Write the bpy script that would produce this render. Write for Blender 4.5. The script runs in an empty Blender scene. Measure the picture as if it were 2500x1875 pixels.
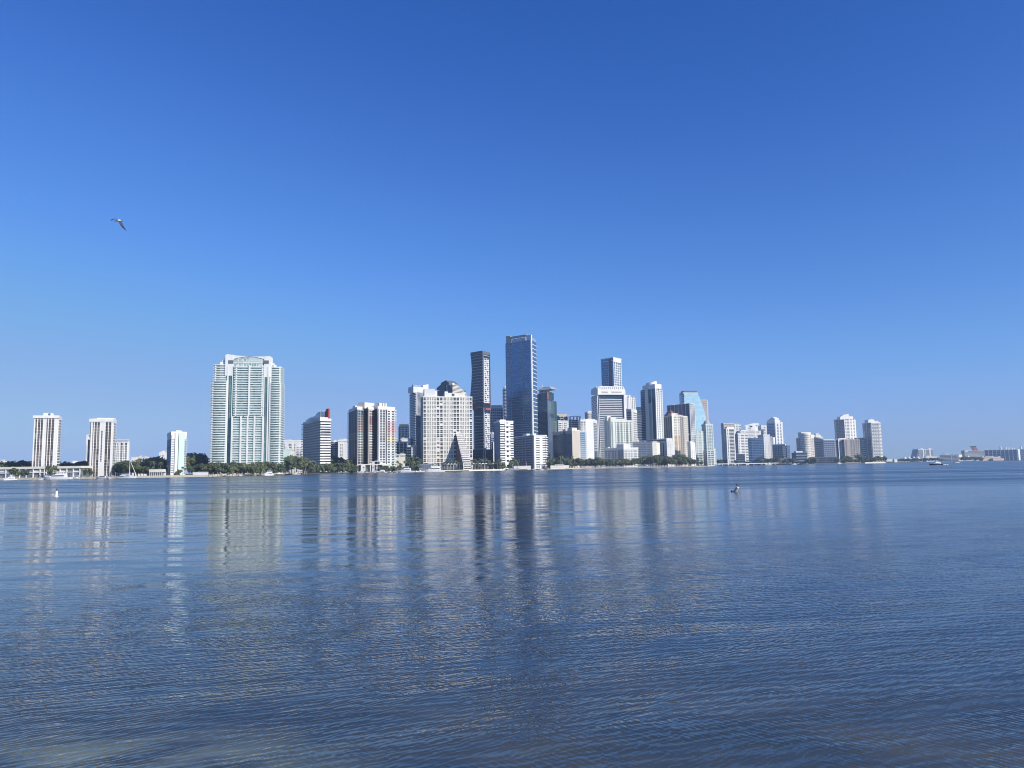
import bpy, bmesh, math, random
from mathutils import Vector, Matrix
R = math.radians
random.seed(7)
scene = bpy.context.scene
COL = scene.collection

# ------------------------------------------------------------------ camera
F, CX, CY, EYE = 1878.0, 1250.0, 937.5, 4.0
PITCH, ROLL = math.atan(205.4 / F), 0.0165
cam_d = bpy.data.cameras.new('camera')
cam = bpy.data.objects.new('camera', cam_d)
COL.objects.link(cam)
cam_d.sensor_width = 36.0
cam_d.lens = 36.0 * F / 2500.0
cam_d.clip_start, cam_d.clip_end = 0.1, 60000
CM = Matrix.Rotation(math.pi / 2 + PITCH, 3, 'X') @ Matrix.Rotation(-ROLL, 3, 'Z')
cam.rotation_euler = CM.to_euler()
cam.location = (0, 0, EYE)
scene.camera = cam


def ray(px, py):
    d = CM @ Vector(((px - CX) / F, -(py - CY) / F, -1.0))
    return d / d.y


def P(px, py, Y):
    """World point at forward distance Y seen at photo pixel (px, py)."""
    return Vector((0, 0, EYE)) + ray(px, py) * Y


def HZ(px):
    return 1163.5 - ROLL * px


def PX(px, Y):
    """Plan X at distance Y for a pixel column measured at the horizon."""
    return P(px, HZ(px), Y).x


# ------------------------------------------------------------------ light
SUN_AZ, SUN_EL = R(125), R(30)
sv = Vector((math.sin(SUN_AZ) * math.cos(SUN_EL), math.cos(SUN_AZ) * math.cos(SUN_EL), math.sin(SUN_EL)))
sl = bpy.data.lights.new('sun', 'SUN')
sl.energy = 4.1
sl.angle = R(0.5)
sl.color = (1.0, 0.95, 0.87)
so = bpy.data.objects.new('sun', sl)
so.rotation_euler = sv.to_track_quat('Z', 'Y').to_euler()
so.location = (300, -200, 400)
COL.objects.link(so)

world = bpy.data.worlds.new('World')
scene.world = world
world.use_nodes = True
wt = world.node_tree
wt.nodes.clear()
wo = wt.nodes.new('ShaderNodeOutputWorld')
wb = wt.nodes.new('ShaderNodeBackground')
sky = wt.nodes.new('ShaderNodeTexSky')
sky.sky_type = 'NISHITA'
sky.sun_disc = False
sky.sun_elevation = SUN_EL
sky.sun_rotation = SUN_AZ
sky.air_density = 1.0
sky.dust_density = 0.3
sky.ozone_density = 3.0
# grade the sky (deeper blue overhead, cooler horizon), working in display range
EXPO = 0.3
K = 0.12 * 2 ** EXPO
dn_ = wt.nodes.new('ShaderNodeVectorMath')
dn_.operation = 'SCALE'
dn_.inputs['Scale'].default_value = 0.12
up_ = wt.nodes.new('ShaderNodeVectorMath')
up_.operation = 'SCALE'
up_.inputs['Scale'].default_value = 1.0 / K
cu = wt.nodes.new('ShaderNodeRGBCurve')
CURVES = (((0, 0), (.074, .012), (.175, .070), (.30, .150), (.50, .250), (1, .38)),
          ((0, 0), (.165, .099), (.36, .275), (.55, .405), (.76, .455), (1, .54)),
          ((0, 0), (.347, .465), (.565, .735), (.70, .84), (.89, .82), (1, .82)))
for ci, pts in enumerate(CURVES):
    c = cu.mapping.curves[ci]
    while len(c.points) < len(pts):
        c.points.new(0.5, 0.5)
    for p_, (x_, y_) in zip(c.points, pts):
        p_.location = (x_, y_)
cu.mapping.update()
wb.inputs['Strength'].default_value = 0.12
wt.links.new(sky.outputs[0], dn_.inputs[0])
wt.links.new(dn_.outputs[0], cu.inputs['Color'])
wt.links.new(cu.outputs[0], up_.inputs[0])
wt.links.new(up_.outputs[0], wb.inputs['Color'])
wt.links.new(wb.outputs[0], wo.inputs['Surface'])
scene.view_settings.view_transform = 'Standard'
scene.view_settings.look = 'None'
scene.view_settings.exposure = EXPO
scene.view_settings.gamma = 1.0
scene.render.engine = 'CYCLES'
scene.cycles.use_denoising = True
scene.cycles.max_bounces = 8
scene.cycles.volume_bounces = 1
scene.cycles.pixel_filter_type = 'BLACKMAN_HARRIS'
scene.cycles.filter_width = 1.0


# ------------------------------------------------------------------ materials
MATS = {}


def nt(name):
    m = bpy.data.materials.new(name)
    m.use_nodes = True
    t = m.node_tree
    b = t.nodes['Principled BSDF']
    return m, t, b


def node(t, kind, **kw):
    n = t.nodes.new(kind)
    for k, v in kw.items():
        if k in n.inputs:
            n.inputs[k].default_value = v
        else:
            setattr(n, k, v)
    return n


def paint(name, col, rough=0.75, var=0.10, scale=0.12, streak=True):
    """Painted wall with blotchy weathering and faint vertical streaks."""
    m, t, b = nt(name)
    tc = node(t, 'ShaderNodeTexCoord')
    mp = node(t, 'ShaderNodeMapping')
    mp.inputs['Scale'].default_value = (1.0, 1.0, 0.25 if streak else 1.0)
    n = node(t, 'ShaderNodeTexNoise', Scale=scale, Detail=5.0, Roughness=0.65)
    r = node(t, 'ShaderNodeMapRange')
    r.inputs['From Min'].default_value = 0.3
    r.inputs['From Max'].default_value = 0.7
    mx = node(t, 'ShaderNodeMix', data_type='RGBA')
    lo = tuple(c * (1 - var) for c in col)
    hi = tuple(min(1.0, c * (1 + var * 0.5)) for c in col)
    mx.inputs[6].default_value = (*lo, 1)
    mx.inputs[7].default_value = (*hi, 1)
    t.links.new(tc.outputs['Object'], mp.inputs[0])
    t.links.new(mp.outputs[0], n.inputs['Vector'])
    t.links.new(n.outputs[0], r.inputs[0])
    t.links.new(r.outputs[0], mx.inputs[0])
    t.links.new(mx.outputs[2], b.inputs['Base Color'])
    b.inputs['Roughness'].default_value = rough
    MATS[name] = m
    return m


def glass(name, col, col2, cell=(3.2, 3.4), thr=0.7, rough=0.12, metal=0.0, spec=0.5):
    """Window glass: each pane cell may show a drawn blind (col2)."""
    m, t, b = nt(name)
    tc = node(t, 'ShaderNodeTexCoord')
    sn = node(t, 'ShaderNodeVectorMath', operation='SNAP')
    sn.inputs[1].default_value = (cell[0], cell[0], cell[1])
    wn = node(t, 'ShaderNodeTexWhiteNoise', noise_dimensions='3D')
    r = node(t, 'ShaderNodeMapRange')
    r.inputs['From Min'].default_value = thr - 0.25
    r.inputs['From Max'].default_value = min(1.0, thr + 0.25)
    mx = node(t, 'ShaderNodeMix', data_type='RGBA')
    mx.inputs[6].default_value = (*col, 1)
    mx.inputs[7].default_value = (*col2, 1)
    t.links.new(tc.outputs['Object'], sn.inputs[0])
    t.links.new(sn.outputs[0], wn.inputs['Vector'])
    t.links.new(wn.outputs['Value'], r.inputs[0])
    t.links.new(r.outputs[0], mx.inputs[0])
    t.links.new(mx.outputs[2], b.inputs['Base Color'])
    b.inputs['Roughness'].default_value = rough
    b.inputs['Metallic'].default_value = metal
    b.inputs['Specular IOR Level'].default_value = spec
    MATS[name] = m
    return m


paint('white', (0.80, 0.79, 0.76))
paint('soft_white', (0.68, 0.69, 0.69))
paint('warm_white', (0.76, 0.72, 0.63))
paint('cream', (0.82, 0.79, 0.71))
paint('mint_white', (0.72, 0.76, 0.69))
paint('ice_white', (0.70, 0.765, 0.735))
paint('aqua_paint', (0.58, 0.735, 0.69))
paint('tan_paint', (0.45, 0.37, 0.29))
paint('beige', (0.58, 0.52, 0.43))
paint('taupe', (0.40, 0.36, 0.32))
paint('concrete', (0.42, 0.42, 0.41))
paint('blue_grey', (0.27, 0.32, 0.40))
paint('slate', (0.12, 0.135, 0.17))
paint('dark_slate', (0.045, 0.055, 0.08))
paint('red_paint', (0.52, 0.06, 0.05))
paint('brick_red', (0.33, 0.09, 0.07))
paint('maroon', (0.16, 0.07, 0.07))
paint('yellow_paint', (0.78, 0.68, 0.40))
paint('ochre', (0.62, 0.47, 0.24))
paint('peach', (0.60, 0.46, 0.37))
paint('rose_grey', (0.50, 0.45, 0.43))  # pinkish beige greyed, distance haze put into the colour
paint('pink_paint', (0.64, 0.38, 0.37))
paint('orange_paint', (0.68, 0.50, 0.38))
paint('lime_paint', (0.60, 0.66, 0.52))
paint('sea_green', (0.55, 0.66, 0.61))
paint('sky_blue', (0.22, 0.45, 0.72))
paint('tile_roof', (0.34, 0.10, 0.07))
paint('black_paint', (0.012, 0.013, 0.018), 0.4)
paint('navy_paint', (0.010, 0.016, 0.045), 0.3)
paint('boat_white', (0.80, 0.80, 0.79), 0.3, 0.03)
paint('wood_pile', (0.36, 0.31, 0.24), 0.85)
paint('dock_wood', (0.42, 0.36, 0.29), 0.85)
paint('seawall_stone', (0.46, 0.41, 0.34), 0.9, 0.35, 0.4, False)
paint('canvas', (0.80, 0.79, 0.75), 0.8, 0.04)
paint('steel', (0.45, 0.46, 0.47), 0.4)
glass('glass_dark', (0.010, 0.015, 0.026), (0.07, 0.08, 0.10), rough=0.3, spec=0.22)
glass('glass_black', (0.008, 0.010, 0.016), (0.03, 0.035, 0.045), rough=0.25, spec=0.3)
glass('glass_brown', (0.045, 0.038, 0.034), (0.20, 0.18, 0.16), (2.6, 6.6), 0.62, 0.3, 0.0, 0.25)
glass('glass_blue', (0.075, 0.165, 0.30), (0.12, 0.235, 0.38), (7, 3.6), 0.6, 0.18, 0.6)
glass('glass_navy', (0.018, 0.034, 0.075), (0.04, 0.07, 0.12), (4, 3.6), 0.7, 0.2, 0.3)
glass('glass_teal', (0.030, 0.085, 0.105), (0.05, 0.12, 0.14), (4, 3.6), 0.6, 0.1, 0.35)
glass('glass_aqua', (0.24, 0.34, 0.325), (0.50, 0.58, 0.55), (3, 3.4), 0.45, 0.12, 0.0)
glass('glass_deep_teal', (0.10, 0.20, 0.20), (0.15, 0.26, 0.26), (6, 3.4), 0.6, 0.1, 0.1)
glass('glass_cyan', (0.44, 0.70, 0.80), (0.58, 0.80, 0.86), (6, 3.6), 0.5, 0.2, 0.1)
glass('glass_grey', (0.11, 0.13, 0.16), (0.26, 0.27, 0.28), (3, 3.4), 0.5)
glass('glass_sand', (0.30, 0.29, 0.265), (0.56, 0.54, 0.50), (3, 3.4), 0.55, 0.5)
glass('glass_steel', (0.075, 0.12, 0.20), (0.12, 0.18, 0.27), (4, 3.4), 0.5, 0.12, 0.3)
M = MATS


# ------------------------------------------------------------------ mesh building
class MB:
    def __init__(s):
        s.v, s.f, s.mi = [], [], []

    def add(s, vs, fs, mi=0):
        o = len(s.v)
        s.v += [tuple(v) for v in vs]
        s.f += [tuple(i + o for i in f) for f in fs]
        s.mi += [mi] * len(fs)

    def loft(s, lo, hi, mi=0):
        """Closed solid between two rings of equal length (counter-clockwise from above)."""
        n = len(lo)
        fs = [(i, (i + 1) % n, n + (i + 1) % n, n + i) for i in range(n)]
        fs += [tuple(reversed(range(n))), tuple(range(n, 2 * n))]
        s.add(list(lo) + list(hi), fs, mi)

    def prism(s, poly, z0, z1, mi=0):
        s.loft([(x, y, z0) for x, y in poly], [(x, y, z1) for x, y in poly], mi)

    def box(s, x0, x1, y0, y1, z0, z1, mi=0):
        s.prism([(x0, y0), (x1, y0), (x1, y1), (x0, y1)], z0, z1, mi)

    def tube(s, pts, rad, n=8, mi=0):
        """Tube through points with radius list."""
        rings = []
        for k, p in enumerate(pts):
            p = Vector(p)
            a = Vector(pts[max(k - 1, 0)])
            b = Vector(pts[min(k + 1, len(pts) - 1)])
            d = (b - a).normalized()
            x = d.orthogonal().normalized()
            y = d.cross(x)
            r = rad[k] if isinstance(rad, (list, tuple)) else rad
            rings.append([p + (x * math.cos(2 * math.pi * i / n) + y * math.sin(2 * math.pi * i / n)) * r for i in range(n)])
        vs = [v for q in rings for v in q]
        fs = []
        for k in range(len(rings) - 1):
            for i in range(n):
                j = (i + 1) % n
                fs.append((k * n + i, k * n + j, (k + 1) * n + j, (k + 1) * n + i))
        fs.append(tuple(reversed(range(n))))
        e = (len(rings) - 1) * n
        fs.append(tuple(range(e, e + n)))
        s.add(vs, fs, mi)

    def lathe(s, prof, n=16, c=(0, 0), mi=0):
        vs, fs = [], []
        for r, z in prof:
            vs += [(c[0] + r * math.cos(2 * math.pi * i / n), c[1] + r * math.sin(2 * math.pi * i / n), z) for i in range(n)]
        for k in range(len(prof) - 1):
            for i in range(n):
                j = (i + 1) % n
                fs.append((k * n + i, k * n + j, (k + 1) * n + j, (k + 1) * n + i))
        fs.append(tuple(reversed(range(n))))
        e = (len(prof) - 1) * n
        fs.append(tuple(range(e, e + n)))
        s.add(vs, fs, mi)

    def mesh(s, name, mats):
        me = bpy.data.meshes.new(name)
        me.from_pydata(s.v, [], s.f)
        for m in (mats if isinstance(mats, (list, tuple)) else [mats]):
            me.materials.append(m)
        if any(s.mi):
            me.polygons.foreach_set('material_index', s.mi)
        me.update()
        return me

    def obj(s, name, mats, parent=None, smooth=False):
        me = s.mesh(name, mats)
        if smooth:
            me.polygons.foreach_set('use_smooth', [True] * len(me.polygons))
        o = bpy.data.objects.new(name, me)
        COL.objects.link(o)
        if parent:
            o.parent = parent
        return o


def tag(o, label=None, cat=None, group=None, kind=None):
    if label:
        o['label'] = label
    if cat:
        o['category'] = cat
    if group:
        o['group'] = group
    if kind:
        o['kind'] = kind
    return o


def thing(name, label, cat, loc=(0, 0, 0), rz=0.0, group=None):
    o = bpy.data.objects.new(name, None)
    o.empty_display_size = 1
    COL.objects.link(o)
    o.location = loc
    o.rotation_euler = (0, 0, rz)
    return tag(o, label, cat, group)


def copy_tree(o, parent=None):
    c = o.copy()
    COL.objects.link(c)
    c.parent = parent
    for ch in o.children:
        copy_tree(ch, c)
    return c


GROUND = 1.5


def even(n, w, a=0.0, b=1.0):
    """n piers of width w (fraction) spread from a to b, first and last at the ends."""
    return [(a + (b - a - w) * i / (n - 1), a + (b - a - w) * i / (n - 1) + w) for i in range(n)]


BLDS = []


class Bld:
    """A building from its visible roof corners: (photo column, distance) left to right and the roof row."""

    def __init__(s, name, label, cat, cor, py, k=None, depth=28, z0=GROUND, group=None, shape=None):
        k = (1 if len(cor) > 2 else 0) if k is None else k
        pts = [Vector((P(px, py, Y).x, Y)) for px, Y in cor]
        if len(pts) == 2:
            w = abs(pts[1].x - pts[0].x) * 0.16
            pts[1].y = pts[0].y + max(-w, min(w, pts[1].y - pts[0].y))
        s.z1 = P(cor[k][0], py, cor[k][1]).z
        s.z0 = z0
        s.nseg = len(pts) - 1
        if len(pts) == 3:
            back = [pts[0] + pts[2] - pts[1]]
        else:
            u = (pts[-1] - pts[0]).normalized()
            nb = Vector((-u.y, u.x)) * depth
            back = [pts[-1] + nb, pts[0] + nb]
        poly = pts + back
        c = sum(poly, Vector((0, 0))) / len(poly)
        s.c = c
        s.pts = [p - c for p in poly]
        s.root = thing(name, label, cat, (c.x, c.y, z0), 0, group)
        s.shape = shape
        BLDS.append(s)
        s.h = s.z1 - z0          # local height; local z 0 at ground
        s.u0 = (s.pts[1] - s.pts[0]).normalized()

    def seg(s, i):
        p, q = s.pts[i], s.pts[(i + 1) % len(s.pts)]
        u = q - p
        L = u.length
        u = u / L
        return p, u, L, Vector((u.y, -u.x))

    def hit(s, i, px, py, off=0.0):
        p, u, L, n = s.seg(i)
        a = p + s.c + n * off
        d = ray(px, py)
        det = d.x * (-u.y) - d.y * (-u.x)
        t = (a.x * (-u.y) - a.y * (-u.x)) / det
        w = (d.x * a.y - d.y * a.x) / det
        return w, EYE + t * d.z - s.z0

    def poly(s, off=0.0, z=None):
        pts = s.pts
        if s.shape and z is not None:
            sh = s.shape(z / s.h)
            m = len(pts)
            nv = s.nseg + 1
            pts = [q.copy() for q in pts]
            pts[0] = pts[0] + s.u0 * sh[0]
            pts[-1] = pts[-1] + s.u0 * sh[0]
            for j in range(1, m - 1):
                if j >= s.nseg:
                    pts[j] = pts[j] + s.u0 * sh[1]
        if not off:
            return [(q.x, q.y) for q in pts]
        m = len(pts)
        out = []
        for i in range(m):
            a, b, c = pts[i - 1], pts[i], pts[(i + 1) % m]
            u1, u2 = (b - a).normalized(), (c - b).normalized()
            n1, n2 = Vector((u1.y, -u1.x)), Vector((u2.y, -u2.x))
            bis = n1 + n2
            if bis.length < 0.2:
                out.append((b.x + n1.x * off, b.y + n1.y * off))
                continue
            bis.normalize()
            k = off / max(bis.dot(n1), 0.35)
            out.append((b.x + bis.x * k, b.y + bis.y * k))
        return out

    def part(s, name, mb, mat, parent=None):
        mats = [M[q] for q in mat] if isinstance(mat, (list, tuple)) else M[mat]
        return mb.obj(name, mats, parent or s.root)

    def solid(s, name, mat, z0=0.0, z1=None, off=0.0):
        mb = MB()
        z1 = s.h if z1 is None else z1
        if s.shape:
            n = 14
            for j in range(n):
                a, b = z0 + (z1 - z0) * j / n, z0 + (z1 - z0) * (j + 1) / n
                mb.loft([(x, y, a) for x, y in s.poly(off, a)], [(x, y, b) for x, y in s.poly(off, b)])
        else:
            mb.prism(s.poly(off), z0, z1)
        return s.part(name, mb, mat)

    def slabs(s, mat, n=None, fh=3.4, h=0.35, d=0.8, z0=0.0, z1=None, name='floor_band', skip=(), ph=0.0):
        """One ring-shaped band per floor."""
        z1 = s.h if z1 is None else z1
        n = n or max(2, round((z1 - z0) / fh))
        fh = (z1 - z0) / n
        for j in range(n):
            if j in skip:
                continue
            mm = mat[j * len(mat) // n] if isinstance(mat, list) else mat
            za = z0 + fh * (j + ph)
            mb = MB()
            p = s.poly(d + 0.013 * (j % 5), za if s.shape else None)
            mb.prism(p, za, za + fh * h)
            s.part(name, mb, mm)

    def bands(s, i, mat, n=None, fh=3.4, h=0.35, d=0.8, z0=0.0, z1=None, a=0.0, b=1.0, name='floor_band', ph=0.0, skip=()):
        """One band per floor on facade i only."""
        z1 = s.h if z1 is None else z1
        n = n or max(2, round((z1 - z0) / fh))
        fh = (z1 - z0) / n
        p, u, L, nn = s.seg(i)
        for j in range(n):
            if j in skip:
                continue
            mm = mat[j * len(mat) // n] if isinstance(mat, list) else mat
            mb = MB()
            s._fb(mb, i, a * L, b * L, z0 + fh * (j + ph), z0 + fh * (j + ph + h), -0.3, d)
            s.part(name, mb, mm)

    def _fb(s, mb, i, t0, t1, z0, z1, d0, d1, mi=0):
        p, u, L, n = s.seg(i)
        q = [p + u * t0 + n * d1, p + u * t1 + n * d1, p + u * t1 + n * d0, p + u * t0 + n * d0]
        mb.prism([(v.x, v.y) for v in q], z0, z1, mi)

    def piers(s, i, fr, mat, d=1.0, z0=0.0, z1=None, name='pier'):
        z1 = s.h if z1 is None else z1
        L = s.seg(i)[2]
        for a, b in fr:
            mb = MB()
            s._fb(mb, i, a * L, b * L, z0, z1, -0.3, d)
            s.part(name, mb, mat)

    def fbox(s, name, i, px0, px1, py0, py1, mat, d0=-0.5, d1=0.5, parent=None):
        """Box on facade i between photo columns px0..px1, rows py0 (top) .. py1 (None: ground)."""
        m = 0.5 * (py0 + (py1 if py1 else py0 + 20))
        t0, t1 = s.hit(i, px0, m)[0], s.hit(i, px1, m)[0]
        pm = 0.5 * (px0 + px1)
        z1 = s.hit(i, pm, py0)[1]
        z0 = s.hit(i, pm, py1)[1] if py1 else 0.0
        mb = MB()
        s._fb(mb, i, t0, t1, z0, z1, d0, d1)
        return s.part(name, mb, mat, parent)

    def roofbox(s, name, i, px0, px1, py, mat, inset=3, depth=12, zb=None, parent=None):
        """Block standing on the roof, its top at row py."""
        t0, t1 = s.hit(i, px0, py, -inset)[0], s.hit(i, px1, py, -inset)[0]
        z1 = s.hit(i, 0.5 * (px0 + px1), py, -inset)[1]
        mb = MB()
        s._fb(mb, i, t0, t1, s.h - 0.4 if zb is None else zb, z1, -inset - depth, -inset)
        return s.part(name, mb, mat, parent)

    def cap(s, mat, h=1.6, d=0.9, name='roof_slab'):
        mb = MB()
        mb.prism(s.poly(d, s.h if s.shape else None), s.h - h * 0.5, s.h + h * 0.5)
        return s.part(name, mb, mat)

    def winrow(s, i, cols, mat, n, z0, z1, hf=(0.3, 0.8), d=0.12, name='window_strip'):
        """One window strip per floor; cols are (a, b) fractions of the facade."""
        L = s.seg(i)[2]
        fh = (z1 - z0) / n
        for j in range(n):
            mb = MB()
            for a, b in cols:
                s._fb(mb, i, a * L, b * L, z0 + fh * (j + hf[0]), z0 + fh * (j + hf[1]), -0.2, d)
            s.part(name, mb, mat)


# ------------------------------------------------------------------ tuning
WAVES = (0.33, 0.24, 0.19, 0.08, 0.17)
CALM, ROUGH_NEAR, ROUGH_FAR, ROUGH_EAST = 0.25, 0.03, 0.28, 0.14
WATER_DEEP, WATER_DEEP2 = (0.037, 0.048, 0.052), (0.047, 0.059, 0.062)
WATER_GRASS, WATER_SAND = (0.078, 0.076, 0.055), (0.165, 0.178, 0.122)
HAZE = 0.00006
# ================================================================== towers near the marina
def zx(x0, s):
    return lambda X: x0 + X / s


ax, ay = zx(0, 4.424), zx(950, 4.424)

# --- pier-and-glass tower with an overhanging cap (far left)
b = Bld('apartment_tower', 'white pier tower with brown glass and overhanging cap behind the long marina building', 'tower',
        [(ax(372), 905), (ax(628), 911), (ax(657), 938)], ay(300), 1)
b.solid('glazing', 'glass_brown')
for X0, X1 in ((370, 386), (402, 415), (438, 446), (467, 507), (521, 531), (553, 562), (588, 629)):
    b.fbox('pier', 0, ax(X0), ax(X1) - 0.5, ay(300), None, 'white', d1=0.45)
b.slabs('taupe', fh=3.3, h=0.16, d=0.12, name='spandrel')
b.bands(1, 'white', fh=3.3, h=0.36, d=2.0, a=0.12, b=0.9, name='balcony')
b.piers(1, [(0.0, 0.1), (0.9, 1.0)], 'white', 0.7)
b.cap('white', 3.4, 1.4)
b.roofbox('penthouse', 0, ax(470), ax(550), ay(258), 'white', 3, 10)
b.roofbox('roof_vent', 0, ax(522), ax(545), ay(262), 'slate', 2.4, 4)

# --- second pier tower
b = Bld('apartment_tower', 'white pier tower with dotted blank centre beside the moored sailboat', 'tower',
        [(ax(979), 905), (ax(1222), 910), (ax(1247), 934)], ay(336), 1)
b.solid('glazing', 'glass_brown')
for X0, X1 in ((985, 1006), (1014, 1026), (1047, 1056), (1079, 1145), (1170, 1179), (1203, 1223)):
    b.fbox('pier', 0, ax(X0), ax(X1) - 0.5, ay(336), None, 'white', d1=0.45)
t0 = b.hit(0, ax(1101), ay(500))[0]
n = 20
for j in range(n):
    mb = MB()
    zz = 18 + (b.h - 30) * j / n
    b._fb(mb, 0, t0 - 0.7, t0 + 0.7, zz, zz + 1.4, 0.35, 0.52)
    b.part('window', mb, 'glass_dark')
b.slabs('taupe', fh=3.3, h=0.16, d=0.12, name='spandrel')
b.bands(1, 'white', fh=3.3, h=0.4, d=1.6, name='balcony')
b.piers(1, [(0.0, 0.2), (0.8, 1.0)], 'white', 0.7)
b.cap('white', 3.6, 1.3)
b.roofbox('penthouse', 0, ax(1040), ax(1222), ay(311), 'white', 3, 12)

# --- narrow balcony block peeking out behind the second tower
b = Bld('apartment_block', 'narrow white block with dark balconies half hidden behind the dotted pier tower', 'tower',
        [(ax(933), 1150), (ax(985), 1158)], ay(495))
b.solid('wall', 'white')
b.fbox('glazing', 0, ax(949), ax(985), ay(545), None, 'glass_dark', d1=0.2)
b.bands(0, 'white', fh=3.3, h=0.38, d=1.2, a=0.3, b=1.0, name='balcony', z1=b.h - 12)
b.roofbox('parapet', 0, ax(935), ax(985), ay(492), 'white', 0.5, 4)

# --- white slab with three dark window columns
b = Bld('apartment_block', 'white slab with dark balcony columns and open roof pergola behind the sailboat mast', 'tower',
        [(ax(1225), 1150), (ax(1397), 1156), (ax(1408), 1180)], ay(576), 1)
b.solid('wall', 'white')
for X0, X1, mt in ((1236, 1252, 'glass_dark'), (1302, 1324, 'glass_dark'), (1351, 1372, 'glass_dark'), (1262, 1272, 'glass_grey'), (1280, 1286, 'glass_grey'), (1334, 1340, 'glass_grey')):
    b.fbox('window_bay', 0, ax(X0), ax(X1), ay(582), None, mt, d1=0.15)
t = b.seg(0)[2]
b.bands(0, 'white', fh=3.4, h=0.35, d=0.7, a=0.0, b=0.88, name='balcony', z1=b.h - 2)
b.roofbox('pergola_beam', 0, ax(1240), ax(1392), ay(553), 'white', 0.5, 10, zb=b.h + 4.4)
for X in (1241, 1266, 1291, 1316, 1341, 1366, 1386):
    b.roofbox('pergola_post', 0, ax(X), ax(X + 6), ay(562), 'white', 0.8, 9)

# --- low white buildings over the trees
b = Bld('low_building', 'low white flat roofed building just above the big spreading tree', 'building', [(ax(1420), 1230), (ax(1625), 1250)], ay(738), depth=40)
b.solid('wall', 'white')
b.winrow(0, [(0.06, 0.14), (0.3, 0.36), (0.46, 0.52), (0.62, 0.7)], 'glass_grey', 3, 4, b.h - 3)
b.cap('white', 1.2, 0.6)
b = Bld('gabled_block', 'small white block with a slanted gable beside the pale teal tower', 'building', [(ax(1720), 1230), (ax(1810), 1238)], ay(686), depth=30)
b.solid('wall', 'white')
b.winrow(0, [(0.12, 0.2), (0.52, 0.66)], 'glass_dark', 6, 4, b.h - 3)
mb = MB()
p, u, L, nn = b.seg(0)
pts = [p - nn * 1, p + u * (L * 0.5) - nn * 1]
q0, q1 = b.hit(0, ax(1720), ay(690)), b.hit(0, ax(1762), ay(667))
lo = [p + u * q0[0], p + u * q1[0], p + u * q1[0] - nn * 14, p + u * q0[0] - nn * 14]
zt = [b.h + 0.8, q1[1], q1[1], b.h + 0.8]
mb.loft([(v.x, v.y, b.h - 0.3) for v in lo], [(v.x, v.y, z) for v, z in zip(lo, zt)])
b.part('gable_roof', mb, 'white')
b = Bld('low_building', 'pale yellow flat block at the very edge beyond the marina trees', 'building', [(-22, 1300), (7, 1300)], 1128, depth=30)
b.solid('wall', 'yellow_paint')
b.cap('white', 1.5, 0.8)
b = Bld('low_building', 'distant white vaulted hall between dark trees and the first pier tower', 'building', [(59, 1300), (92, 1306)], 1133, depth=30)
b.solid('wall', 'soft_white')
mb = MB()
p, u, L, nn = b.seg(0)
arc = [(L * i / 8, b.h - 0.2 + 6.0 * math.sin(math.pi * (0.15 + 0.35 * i / 8))) for i in range(9)]
ring0 = [(*(p + u * a)[:], z) for a, z in arc] + [(*(p + u * L)[:], b.h - 1), (*p[:], b.h - 1)]
q = p - nn * 28
ring1 = [(*(q + u * a)[:], z) for a, z in arc] + [(*(q + u * L)[:], b.h - 1), (*q[:], b.h - 1)]
mb.add(ring0 + ring1, [tuple(range(11)), tuple(reversed(range(11, 22)))] + [(i + 11, (i + 1) % 11 + 11, (i + 1) % 11, i) for i in range(11)])
b.part('vault_roof', mb, 'white')
b = Bld('low_building', 'low white rooftops showing over the dark trees between the two pier towers', 'building', [(164, 1300), (202, 1304)], 1130.5, depth=30)
b.solid('wall', 'soft_white')
b.roofbox('penthouse', 0, 177, 185, 1125, 'white', 2, 8)
b.winrow(0, even(6, 0.08, 0.05, 0.95), 'glass_dark', 2, 4, b.h - 2)

# --- long two-storey marina clubhouse
b = Bld('clubhouse', 'long low two storey white clubhouse with column grid behind the moored yachts', 'building',
        [(-50, 868), (197, 872)], 1144.2, depth=22)
b.solid('glazing', 'glass_grey')
b.cap('warm_white', 2.6, 1.6, 'roof_slab')
fx = zx(0, 8.508)
L = b.seg(0)[2]
b.bands(0, 'white', n=2, h=0.13, d=1.1, z0=0, z1=b.h, ph=0.0, name='floor_band')
for X in (-280, -120, 120, 232, 405, 540, 690, 830, 920, 965, 1105, 1245, 1385, 1520, 1655):
    b.fbox('column', 0, fx(X), fx(X + 14), 1144.2, None, 'white', d1=1.3)
for X0, X1 in ((0, 110), (700, 820), (1245, 1380), (1525, 1650)):
    b.fbox('window_blind', 0, fx(X0), fx(X1), 1149, 1153.5, 'soft_white', d1=0.3)

# --- pale teal tower
b = Bld('apartment_tower', 'slim white tower with one pale teal slab wall and shaded grey side by the shore', 'tower',
        [(ax(1809), 950), (ax(1853), 905), (ax(2014), 921)], ay(478), 1)
b.solid('wall', 'ice_white')
b.fbox('teal_wall', 0 + 1, ax(1925), ax(1987), ay(474), None, 'aqua_paint', d1=1.6)
b.fbox('corner_wall', 1, ax(1883), ax(1913), ay(474), None, 'white', d1=2.2)
b.solid('spandrel', 'blue_grey', 3, b.h - 6, 0.05)  # blue grey skin over the white body, shade of its side painted in
n = 20
for fr, nm in (((0.02, 0.19), 'window_strip'), ((0.85, 0.98), 'window_strip')):
    b.winrow(1, [fr], 'glass_grey', n, 3, b.h - 6, (0.35, 0.75), 0.5, nm)
b.piers(1, [(0.0, 0.2)], 'white', 0.3, name='corner_wall')
b.piers(1, [(0.84, 1.0)], 'white', 0.3, name='corner_wall')
b.bands(1, 'white', n=n, h=0.1, d=2.2, z0=3, z1=b.h - 6, a=0.86, b=1.04, name='balcony')
b.bands(0, 'slate', n=3, h=0.04, d=0.35, name='floor_band')
b.cap('white', 4.5, 0.5, 'parapet')
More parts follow.
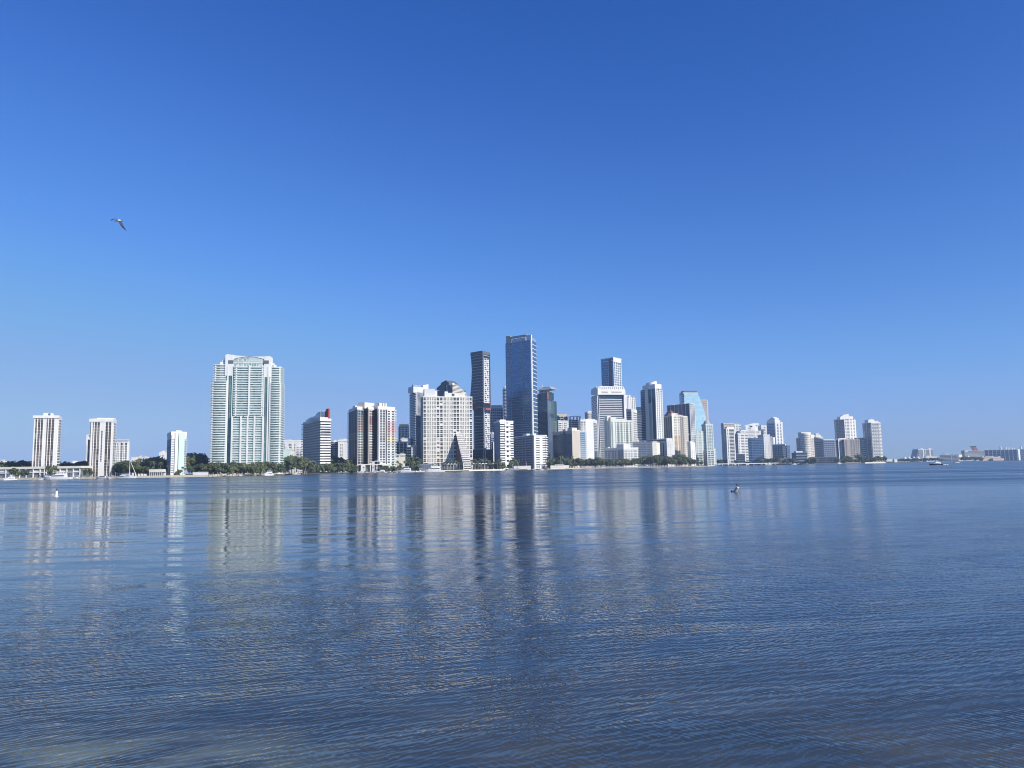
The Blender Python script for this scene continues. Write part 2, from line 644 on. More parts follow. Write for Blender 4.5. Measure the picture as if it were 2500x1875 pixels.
b.roofbox('penthouse', 1, ax(1900), ax(1961), ay(447), 'white', 2, 10)

# --- shore pavilion and white wall near the teal tower
b = Bld('pavilion', 'small flat roofed white pavilion with columns under the royal palms', 'building', [(365, 872), (395.7, 873)], 1149.5, depth=10)
b.solid('glazing', 'glass_grey', z1=b.h - 1.5, off=-1.5)
b.cap('warm_white', 3.2, 0.3)
for fr in even(7, 0.04):
    b.piers(0, [fr], 'white', 0.1, name='column')
b = Bld('garden_wall', 'long blank white wall by the water next to the mangrove belt', 'wall', [(471, 882), (505.5, 884)], 1153.2, depth=5)
b.solid('wall', 'white')
b.cap('white', 0.7, 0.3, 'coping')

# ================================================================== large white and aqua tower
cx, cy = zx(480, 4.6075), zx(820, 4.6075)
b = Bld('apartment_tower', 'huge white and aqua balcony tower with curved crown, widest building of the skyline', 'tower',
        [(cx(350), 1008), (cx(818), 1016)], cy(330), depth=40)
H = b.h
b.solid('core', 'ice_white', off=-2.0)
FL = 46


def wing(px0, px1, py, d1, name, dep=30):
    """Wing block on the facade line between two columns; returns (t0, t1, ztop)."""
    t0, t1 = b.hit(0, px0, 1000)[0], b.hit(0, px1, 1000)[0]
    z = b.hit(0, 0.5 * (px0 + px1), py)[1]
    mb = MB()
    b._fb(mb, 0, t0, t1, 0, z, -dep, d1)
    return b.part(name, mb, 'glass_aqua'), t0, t1, z


def rounded(t0, t1, d, bulge, n=8):
    p, u, L, nn = b.seg(0)
    out = []
    for k in range(n + 1):
        a = k / n
        out.append(p + u * (t0 + (t1 - t0) * a) + nn * (d + bulge * (1 - (2 * a - 1) ** 2)))
    out += [p + u * t1 - nn * 26, p + u * t0 - nn * 26]
    return [(q.x, q.y) for q in out]


fh = H / FL
for (pa, pb, pyt, d, bulge, nm) in ((174, 345, 512, 2.0, 2.4, 'lower_wing'), (192, 345, 322, -1.0, 1.6, 'upper_wing'),
                                    (818, 947, 540, 2.0, 2.4, 'lower_wing'), (818, 936, 347, -1.0, 1.6, 'upper_wing')):
    w, t0, t1, zt = wing(cx(pa), cx(pb), cy(pyt), d - 1.5, nm)
    w.name = nm
    zb = 0 if nm == 'lower_wing' else b.hit(0, 560, cy(512 if pa < 500 else 540))[1]
    k0, k1 = int(round(zb / fh)), int(round(zt / fh))
    for k in range(k0, k1 + 1):
        mb = MB()
        mb.prism(rounded(t0 - (2.5 if pa < 500 else 0), t1 + (0 if pa < 500 else 1.5), d, bulge), fh * k - 0.05, fh * k + 1.15 + 0.01 * (k % 2))
        b.part('curved_balcony', mb, 'ice_white', w)
    for tt in (t0, t1 - 1.8):
        mb = MB()
        b._fb(mb, 0, tt, tt + 1.8, zb, zt + 0.5, -4, d + 0.35)
        b.part('pier', mb, 'white', w)
# dark glazed slots
for pa, pb in ((362, 402), (767, 801)):
    t0, t1 = b.hit(0, cx(pa), 1000)[0], b.hit(0, cx(pb), 1000)[0]
    mb = MB()
    b._fb(mb, 0, t0, t1, 0, H - 2, -3, 0.2)
    sl_ = b.part('glass_slot', mb, 'glass_deep_teal')
    for k in range(0, FL, 2):
        mb = MB()
        b._fb(mb, 0, t0, t1, fh * k, fh * k + 0.5, -2, 0.4)
        b.part('mullion', mb, 'slate', sl_)
for pa, pb in ((345, 362), (402, 410), (755, 767), (801, 820)):
    b.fbox('pier', 0, cx(pa), cx(pb), cy(345), None, 'ice_white', d0=-3, d1=1.2)
# central bay
t0, t1 = b.hit(0, cx(410), 1000)[0], b.hit(0, cx(756), 1000)[0]
mb = MB()
b._fb(mb, 0, t0, t1, 0, H - 4, -6, -0.4)
ctr = b.part('centre_bay', mb, 'glass_aqua')
zt = b.hit(0, 600, cy(912))[1]
for k in range(1, FL):
    mb = MB()
    if fh * k > zt:
        b._fb(mb, 0, t0, t1, fh * k, fh * k + 1.2, -2, 1.5 if k % 7 else 1.9)
    else:
        b._fb(mb, 0, t0 - 1, t1, fh * k, fh * k + 1.2, -2, 4.6)
    b.part('balcony', mb, 'ice_white', ctr)
for X, z0_, z1_, d in ((434, zt, H, 1.0), (582, zt, H, 2.2), (730, zt, H, 1.0), (503, 0, zt, 5.4), (655, 0, zt + 1, 5.0), (750, 0, zt, 5.2), (404, 0, zt, 4.9), (577, 0, zt, 4.9)):
    ta = b.hit(0, cx(X), 1050)[0]
    mb = MB()
    b._fb(mb, 0, ta - 0.9, ta + 0.9, z0_, z1_, -2, d)
    b.part('pier', mb, 'white', ctr)
mb = MB()
b._fb(mb, 0, t0 - 1, t1, 0, zt - 1.2, -3, 3.2)
low = b.part('lower_bay', mb, 'glass_aqua')
mb = MB()
for k in range(60):
    a = random.uniform(t0, t1)
    r = random.uniform(0.5, 1.1)
    p, u, L, nn = b.seg(0)
    q = p + u * a + nn * random.uniform(2.2, 4.2)
    mb.lathe([(r * .5, zt), (r, zt + r * .7), (r * .6, zt + r * 1.5), (0.05, zt + r * 1.9)], 6, (q.x, q.y))
MATS['terrace_green'] = paint('terrace_green', (0.05, 0.075, 0.03), 0.9)
b.part('terrace_planting', mb, 'terrace_green', low)
# crown: two pylons, concave parapet, arched glass
for pa, pb, py in ((322, 412, 214), (760, 835, 232)):
    ta, tb = b.hit(0, cx(pa), 900)[0], b.hit(0, cx(pb), 900)[0]
    z = b.hit(0, 600, cy(py))[1]
    mb = MB()
    b._fb(mb, 0, ta, tb, H - 14 if pa < 500 else H - 16, z, -16, 0.9)
    cr = b.part('crown_pylon', mb, 'white')
    m = 0.5 * (ta + tb) + (2.0 if pa < 500 else -1.5)
    mb = MB()
    b._fb(mb, 0, m - 3.2, m + 3.2, H + 2.0, H + 6.5, 0, 1.2)
    b.part('vent_opening', mb, 'slate', cr)
tl, tr = b.hit(0, cx(340), 870)[0], b.hit(0, cx(832), 870)[0]
p, u, L, nn = b.seg(0)
top, bot = [], []
N = 20
for k in range(N + 1):
    a = k / N
    t = tl + (tr - tl) * a
    py = 205 + 28 * (1 - (1 - min(a * 1.5, 1)) ** 2)
    if a > 0.8:
        py -= 4 * (a - 0.8) / 0.2
    top.append((t, b.hit(0, cx(340 + 492 * a), cy(py))[1]))
    arch = 262 - 30 * math.sin(math.pi * min(1, max(0, (a - 0.14) / 0.72)))
    bot.append((t, b.hit(0, cx(340 + 492 * a), cy(arch))[1]))
mb = MB()
vs = []
for dd in (0.6, -2.5):
    vs += [(*(p + u * t + nn * dd)[:], z) for t, z in top] + [(*(p + u * t + nn * dd)[:], z) for t, z in bot]
m = N + 1
fs = []
for k in range(N):
    fs += [(k, m + k, m + k + 1, k + 1), (2 * m + k + 1, 3 * m + k + 1, 3 * m + k, 2 * m + k), (k, k + 1, 2 * m + k + 1, 2 * m + k), (m + k + 1, m + k, 3 * m + k, 3 * m + k + 1)]
fs += [(0, 2 * m, 3 * m, m), (N, m + N, 3 * m + N, 2 * m + N)]
mb.add(vs, fs)
par = b.part('crown_parapet', mb, 'white')
ta, tb = b.hit(0, cx(412), 880)[0], b.hit(0, cx(760), 880)[0]
mb = MB()
b._fb(mb, 0, ta, tb, H - 3, b.hit(0, 600, cy(242))[1], -2.2, -0.2)
gl = b.part('crown_glass', mb, 'glass_aqua')
for k in range(13):
    t = ta + (tb - ta) * k / 12
    mb = MB()
    b._fb(mb, 0, t - 0.25, t + 0.25, H - 2.8, b.hit(0, 600, cy(262))[1], -0.4, 0.05)
    b.part('mullion', mb, 'ice_white', gl)
for za in (cy(302), cy(285)):
    z = b.hit(0, 600, za)[1]
    mb = MB()
    b._fb(mb, 0, ta, tb, z - 0.4, z + 0.4, -0.4, 0.3)
    b.part('mullion', mb, 'white', gl)
for steps in (((258, 345, 290), (285, 345, 268), (308, 345, 240)), ((818, 885, 320), (818, 862, 300))):
    for pa, pb, py in steps:
        ta2, tb2 = b.hit(0, cx(pa), 890)[0], b.hit(0, cx(pb), 890)[0]
        mb = MB()
        b._fb(mb, 0, ta2, tb2, H - 30, b.hit(0, 0.5 * (cx(pa) + cx(pb)), cy(py))[1], -14 + pa * 0.003, -1.2 - pa * 0.004)
        b.part('shoulder', mb, 'white')
t0, t1 = b.hit(0, cx(498), 1125)[0], b.hit(0, cx(645), 1125)[0]
mb = MB()
b._fb(mb, 0, t0, t1, 0, 9, 2, 5.5)
b.part('lobby_glass', mb, 'glass_aqua')
# entrance pavilions in front of it
b2 = Bld('pavilion', 'white peaked entrance pavilion in the trees below the huge white and aqua tower', 'building', [(cx(487), 950), (cx(715), 952)], cy(1462), depth=10, k=0)
b2.solid('wall', 'white', z0=b2.h - 4)
p, u, L, nn = b2.seg(0)
mb = MB()
ta, tb = b2.hit(0, cx(520), cy(1455))[0], b2.hit(0, cx(640), cy(1455))[0]
zp = b2.hit(0, cx(580), cy(1428))[1]
qs = [p + u * ta, p + u * tb, p + u * tb - nn * 9, p + u * ta - nn * 9]
c2 = sum(qs, Vector((0, 0))) / 4
mb.loft([(q.x, q.y, b2.h + 0.02) for q in qs], [(*(c2 + (q - c2) * 0.1)[:], zp) for q in qs])
b2.part('peaked_roof', mb, 'white')

# ================================================================== blocks between the aqua tower and the striped one
b = Bld('low_building', 'low pale teal block showing over the trees beside the huge aqua tower', 'building', [(cx(930), 1130), (cx(1042), 1134)], cy(1274), depth=20)
b.solid('wall', 'aqua_paint')
b.cap('white', 1.4, 0.5)
b.fbox('window_strip', 0, cx(950), cx(975), cy(1310), cy(1345), 'mint_white', d1=0.3)
b = Bld('low_building', 'small cream block between the low teal block and white apartments', 'building', [(cx(1036), 1160), (cx(1092), 1164)], cy(1298), depth=20)
b.solid('wall', 'warm_white')
b.winrow(0, [(0.1, 0.25), (0.7, 0.9)], 'glass_grey', 3, 4, b.h - 3)
b.roofbox('penthouse', 0, cx(1037), cx(1052), cy(1278), 'warm_white', 2, 6)
b = Bld('apartment_block', 'white apartment block with dark window columns left of the striped office', 'tower', [(cx(985), 1450), (cx(1198), 1462)], cy(1180), depth=30)
b.solid('wall', 'white')
b.winrow(0, [(0.25, 0.42), (0.02, 0.06), (0.56, 0.62)], 'glass_dark', 17, 5, b.h - 5, (0.2, 0.7), 0.2)
b.winrow(0, [(0.70, 0.82), (0.88, 0.97)], 'glass_dark', 17, 5, b.h - 12, (0.2, 0.7), 0.2)
b.bands(0, 'white', n=17, h=0.3, d=1.2, a=0.69, b=1.0, z1=b.h - 10, name='balcony')
b.cap('white', 2.5, 0.5, 'parapet')
b = Bld('apartment_block', 'blue grey shaded balcony block with pediment right of the striped office', 'tower', [(cx(1500), 1500), (cx(1622), 1506)], cy(1196), depth=30)
b.solid('glazing', 'glass_dark')
b.bands(0, 'blue_grey', n=16, h=0.42, d=1.0, name='balcony')  # white balconies coloured blue grey, their shade put into the paint
b.piers(0, [(0.36, 0.44), (0.74, 0.8)], 'blue_grey', 1.2)
p, u, L, nn = b.seg(0)
mb = MB()
vs = []
for dd in (0.8, -8):
    vs += [(*(p + u * a + nn * dd)[:], z) for a, z in ((L * .25, b.h), (L * .75, b.h), (L * .5, b.h + 5))]
mb.add(vs, [(0, 1, 2), (5, 4, 3), (0, 2, 5, 3), (1, 4, 5, 2), (0, 3, 4, 1)])
b.part('pediment', mb, 'white')
b = Bld('apartment_block', 'bright white block with stacked dark window column behind the rainbow tower', 'tower', [(cx(1592), 1480), (cx(1700), 1488)], cy(1178), depth=30)
b.solid('wall', 'white')
b.winrow(0, [(0.24, 0.36), (0.42, 0.52)], 'glass_grey', 15, 14, b.h - 6, (0.25, 0.75), 0.2)
b.cap('white', 3, 0.8, 'parapet')

# ================================================================== striped office with red fin
dx, dy = zx(700, 6.144), zx(940, 6.144)
u_ = Vector((.88, .469))
near = PX(dx(505), 1205)
b = Bld('office_tower', 'blue and white striped office with a blue curved roof screen and red fin', 'tower',
        [(dx(250), 1300), (dx(506), 1205), (dx(662), 1216)], dy(520), 1)
b.solid('glazing', 'glass_dark')
b.bands(0, 'concrete', n=20, h=0.46, d=0.35, name='spandrel', ph=0.45)  # white spandrels greyed on this face, its shade put into the colour
b.bands(1, 'white', n=20, h=0.55, d=0.36, name='spandrel', ph=0.45)
b.bands(0, 'blue_grey', n=20, h=0.3, d=3.2, a=0.0, b=0.03, name='balcony', ph=0.45)
b.cap('white', 4.0, 0.7, 'parapet')
b.fbox('blue_window_strip', 1, dx(512), dx(655), dy(655), dy(662), 'glass_steel', d1=0.7)
b.fbox('blue_window_strip', 1, dx(512), dx(655), dy(692), dy(699), 'glass_steel', d1=0.7)
b.fbox('blue_window_strip', 1, dx(512), dx(655), dy(728), dy(738), 'glass_steel', d1=0.7)
b.roofbox('roof_block', 1, dx(500), dx(645), dy(484), 'warm_white', 0.6, 40)
p, u, L, nn = b.seg(0)
prof = [(285, 530), (330, 500), (370, 482), (410, 470), (430, 455), (450, 425), (475, 408), (505, 396)]
vs = []
zb = b.h + 0.5
for dd in (-2.0, -5.0):
    vs += [(*(p + u * min(L - 0.5, b.hit(0, dx(X), dy(Y), -2)[0]) + nn * dd)[:], b.hit(0, dx(X), dy(Y), -2)[1]) for X, Y in prof]
    vs += [(*(p + u * min(L - 0.5, b.hit(0, dx(X), dy(Y), -2)[0]) + nn * dd)[:], zb) for X, Y in prof]
m = len(prof)
fs = []
for k in range(m - 1):
    fs += [(k, m + k, m + k + 1, k + 1), (2 * m + k + 1, 3 * m + k + 1, 3 * m + k, 2 * m + k), (k, k + 1, 2 * m + k + 1, 2 * m + k)]
fs += [(0, 2 * m, 3 * m, m), (m - 1, 2 * m - 1, 4 * m - 1, 3 * m - 1)]
mb = MB()
mb.add(vs, fs)
b.part('roof_screen', mb, 'glass_blue')
b.roofbox('screen_glass', 1, dx(508), dx(572), dy(404), 'glass_steel', 2.5, 3)
p, u, L, nn = b.seg(1)
mb = MB()
vs = []
for dd in (-0.5, -3.5):
    for X, Y in ((568, 478), (568, 402), (628, 352), (628, 478)):
        t, z = b.hit(1, dx(X), dy(Y), -0.5)
        vs.append((*(p + u * t + nn * dd)[:], z))
mb.add(vs, [(0, 3, 2, 1), (4, 5, 6, 7), (0, 1, 5, 4), (1, 2, 6, 5), (2, 3, 7, 6), (3, 0, 4, 7)])
q1 = p + u * b.hit(1, dx(628), dy(420), 0.3)[0] + nn * 0.3
q0 = q1 - b.u0 * 24
mb = MB()
zz = [P(dx(X), dy(Y), q.y + b.c.y).z - b.z0 for X, Y, q in ((568, 402, q0), (628, 350, q1))]
ring = [q0, q1, q1 + u * 1.0, q0 + u * 1.0]
mb.loft([(q.x, q.y, b.h + 0.4) for q in ring], [(ring[0].x, ring[0].y, zz[0]), (ring[1].x, ring[1].y, zz[1]), (ring[2].x, ring[2].y, zz[1]), (ring[3].x, ring[3].y, zz[0])])
fin = b.part('red_fin', mb, 'red_paint')
b.roofbox('fin_end', 1, dx(627), dx(652), dy(352), 'red_paint', -0.2, 9)
t, z = b.hit(1, dx(512), dy(380), -2)
q = p + u * t - nn * 2
mb = MB()
mb.tube([(q.x, q.y, b.h), (q.x, q.y, z)], 0.35, 6)
b.part('antenna', mb, 'white')

# ================================================================== rainbow balcony tower
rain = ['soft_white', 'soft_white', 'ice_white', 'sea_green', 'mint_white', 'lime_paint', 'yellow_paint', 'orange_paint', 'pink_paint', 'pink_paint', 'soft_white', 'warm_white', 'warm_white']
dk = ['maroon', 'slate', 'slate', 'slate', 'taupe', 'slate', 'slate', 'slate']
b = Bld('apartment_tower', 'zigzag balcony tower with rainbow tinted floor edges above its own small marina', 'tower',
        [(dx(935), 1330), (dx(1062), 1262), (dx(1150), 1270), (dx(1206), 1296), (dx(1228), 1262), (dx(1292), 1272), (dx(1350), 1296), (dx(1374), 1262), (dx(1480), 1272), (dx(1500), 1274), (dx(1618), 1290)],
        dy(345), 1, depth=0)
L0 = b.pts[0]
# pull the two closing points behind the facade
b.pts[-2] = b.pts[10] + Vector((-6, 34))
b.pts[-1] = b.pts[0] + Vector((6, 14))
b.solid('glazing', 'glass_dark')
NF = 25
b.bands(0, dk, n=NF, h=0.36, d=0.5, name='spandrel')  # darker spandrels and piers here, the face's shade put into the paint
b.piers(0, even(6, 0.04), 'slate', 0.55)
b.bands(0, 'soft_white', n=NF // 1, h=0.28, d=3.0, a=-0.02, b=0.06, name='balcony')
for i, mts, dd in ((1, ['brick_red', 'taupe', 'beige', 'warm_white', 'sea_green', 'pink_paint', 'taupe', 'blue_grey'], 0.8),
                   (4, ['peach', 'taupe', 'beige', 'warm_white', 'mint_white', 'pink_paint', 'brick_red', 'beige'], 0.8),
                   (7, ['concrete', 'soft_white', 'concrete', 'mint_white', 'concrete', 'beige', 'beige', 'concrete', 'concrete'], 0.9), (9, rain, 1.2)):  # concrete tones on the angled bay: its duller light painted in
    b.bands(i, mts, n=NF, h=0.45 if i > 6 else 0.4, d=dd, name='floor_edge')
for i in (2, 5):
    b.bands(i, 'blue_grey', n=NF, h=0.3, d=0.3, name='spandrel')
b.piers(1, [(0.0, 0.05), (0.47, 0.5), (0.96, 1.0)], 'soft_white', 1.0)
b.piers(3, [(0.0, 1.0)], 'beige', 0.6)
b.piers(4, [(0.0, 0.08), (0.46, 0.54)], 'warm_white', 1.0)
b.piers(6, [(0.0, 1.0)], 'soft_white', 0.6)
b.piers(7, [(0.0, 0.2), (0.5, 0.58), (0.94, 1.0)], 'soft_white', 1.1)
b.piers(9, [(0.0, 0.08), (0.4, 0.6), (0.9, 1.0)], 'white', 0.7)
b.bands(9, rain, n=NF, h=0.3, d=2.6, a=0.85, b=1.12, name='balcony')
b.cap('warm_white', 5.0, 0.9, 'parapet')
b.roofbox('penthouse', 4, dx(1168), dx(1312), dy(266), 'warm_white', 8, 14)
b.roofbox('penthouse', 7, dx(1385), dx(1498), dy(272), 'white', 8, 12)
for X in (1385, 1440, 1478):
    b.roofbox('roof_vent', 7, dx(X), dx(X + 14), dy(266), 'beige', 6, 3)
b.roofbox('penthouse', 1, dx(1030), dx(1110), dy(312), 'white', 10, 8)
# its podium deck
b = Bld('parking_podium', 'white podium deck with ramps and stair pylon under the rainbow tower', 'building', [(dx(1060), 1240), (dx(1555), 1252)], dy(1196), depth=24)
b.solid('dark_bay', 'slate', z1=b.h - 1.2, off=-3.0)
b.cap('warm_white', 1.6, 0.4, 'deck_slab')
b.piers(0, even(6, 0.03), 'white', 0.2, name='column')
b.fbox('stair_pylon', 0, dx(1280), dx(1318), dy(1145), None, 'soft_white', d0=-3, d1=0.9)
b.roofbox('upper_deck', 0, dx(1320), dx(1490), dy(1146), 'white', 2, 16, zb=b.h + 6)
b.roofbox('upper_wall', 0, dx(1395), dx(1440), dy(1150), 'white', 1, 14)
b.fbox('canopy_frame', 0, dx(1430), dx(1552), dy(1196), dy(1212), 'lime_paint', d1=3.2)
b.roofbox('ramp_wall', 0, dx(1112), dx(1180), dy(1190), 'white', -2, 6, zb=2)
# ================================================================== between the rainbow tower and the grid building
b = Bld('office_block', 'white ribbed office with a pale yellow roof box behind the rainbow tower', 'tower', [(dx(1676), 1800), (dx(1838), 1808)], dy(624), depth=40)
b.solid('glazing', 'glass_dark')
b.bands(0, 'soft_white', n=20, h=0.3, d=0.7, name='floor_band')
b.piers(0, even(8, 0.05), 'white', 1.0)
b.roofbox('roof_box', 0, dx(1690), dx(1830), dy(588), 'yellow_paint', 1, 20)
b = Bld('low_building', 'plain white block set between the yellow topped office and dark windowed block', 'building', [(dx(1710), 1620), (dx(1860), 1626)], dy(808), depth=30)
b.solid('wall', 'white')
b.winrow(0, [(0.05, 0.3), (0.4, 0.65), (0.75, 0.95)], 'glass_grey', 8, 4, b.h - 8)
b.cap('white', 1.5, 0.4)
b = Bld('apartment_block', 'dark windowed block with white uprights just right of the rainbow tower', 'tower', [(dx(1628), 1480), (dx(1815), 1488)], dy(856), depth=30)
b.solid('glazing', 'glass_dark')
b.bands(0, 'soft_white', n=18, h=0.2, d=0.4, name='floor_band')
b.piers(0, [(0.0, 0.08), (0.3, 0.4), (0.62, 0.7), (0.92, 1.0)], 'white', 0.9)
b.cap('soft_white', 2, 0.5, 'parapet')
b = Bld('apartment_block', 'mid height white block with framed windows at the foot of the banded tower', 'tower', [(dx(1800), 1440), (dx(1870), 1435), (dx(1940), 1442)], dy(930), 1, depth=24)
b.solid('glazing', 'glass_dark')
b.bands(0, 'soft_white', n=9, h=0.3, d=0.6, name='floor_band')
b.bands(1, 'soft_white', n=9, h=0.4, d=0.6, name='floor_band')
b.piers(0, even(3, 0.08), 'slate', 0.8)
b.piers(1, even(4, 0.14), 'white', 0.8)
b.roofbox('penthouse', 0, dx(1842), dx(1900), dy(905), 'soft_white', 3, 12)
b = Bld('clubhouse', 'small white clubhouse with a dark gable panel near the grid building', 'building', [(dx(1605), 1380), (dx(1782), 1386)], dy(1046), depth=14)
b.solid('wall', 'warm_white')
b.fbox('gable_panel', 0, dx(1640), dx(1682), dy(1058), dy(1082), 'slate', d1=0.4)
b.fbox('window_strip', 0, dx(1705), dx(1772), dy(1062), dy(1070), 'glass_dark', d1=0.3)
b.cap('white', 1.3, 0.8)

ex, ey = zx(980, 4.367), zx(800, 4.367)
# ------------------------------------------------------------------ banded tower left of the grid
b = Bld('apartment_tower', 'white banded balcony tower with a wedge roof rising behind the grid building', 'tower',
        [(ex(92), 1640), (ex(157), 1610), (ex(262), 1626)], ey(690), 1)
b.solid('glazing', 'glass_navy')
NF = 46
b.bands(0, 'soft_white', n=NF, h=0.42, d=1.6, a=-0.03, b=1.0, name='balcony')
b.bands(1, 'soft_white', n=NF, h=0.3, d=1.2, z0=b.h * 0.45, name='balcony')
b.bands(1, 'slate', n=NF // 2, h=0.2, d=0.3, z1=b.h * 0.45, name='spandrel')
b.piers(1, [(0.0, 0.08)], 'soft_white', 1.3)
b.roofbox('roof_block', 1, ex(128), ex(240), ey(632), 'soft_white', 2, 20)
b.roofbox('roof_screen', 1, ex(127), ex(232), ey(611), 'blue_grey', 9, 6)
p, u, L, nn = b.seg(1)
vs = []
for dd in (-1.5, -14):
    for X, Y in ((232, 690), (232, 613), (288, 603), (288, 690)):
        t, z = b.hit(1, ex(X), ey(Y), -1.5)
        vs.append((*(p + u * t + nn * dd)[:], z))
mb = MB()
mb.add(vs, [(0, 3, 2, 1), (4, 5, 6, 7), (0, 1, 5, 4), (1, 2, 6, 5), (2, 3, 7, 6), (3, 0, 4, 7)])
b.part('roof_wedge', mb, 'white')
b = Bld('office_block', 'plain dark glass box squeezed between the banded tower and the grid building', 'tower', [(ex(155), 1540), (ex(208), 1530), (ex(225), 1545)], ey(938), 1)
b.solid('glazing', 'glass_navy')
b.bands(0, 'dark_slate', n=18, h=0.12, d=0.15, name='spandrel')
b.cap('slate', 1.2, 0.2, 'parapet')

# ------------------------------------------------------------------ the grid building
b = Bld('hotel', 'broad cream grid fronted hotel with dark and curtained windows behind the white yacht', 'tower',
        [(ex(204), 1450), (ex(231), 1422), (ex(754), 1443)], ey(738), 1)
b.solid('glazing', 'glass_sand')
NF = 36
wd = [(a / 522., c / 522., k) for a, c, k in ((3, 27, 'd'), (36, 64, 's'), (75, 99, 'n'), (107, 133, 's'), (143, 169, 'd'), (178, 204, 'd'), (214, 241, 's'), (249, 275, 'n'), (285, 311, 's'), (320, 346, 'd'), (353, 379, 'd'), (388, 414, 's'), (424, 448, 'n'), (457, 483, 's'), (493, 516, 'd'))]
b.solid('side_wall', 'taupe', 0, b.h, 0.02)  # taupe side on a cream front, its shade put into the colour
mb = MB()
L = b.seg(1)[2]
b._fb(mb, 1, 0.3, L - 0.3, 1, b.h - 1, -0.2, 0.3)
b.part('window_wall', mb, 'glass_sand')
for a, c, k in wd:
    if k == 'd':
        b.piers(1, [(a, c)], 'glass_dark', 0.42, 2, b.h - 1, 'dark_window_bay')
    if k == 'n':
        b.piers(1, [(a, a + .016), (c - .016, c)], 'glass_dark', 0.42, 2, b.h - 1, 'narrow_window_bay')
edges = [0.0] + [v for a, c, k in wd for v in (a, c)] + [1.0]
b.piers(1, [(edges[i], edges[i + 1]) for i in range(0, len(edges), 2)], 'cream', 1.1)
for a, c, k in wd:
    if k == 'n':
        b.piers(1, [((a + c) / 2 - .011, (a + c) / 2 + .011)], 'cream', 1.0)
fh = b.h / NF
for j in range(NF + 1):
    mb = MB()
    hh = 2.1 if j % 2 == 0 else 0.5
    b._fb(mb, 1, 0.05, L - 0.05, fh * j - hh / 2, fh * j + hh / 2, -0.2, 1.05 if j % 2 else 1.15)
    b.part('floor_band', mb, 'cream')
# blanked windows
rr = random.Random(5)
for k in range(22):
    a, c, q = rr.choice([w for w in wd if w[2] == 'd'])
    j = rr.randrange(2, NF - 1)
    mb = MB()
    b._fb(mb, 1, a * L, c * L, fh * j + 0.4, fh * (j + 1) - 0.4, 0, 0.8)
    b.part('closed_shutter', mb, 'warm_white')
b.cap('cream', 2.0, 0.3, 'parapet')
b.roofbox('plant_screen', 1, ex(245), ex(356), ey(652), 'soft_white', 4, 16)
b.roofbox('stair_head', 1, ex(357), ex(382), ey(672), 'white', 5, 8)
ph = b.roofbox('penthouse', 1, ex(463), ex(680), ey(695), 'warm_white', 3, 16)
b.roofbox('penthouse_step', 1, ex(463), ex(495), ey(680), 'white', 4, 8)
b.fbox('penthouse_window', 1, ex(540), ex(552), ey(702), ey(726), 'glass_dark', -4, -2.7, ph)
b.fbox('penthouse_window', 1, ex(556), ex(568), ey(702), ey(726), 'glass_dark', -4, -2.7, ph)

# ------------------------------------------------------------------ sloping stair-like annex in front of it
pf, uf, Lf, nf = b.seg(1)
pf = pf + b.c


def plan(X, Y, off):
    t, z = b.hit(1, ex(X), ey(Y), off)
    q = pf + uf * t + nf * off
    return Vector((q.x, q.y, max(z + b.z0, GROUND)))


OFF = 46.0
tl, tr = plan(584, 1133, 1.3), plan(661, 1133, 1.3)
bl_, br_ = plan(662, 1480, OFF), plan(738, 1480, OFF)
c0 = (tl + br_) / 2
an = thing('sloping_annex', 'slender white annex leaning like a stair against the cream grid hotel, maroon side', 'building', (c0.x, c0.y, GROUND))
ax_u = Vector((uf.x, uf.y, 0))
ax_n = Vector((nf.x, nf.y, 0))
z_top = tl.z - GROUND
w0 = (tr - tl).length
org = Vector((tl.x, tl.y, 0)) - Vector((c0.x, c0.y, 0))
shift = (Vector((bl_.x, bl_.y, 0)) - Vector((tl.x, tl.y, 0)))
dN = shift.dot(ax_n)
dU = shift.dot(ax_u)
NS = 17
zb_ = 10.0
MATS['annex_side'] = MATS['maroon']
mb, mg = MB(), MB()


def axy(t, n):
    v = org + ax_u * t + ax_n * n
    return (v.x, v.y)


for j in range(NS):
    za, zc = (z_top) * j / NS, (z_top) * (j + 1) / NS
    f0 = min(1.0, max(0.03, 1 - max(0, za - zb_) / (z_top - zb_)))
    n0 = dN * f0
    u0 = dU * f0
    poly = [axy(u0, n0), axy(u0 + w0, n0), axy(w0 * 1.0 + 0.01, 0.0), axy(0.0, 0.0)]
    st = MB()
    st.prism(poly, za, zc - 0.001)
    st.obj('storey_side', MATS['maroon'], an)
    fr = MB()
    fr.prism([axy(u0 + 0.3, n0 + 0.7), axy(u0 + w0, n0 + 0.7), axy(u0 + w0 + 0.4, n0 - 2.2), axy(u0 + 0.3, n0 - 2.2)], za + 0.2, za + (zc - za) * 0.58)
    fr.obj('white_ledge', MATS['white'], an)
    gl_ = MB()
    gl_.prism([axy(u0 + 0.8, n0 + 0.25), axy(u0 + w0 - 0.6, n0 + 0.25), axy(u0 + w0 - 0.6, n0 - 1.5), axy(u0 + 0.8, n0 - 1.5)], za + (zc - za) * 0.56, zc - 0.1)
    gl_.obj('window_strip', MATS['glass_sand' if j > 4 else 'glass_brown'], an)
for uo, nm in ((0.0, 'edge_wall'), (w0, 'edge_wall')):
    e = MB()
    th = 0.9
    a = [axy(uo + dU - th / 2, dN + 1.0), axy(uo + dU + th / 2, dN + 1.0), axy(uo + dU + th / 2, dN - 2.5), axy(uo + dU - th / 2, dN - 2.5)]
    t_ = [axy(uo - th / 2, 1.6), axy(uo + th / 2, 1.6), axy(uo + th / 2, 0.2), axy(uo - th / 2, 0.2)]
    e.prism(a, 0, zb_)
    e.loft([(x, y, zb_) for x, y in a], [(x, y, z_top + 1) for x, y in t_])
    e.obj(nm, MATS['white'], an)

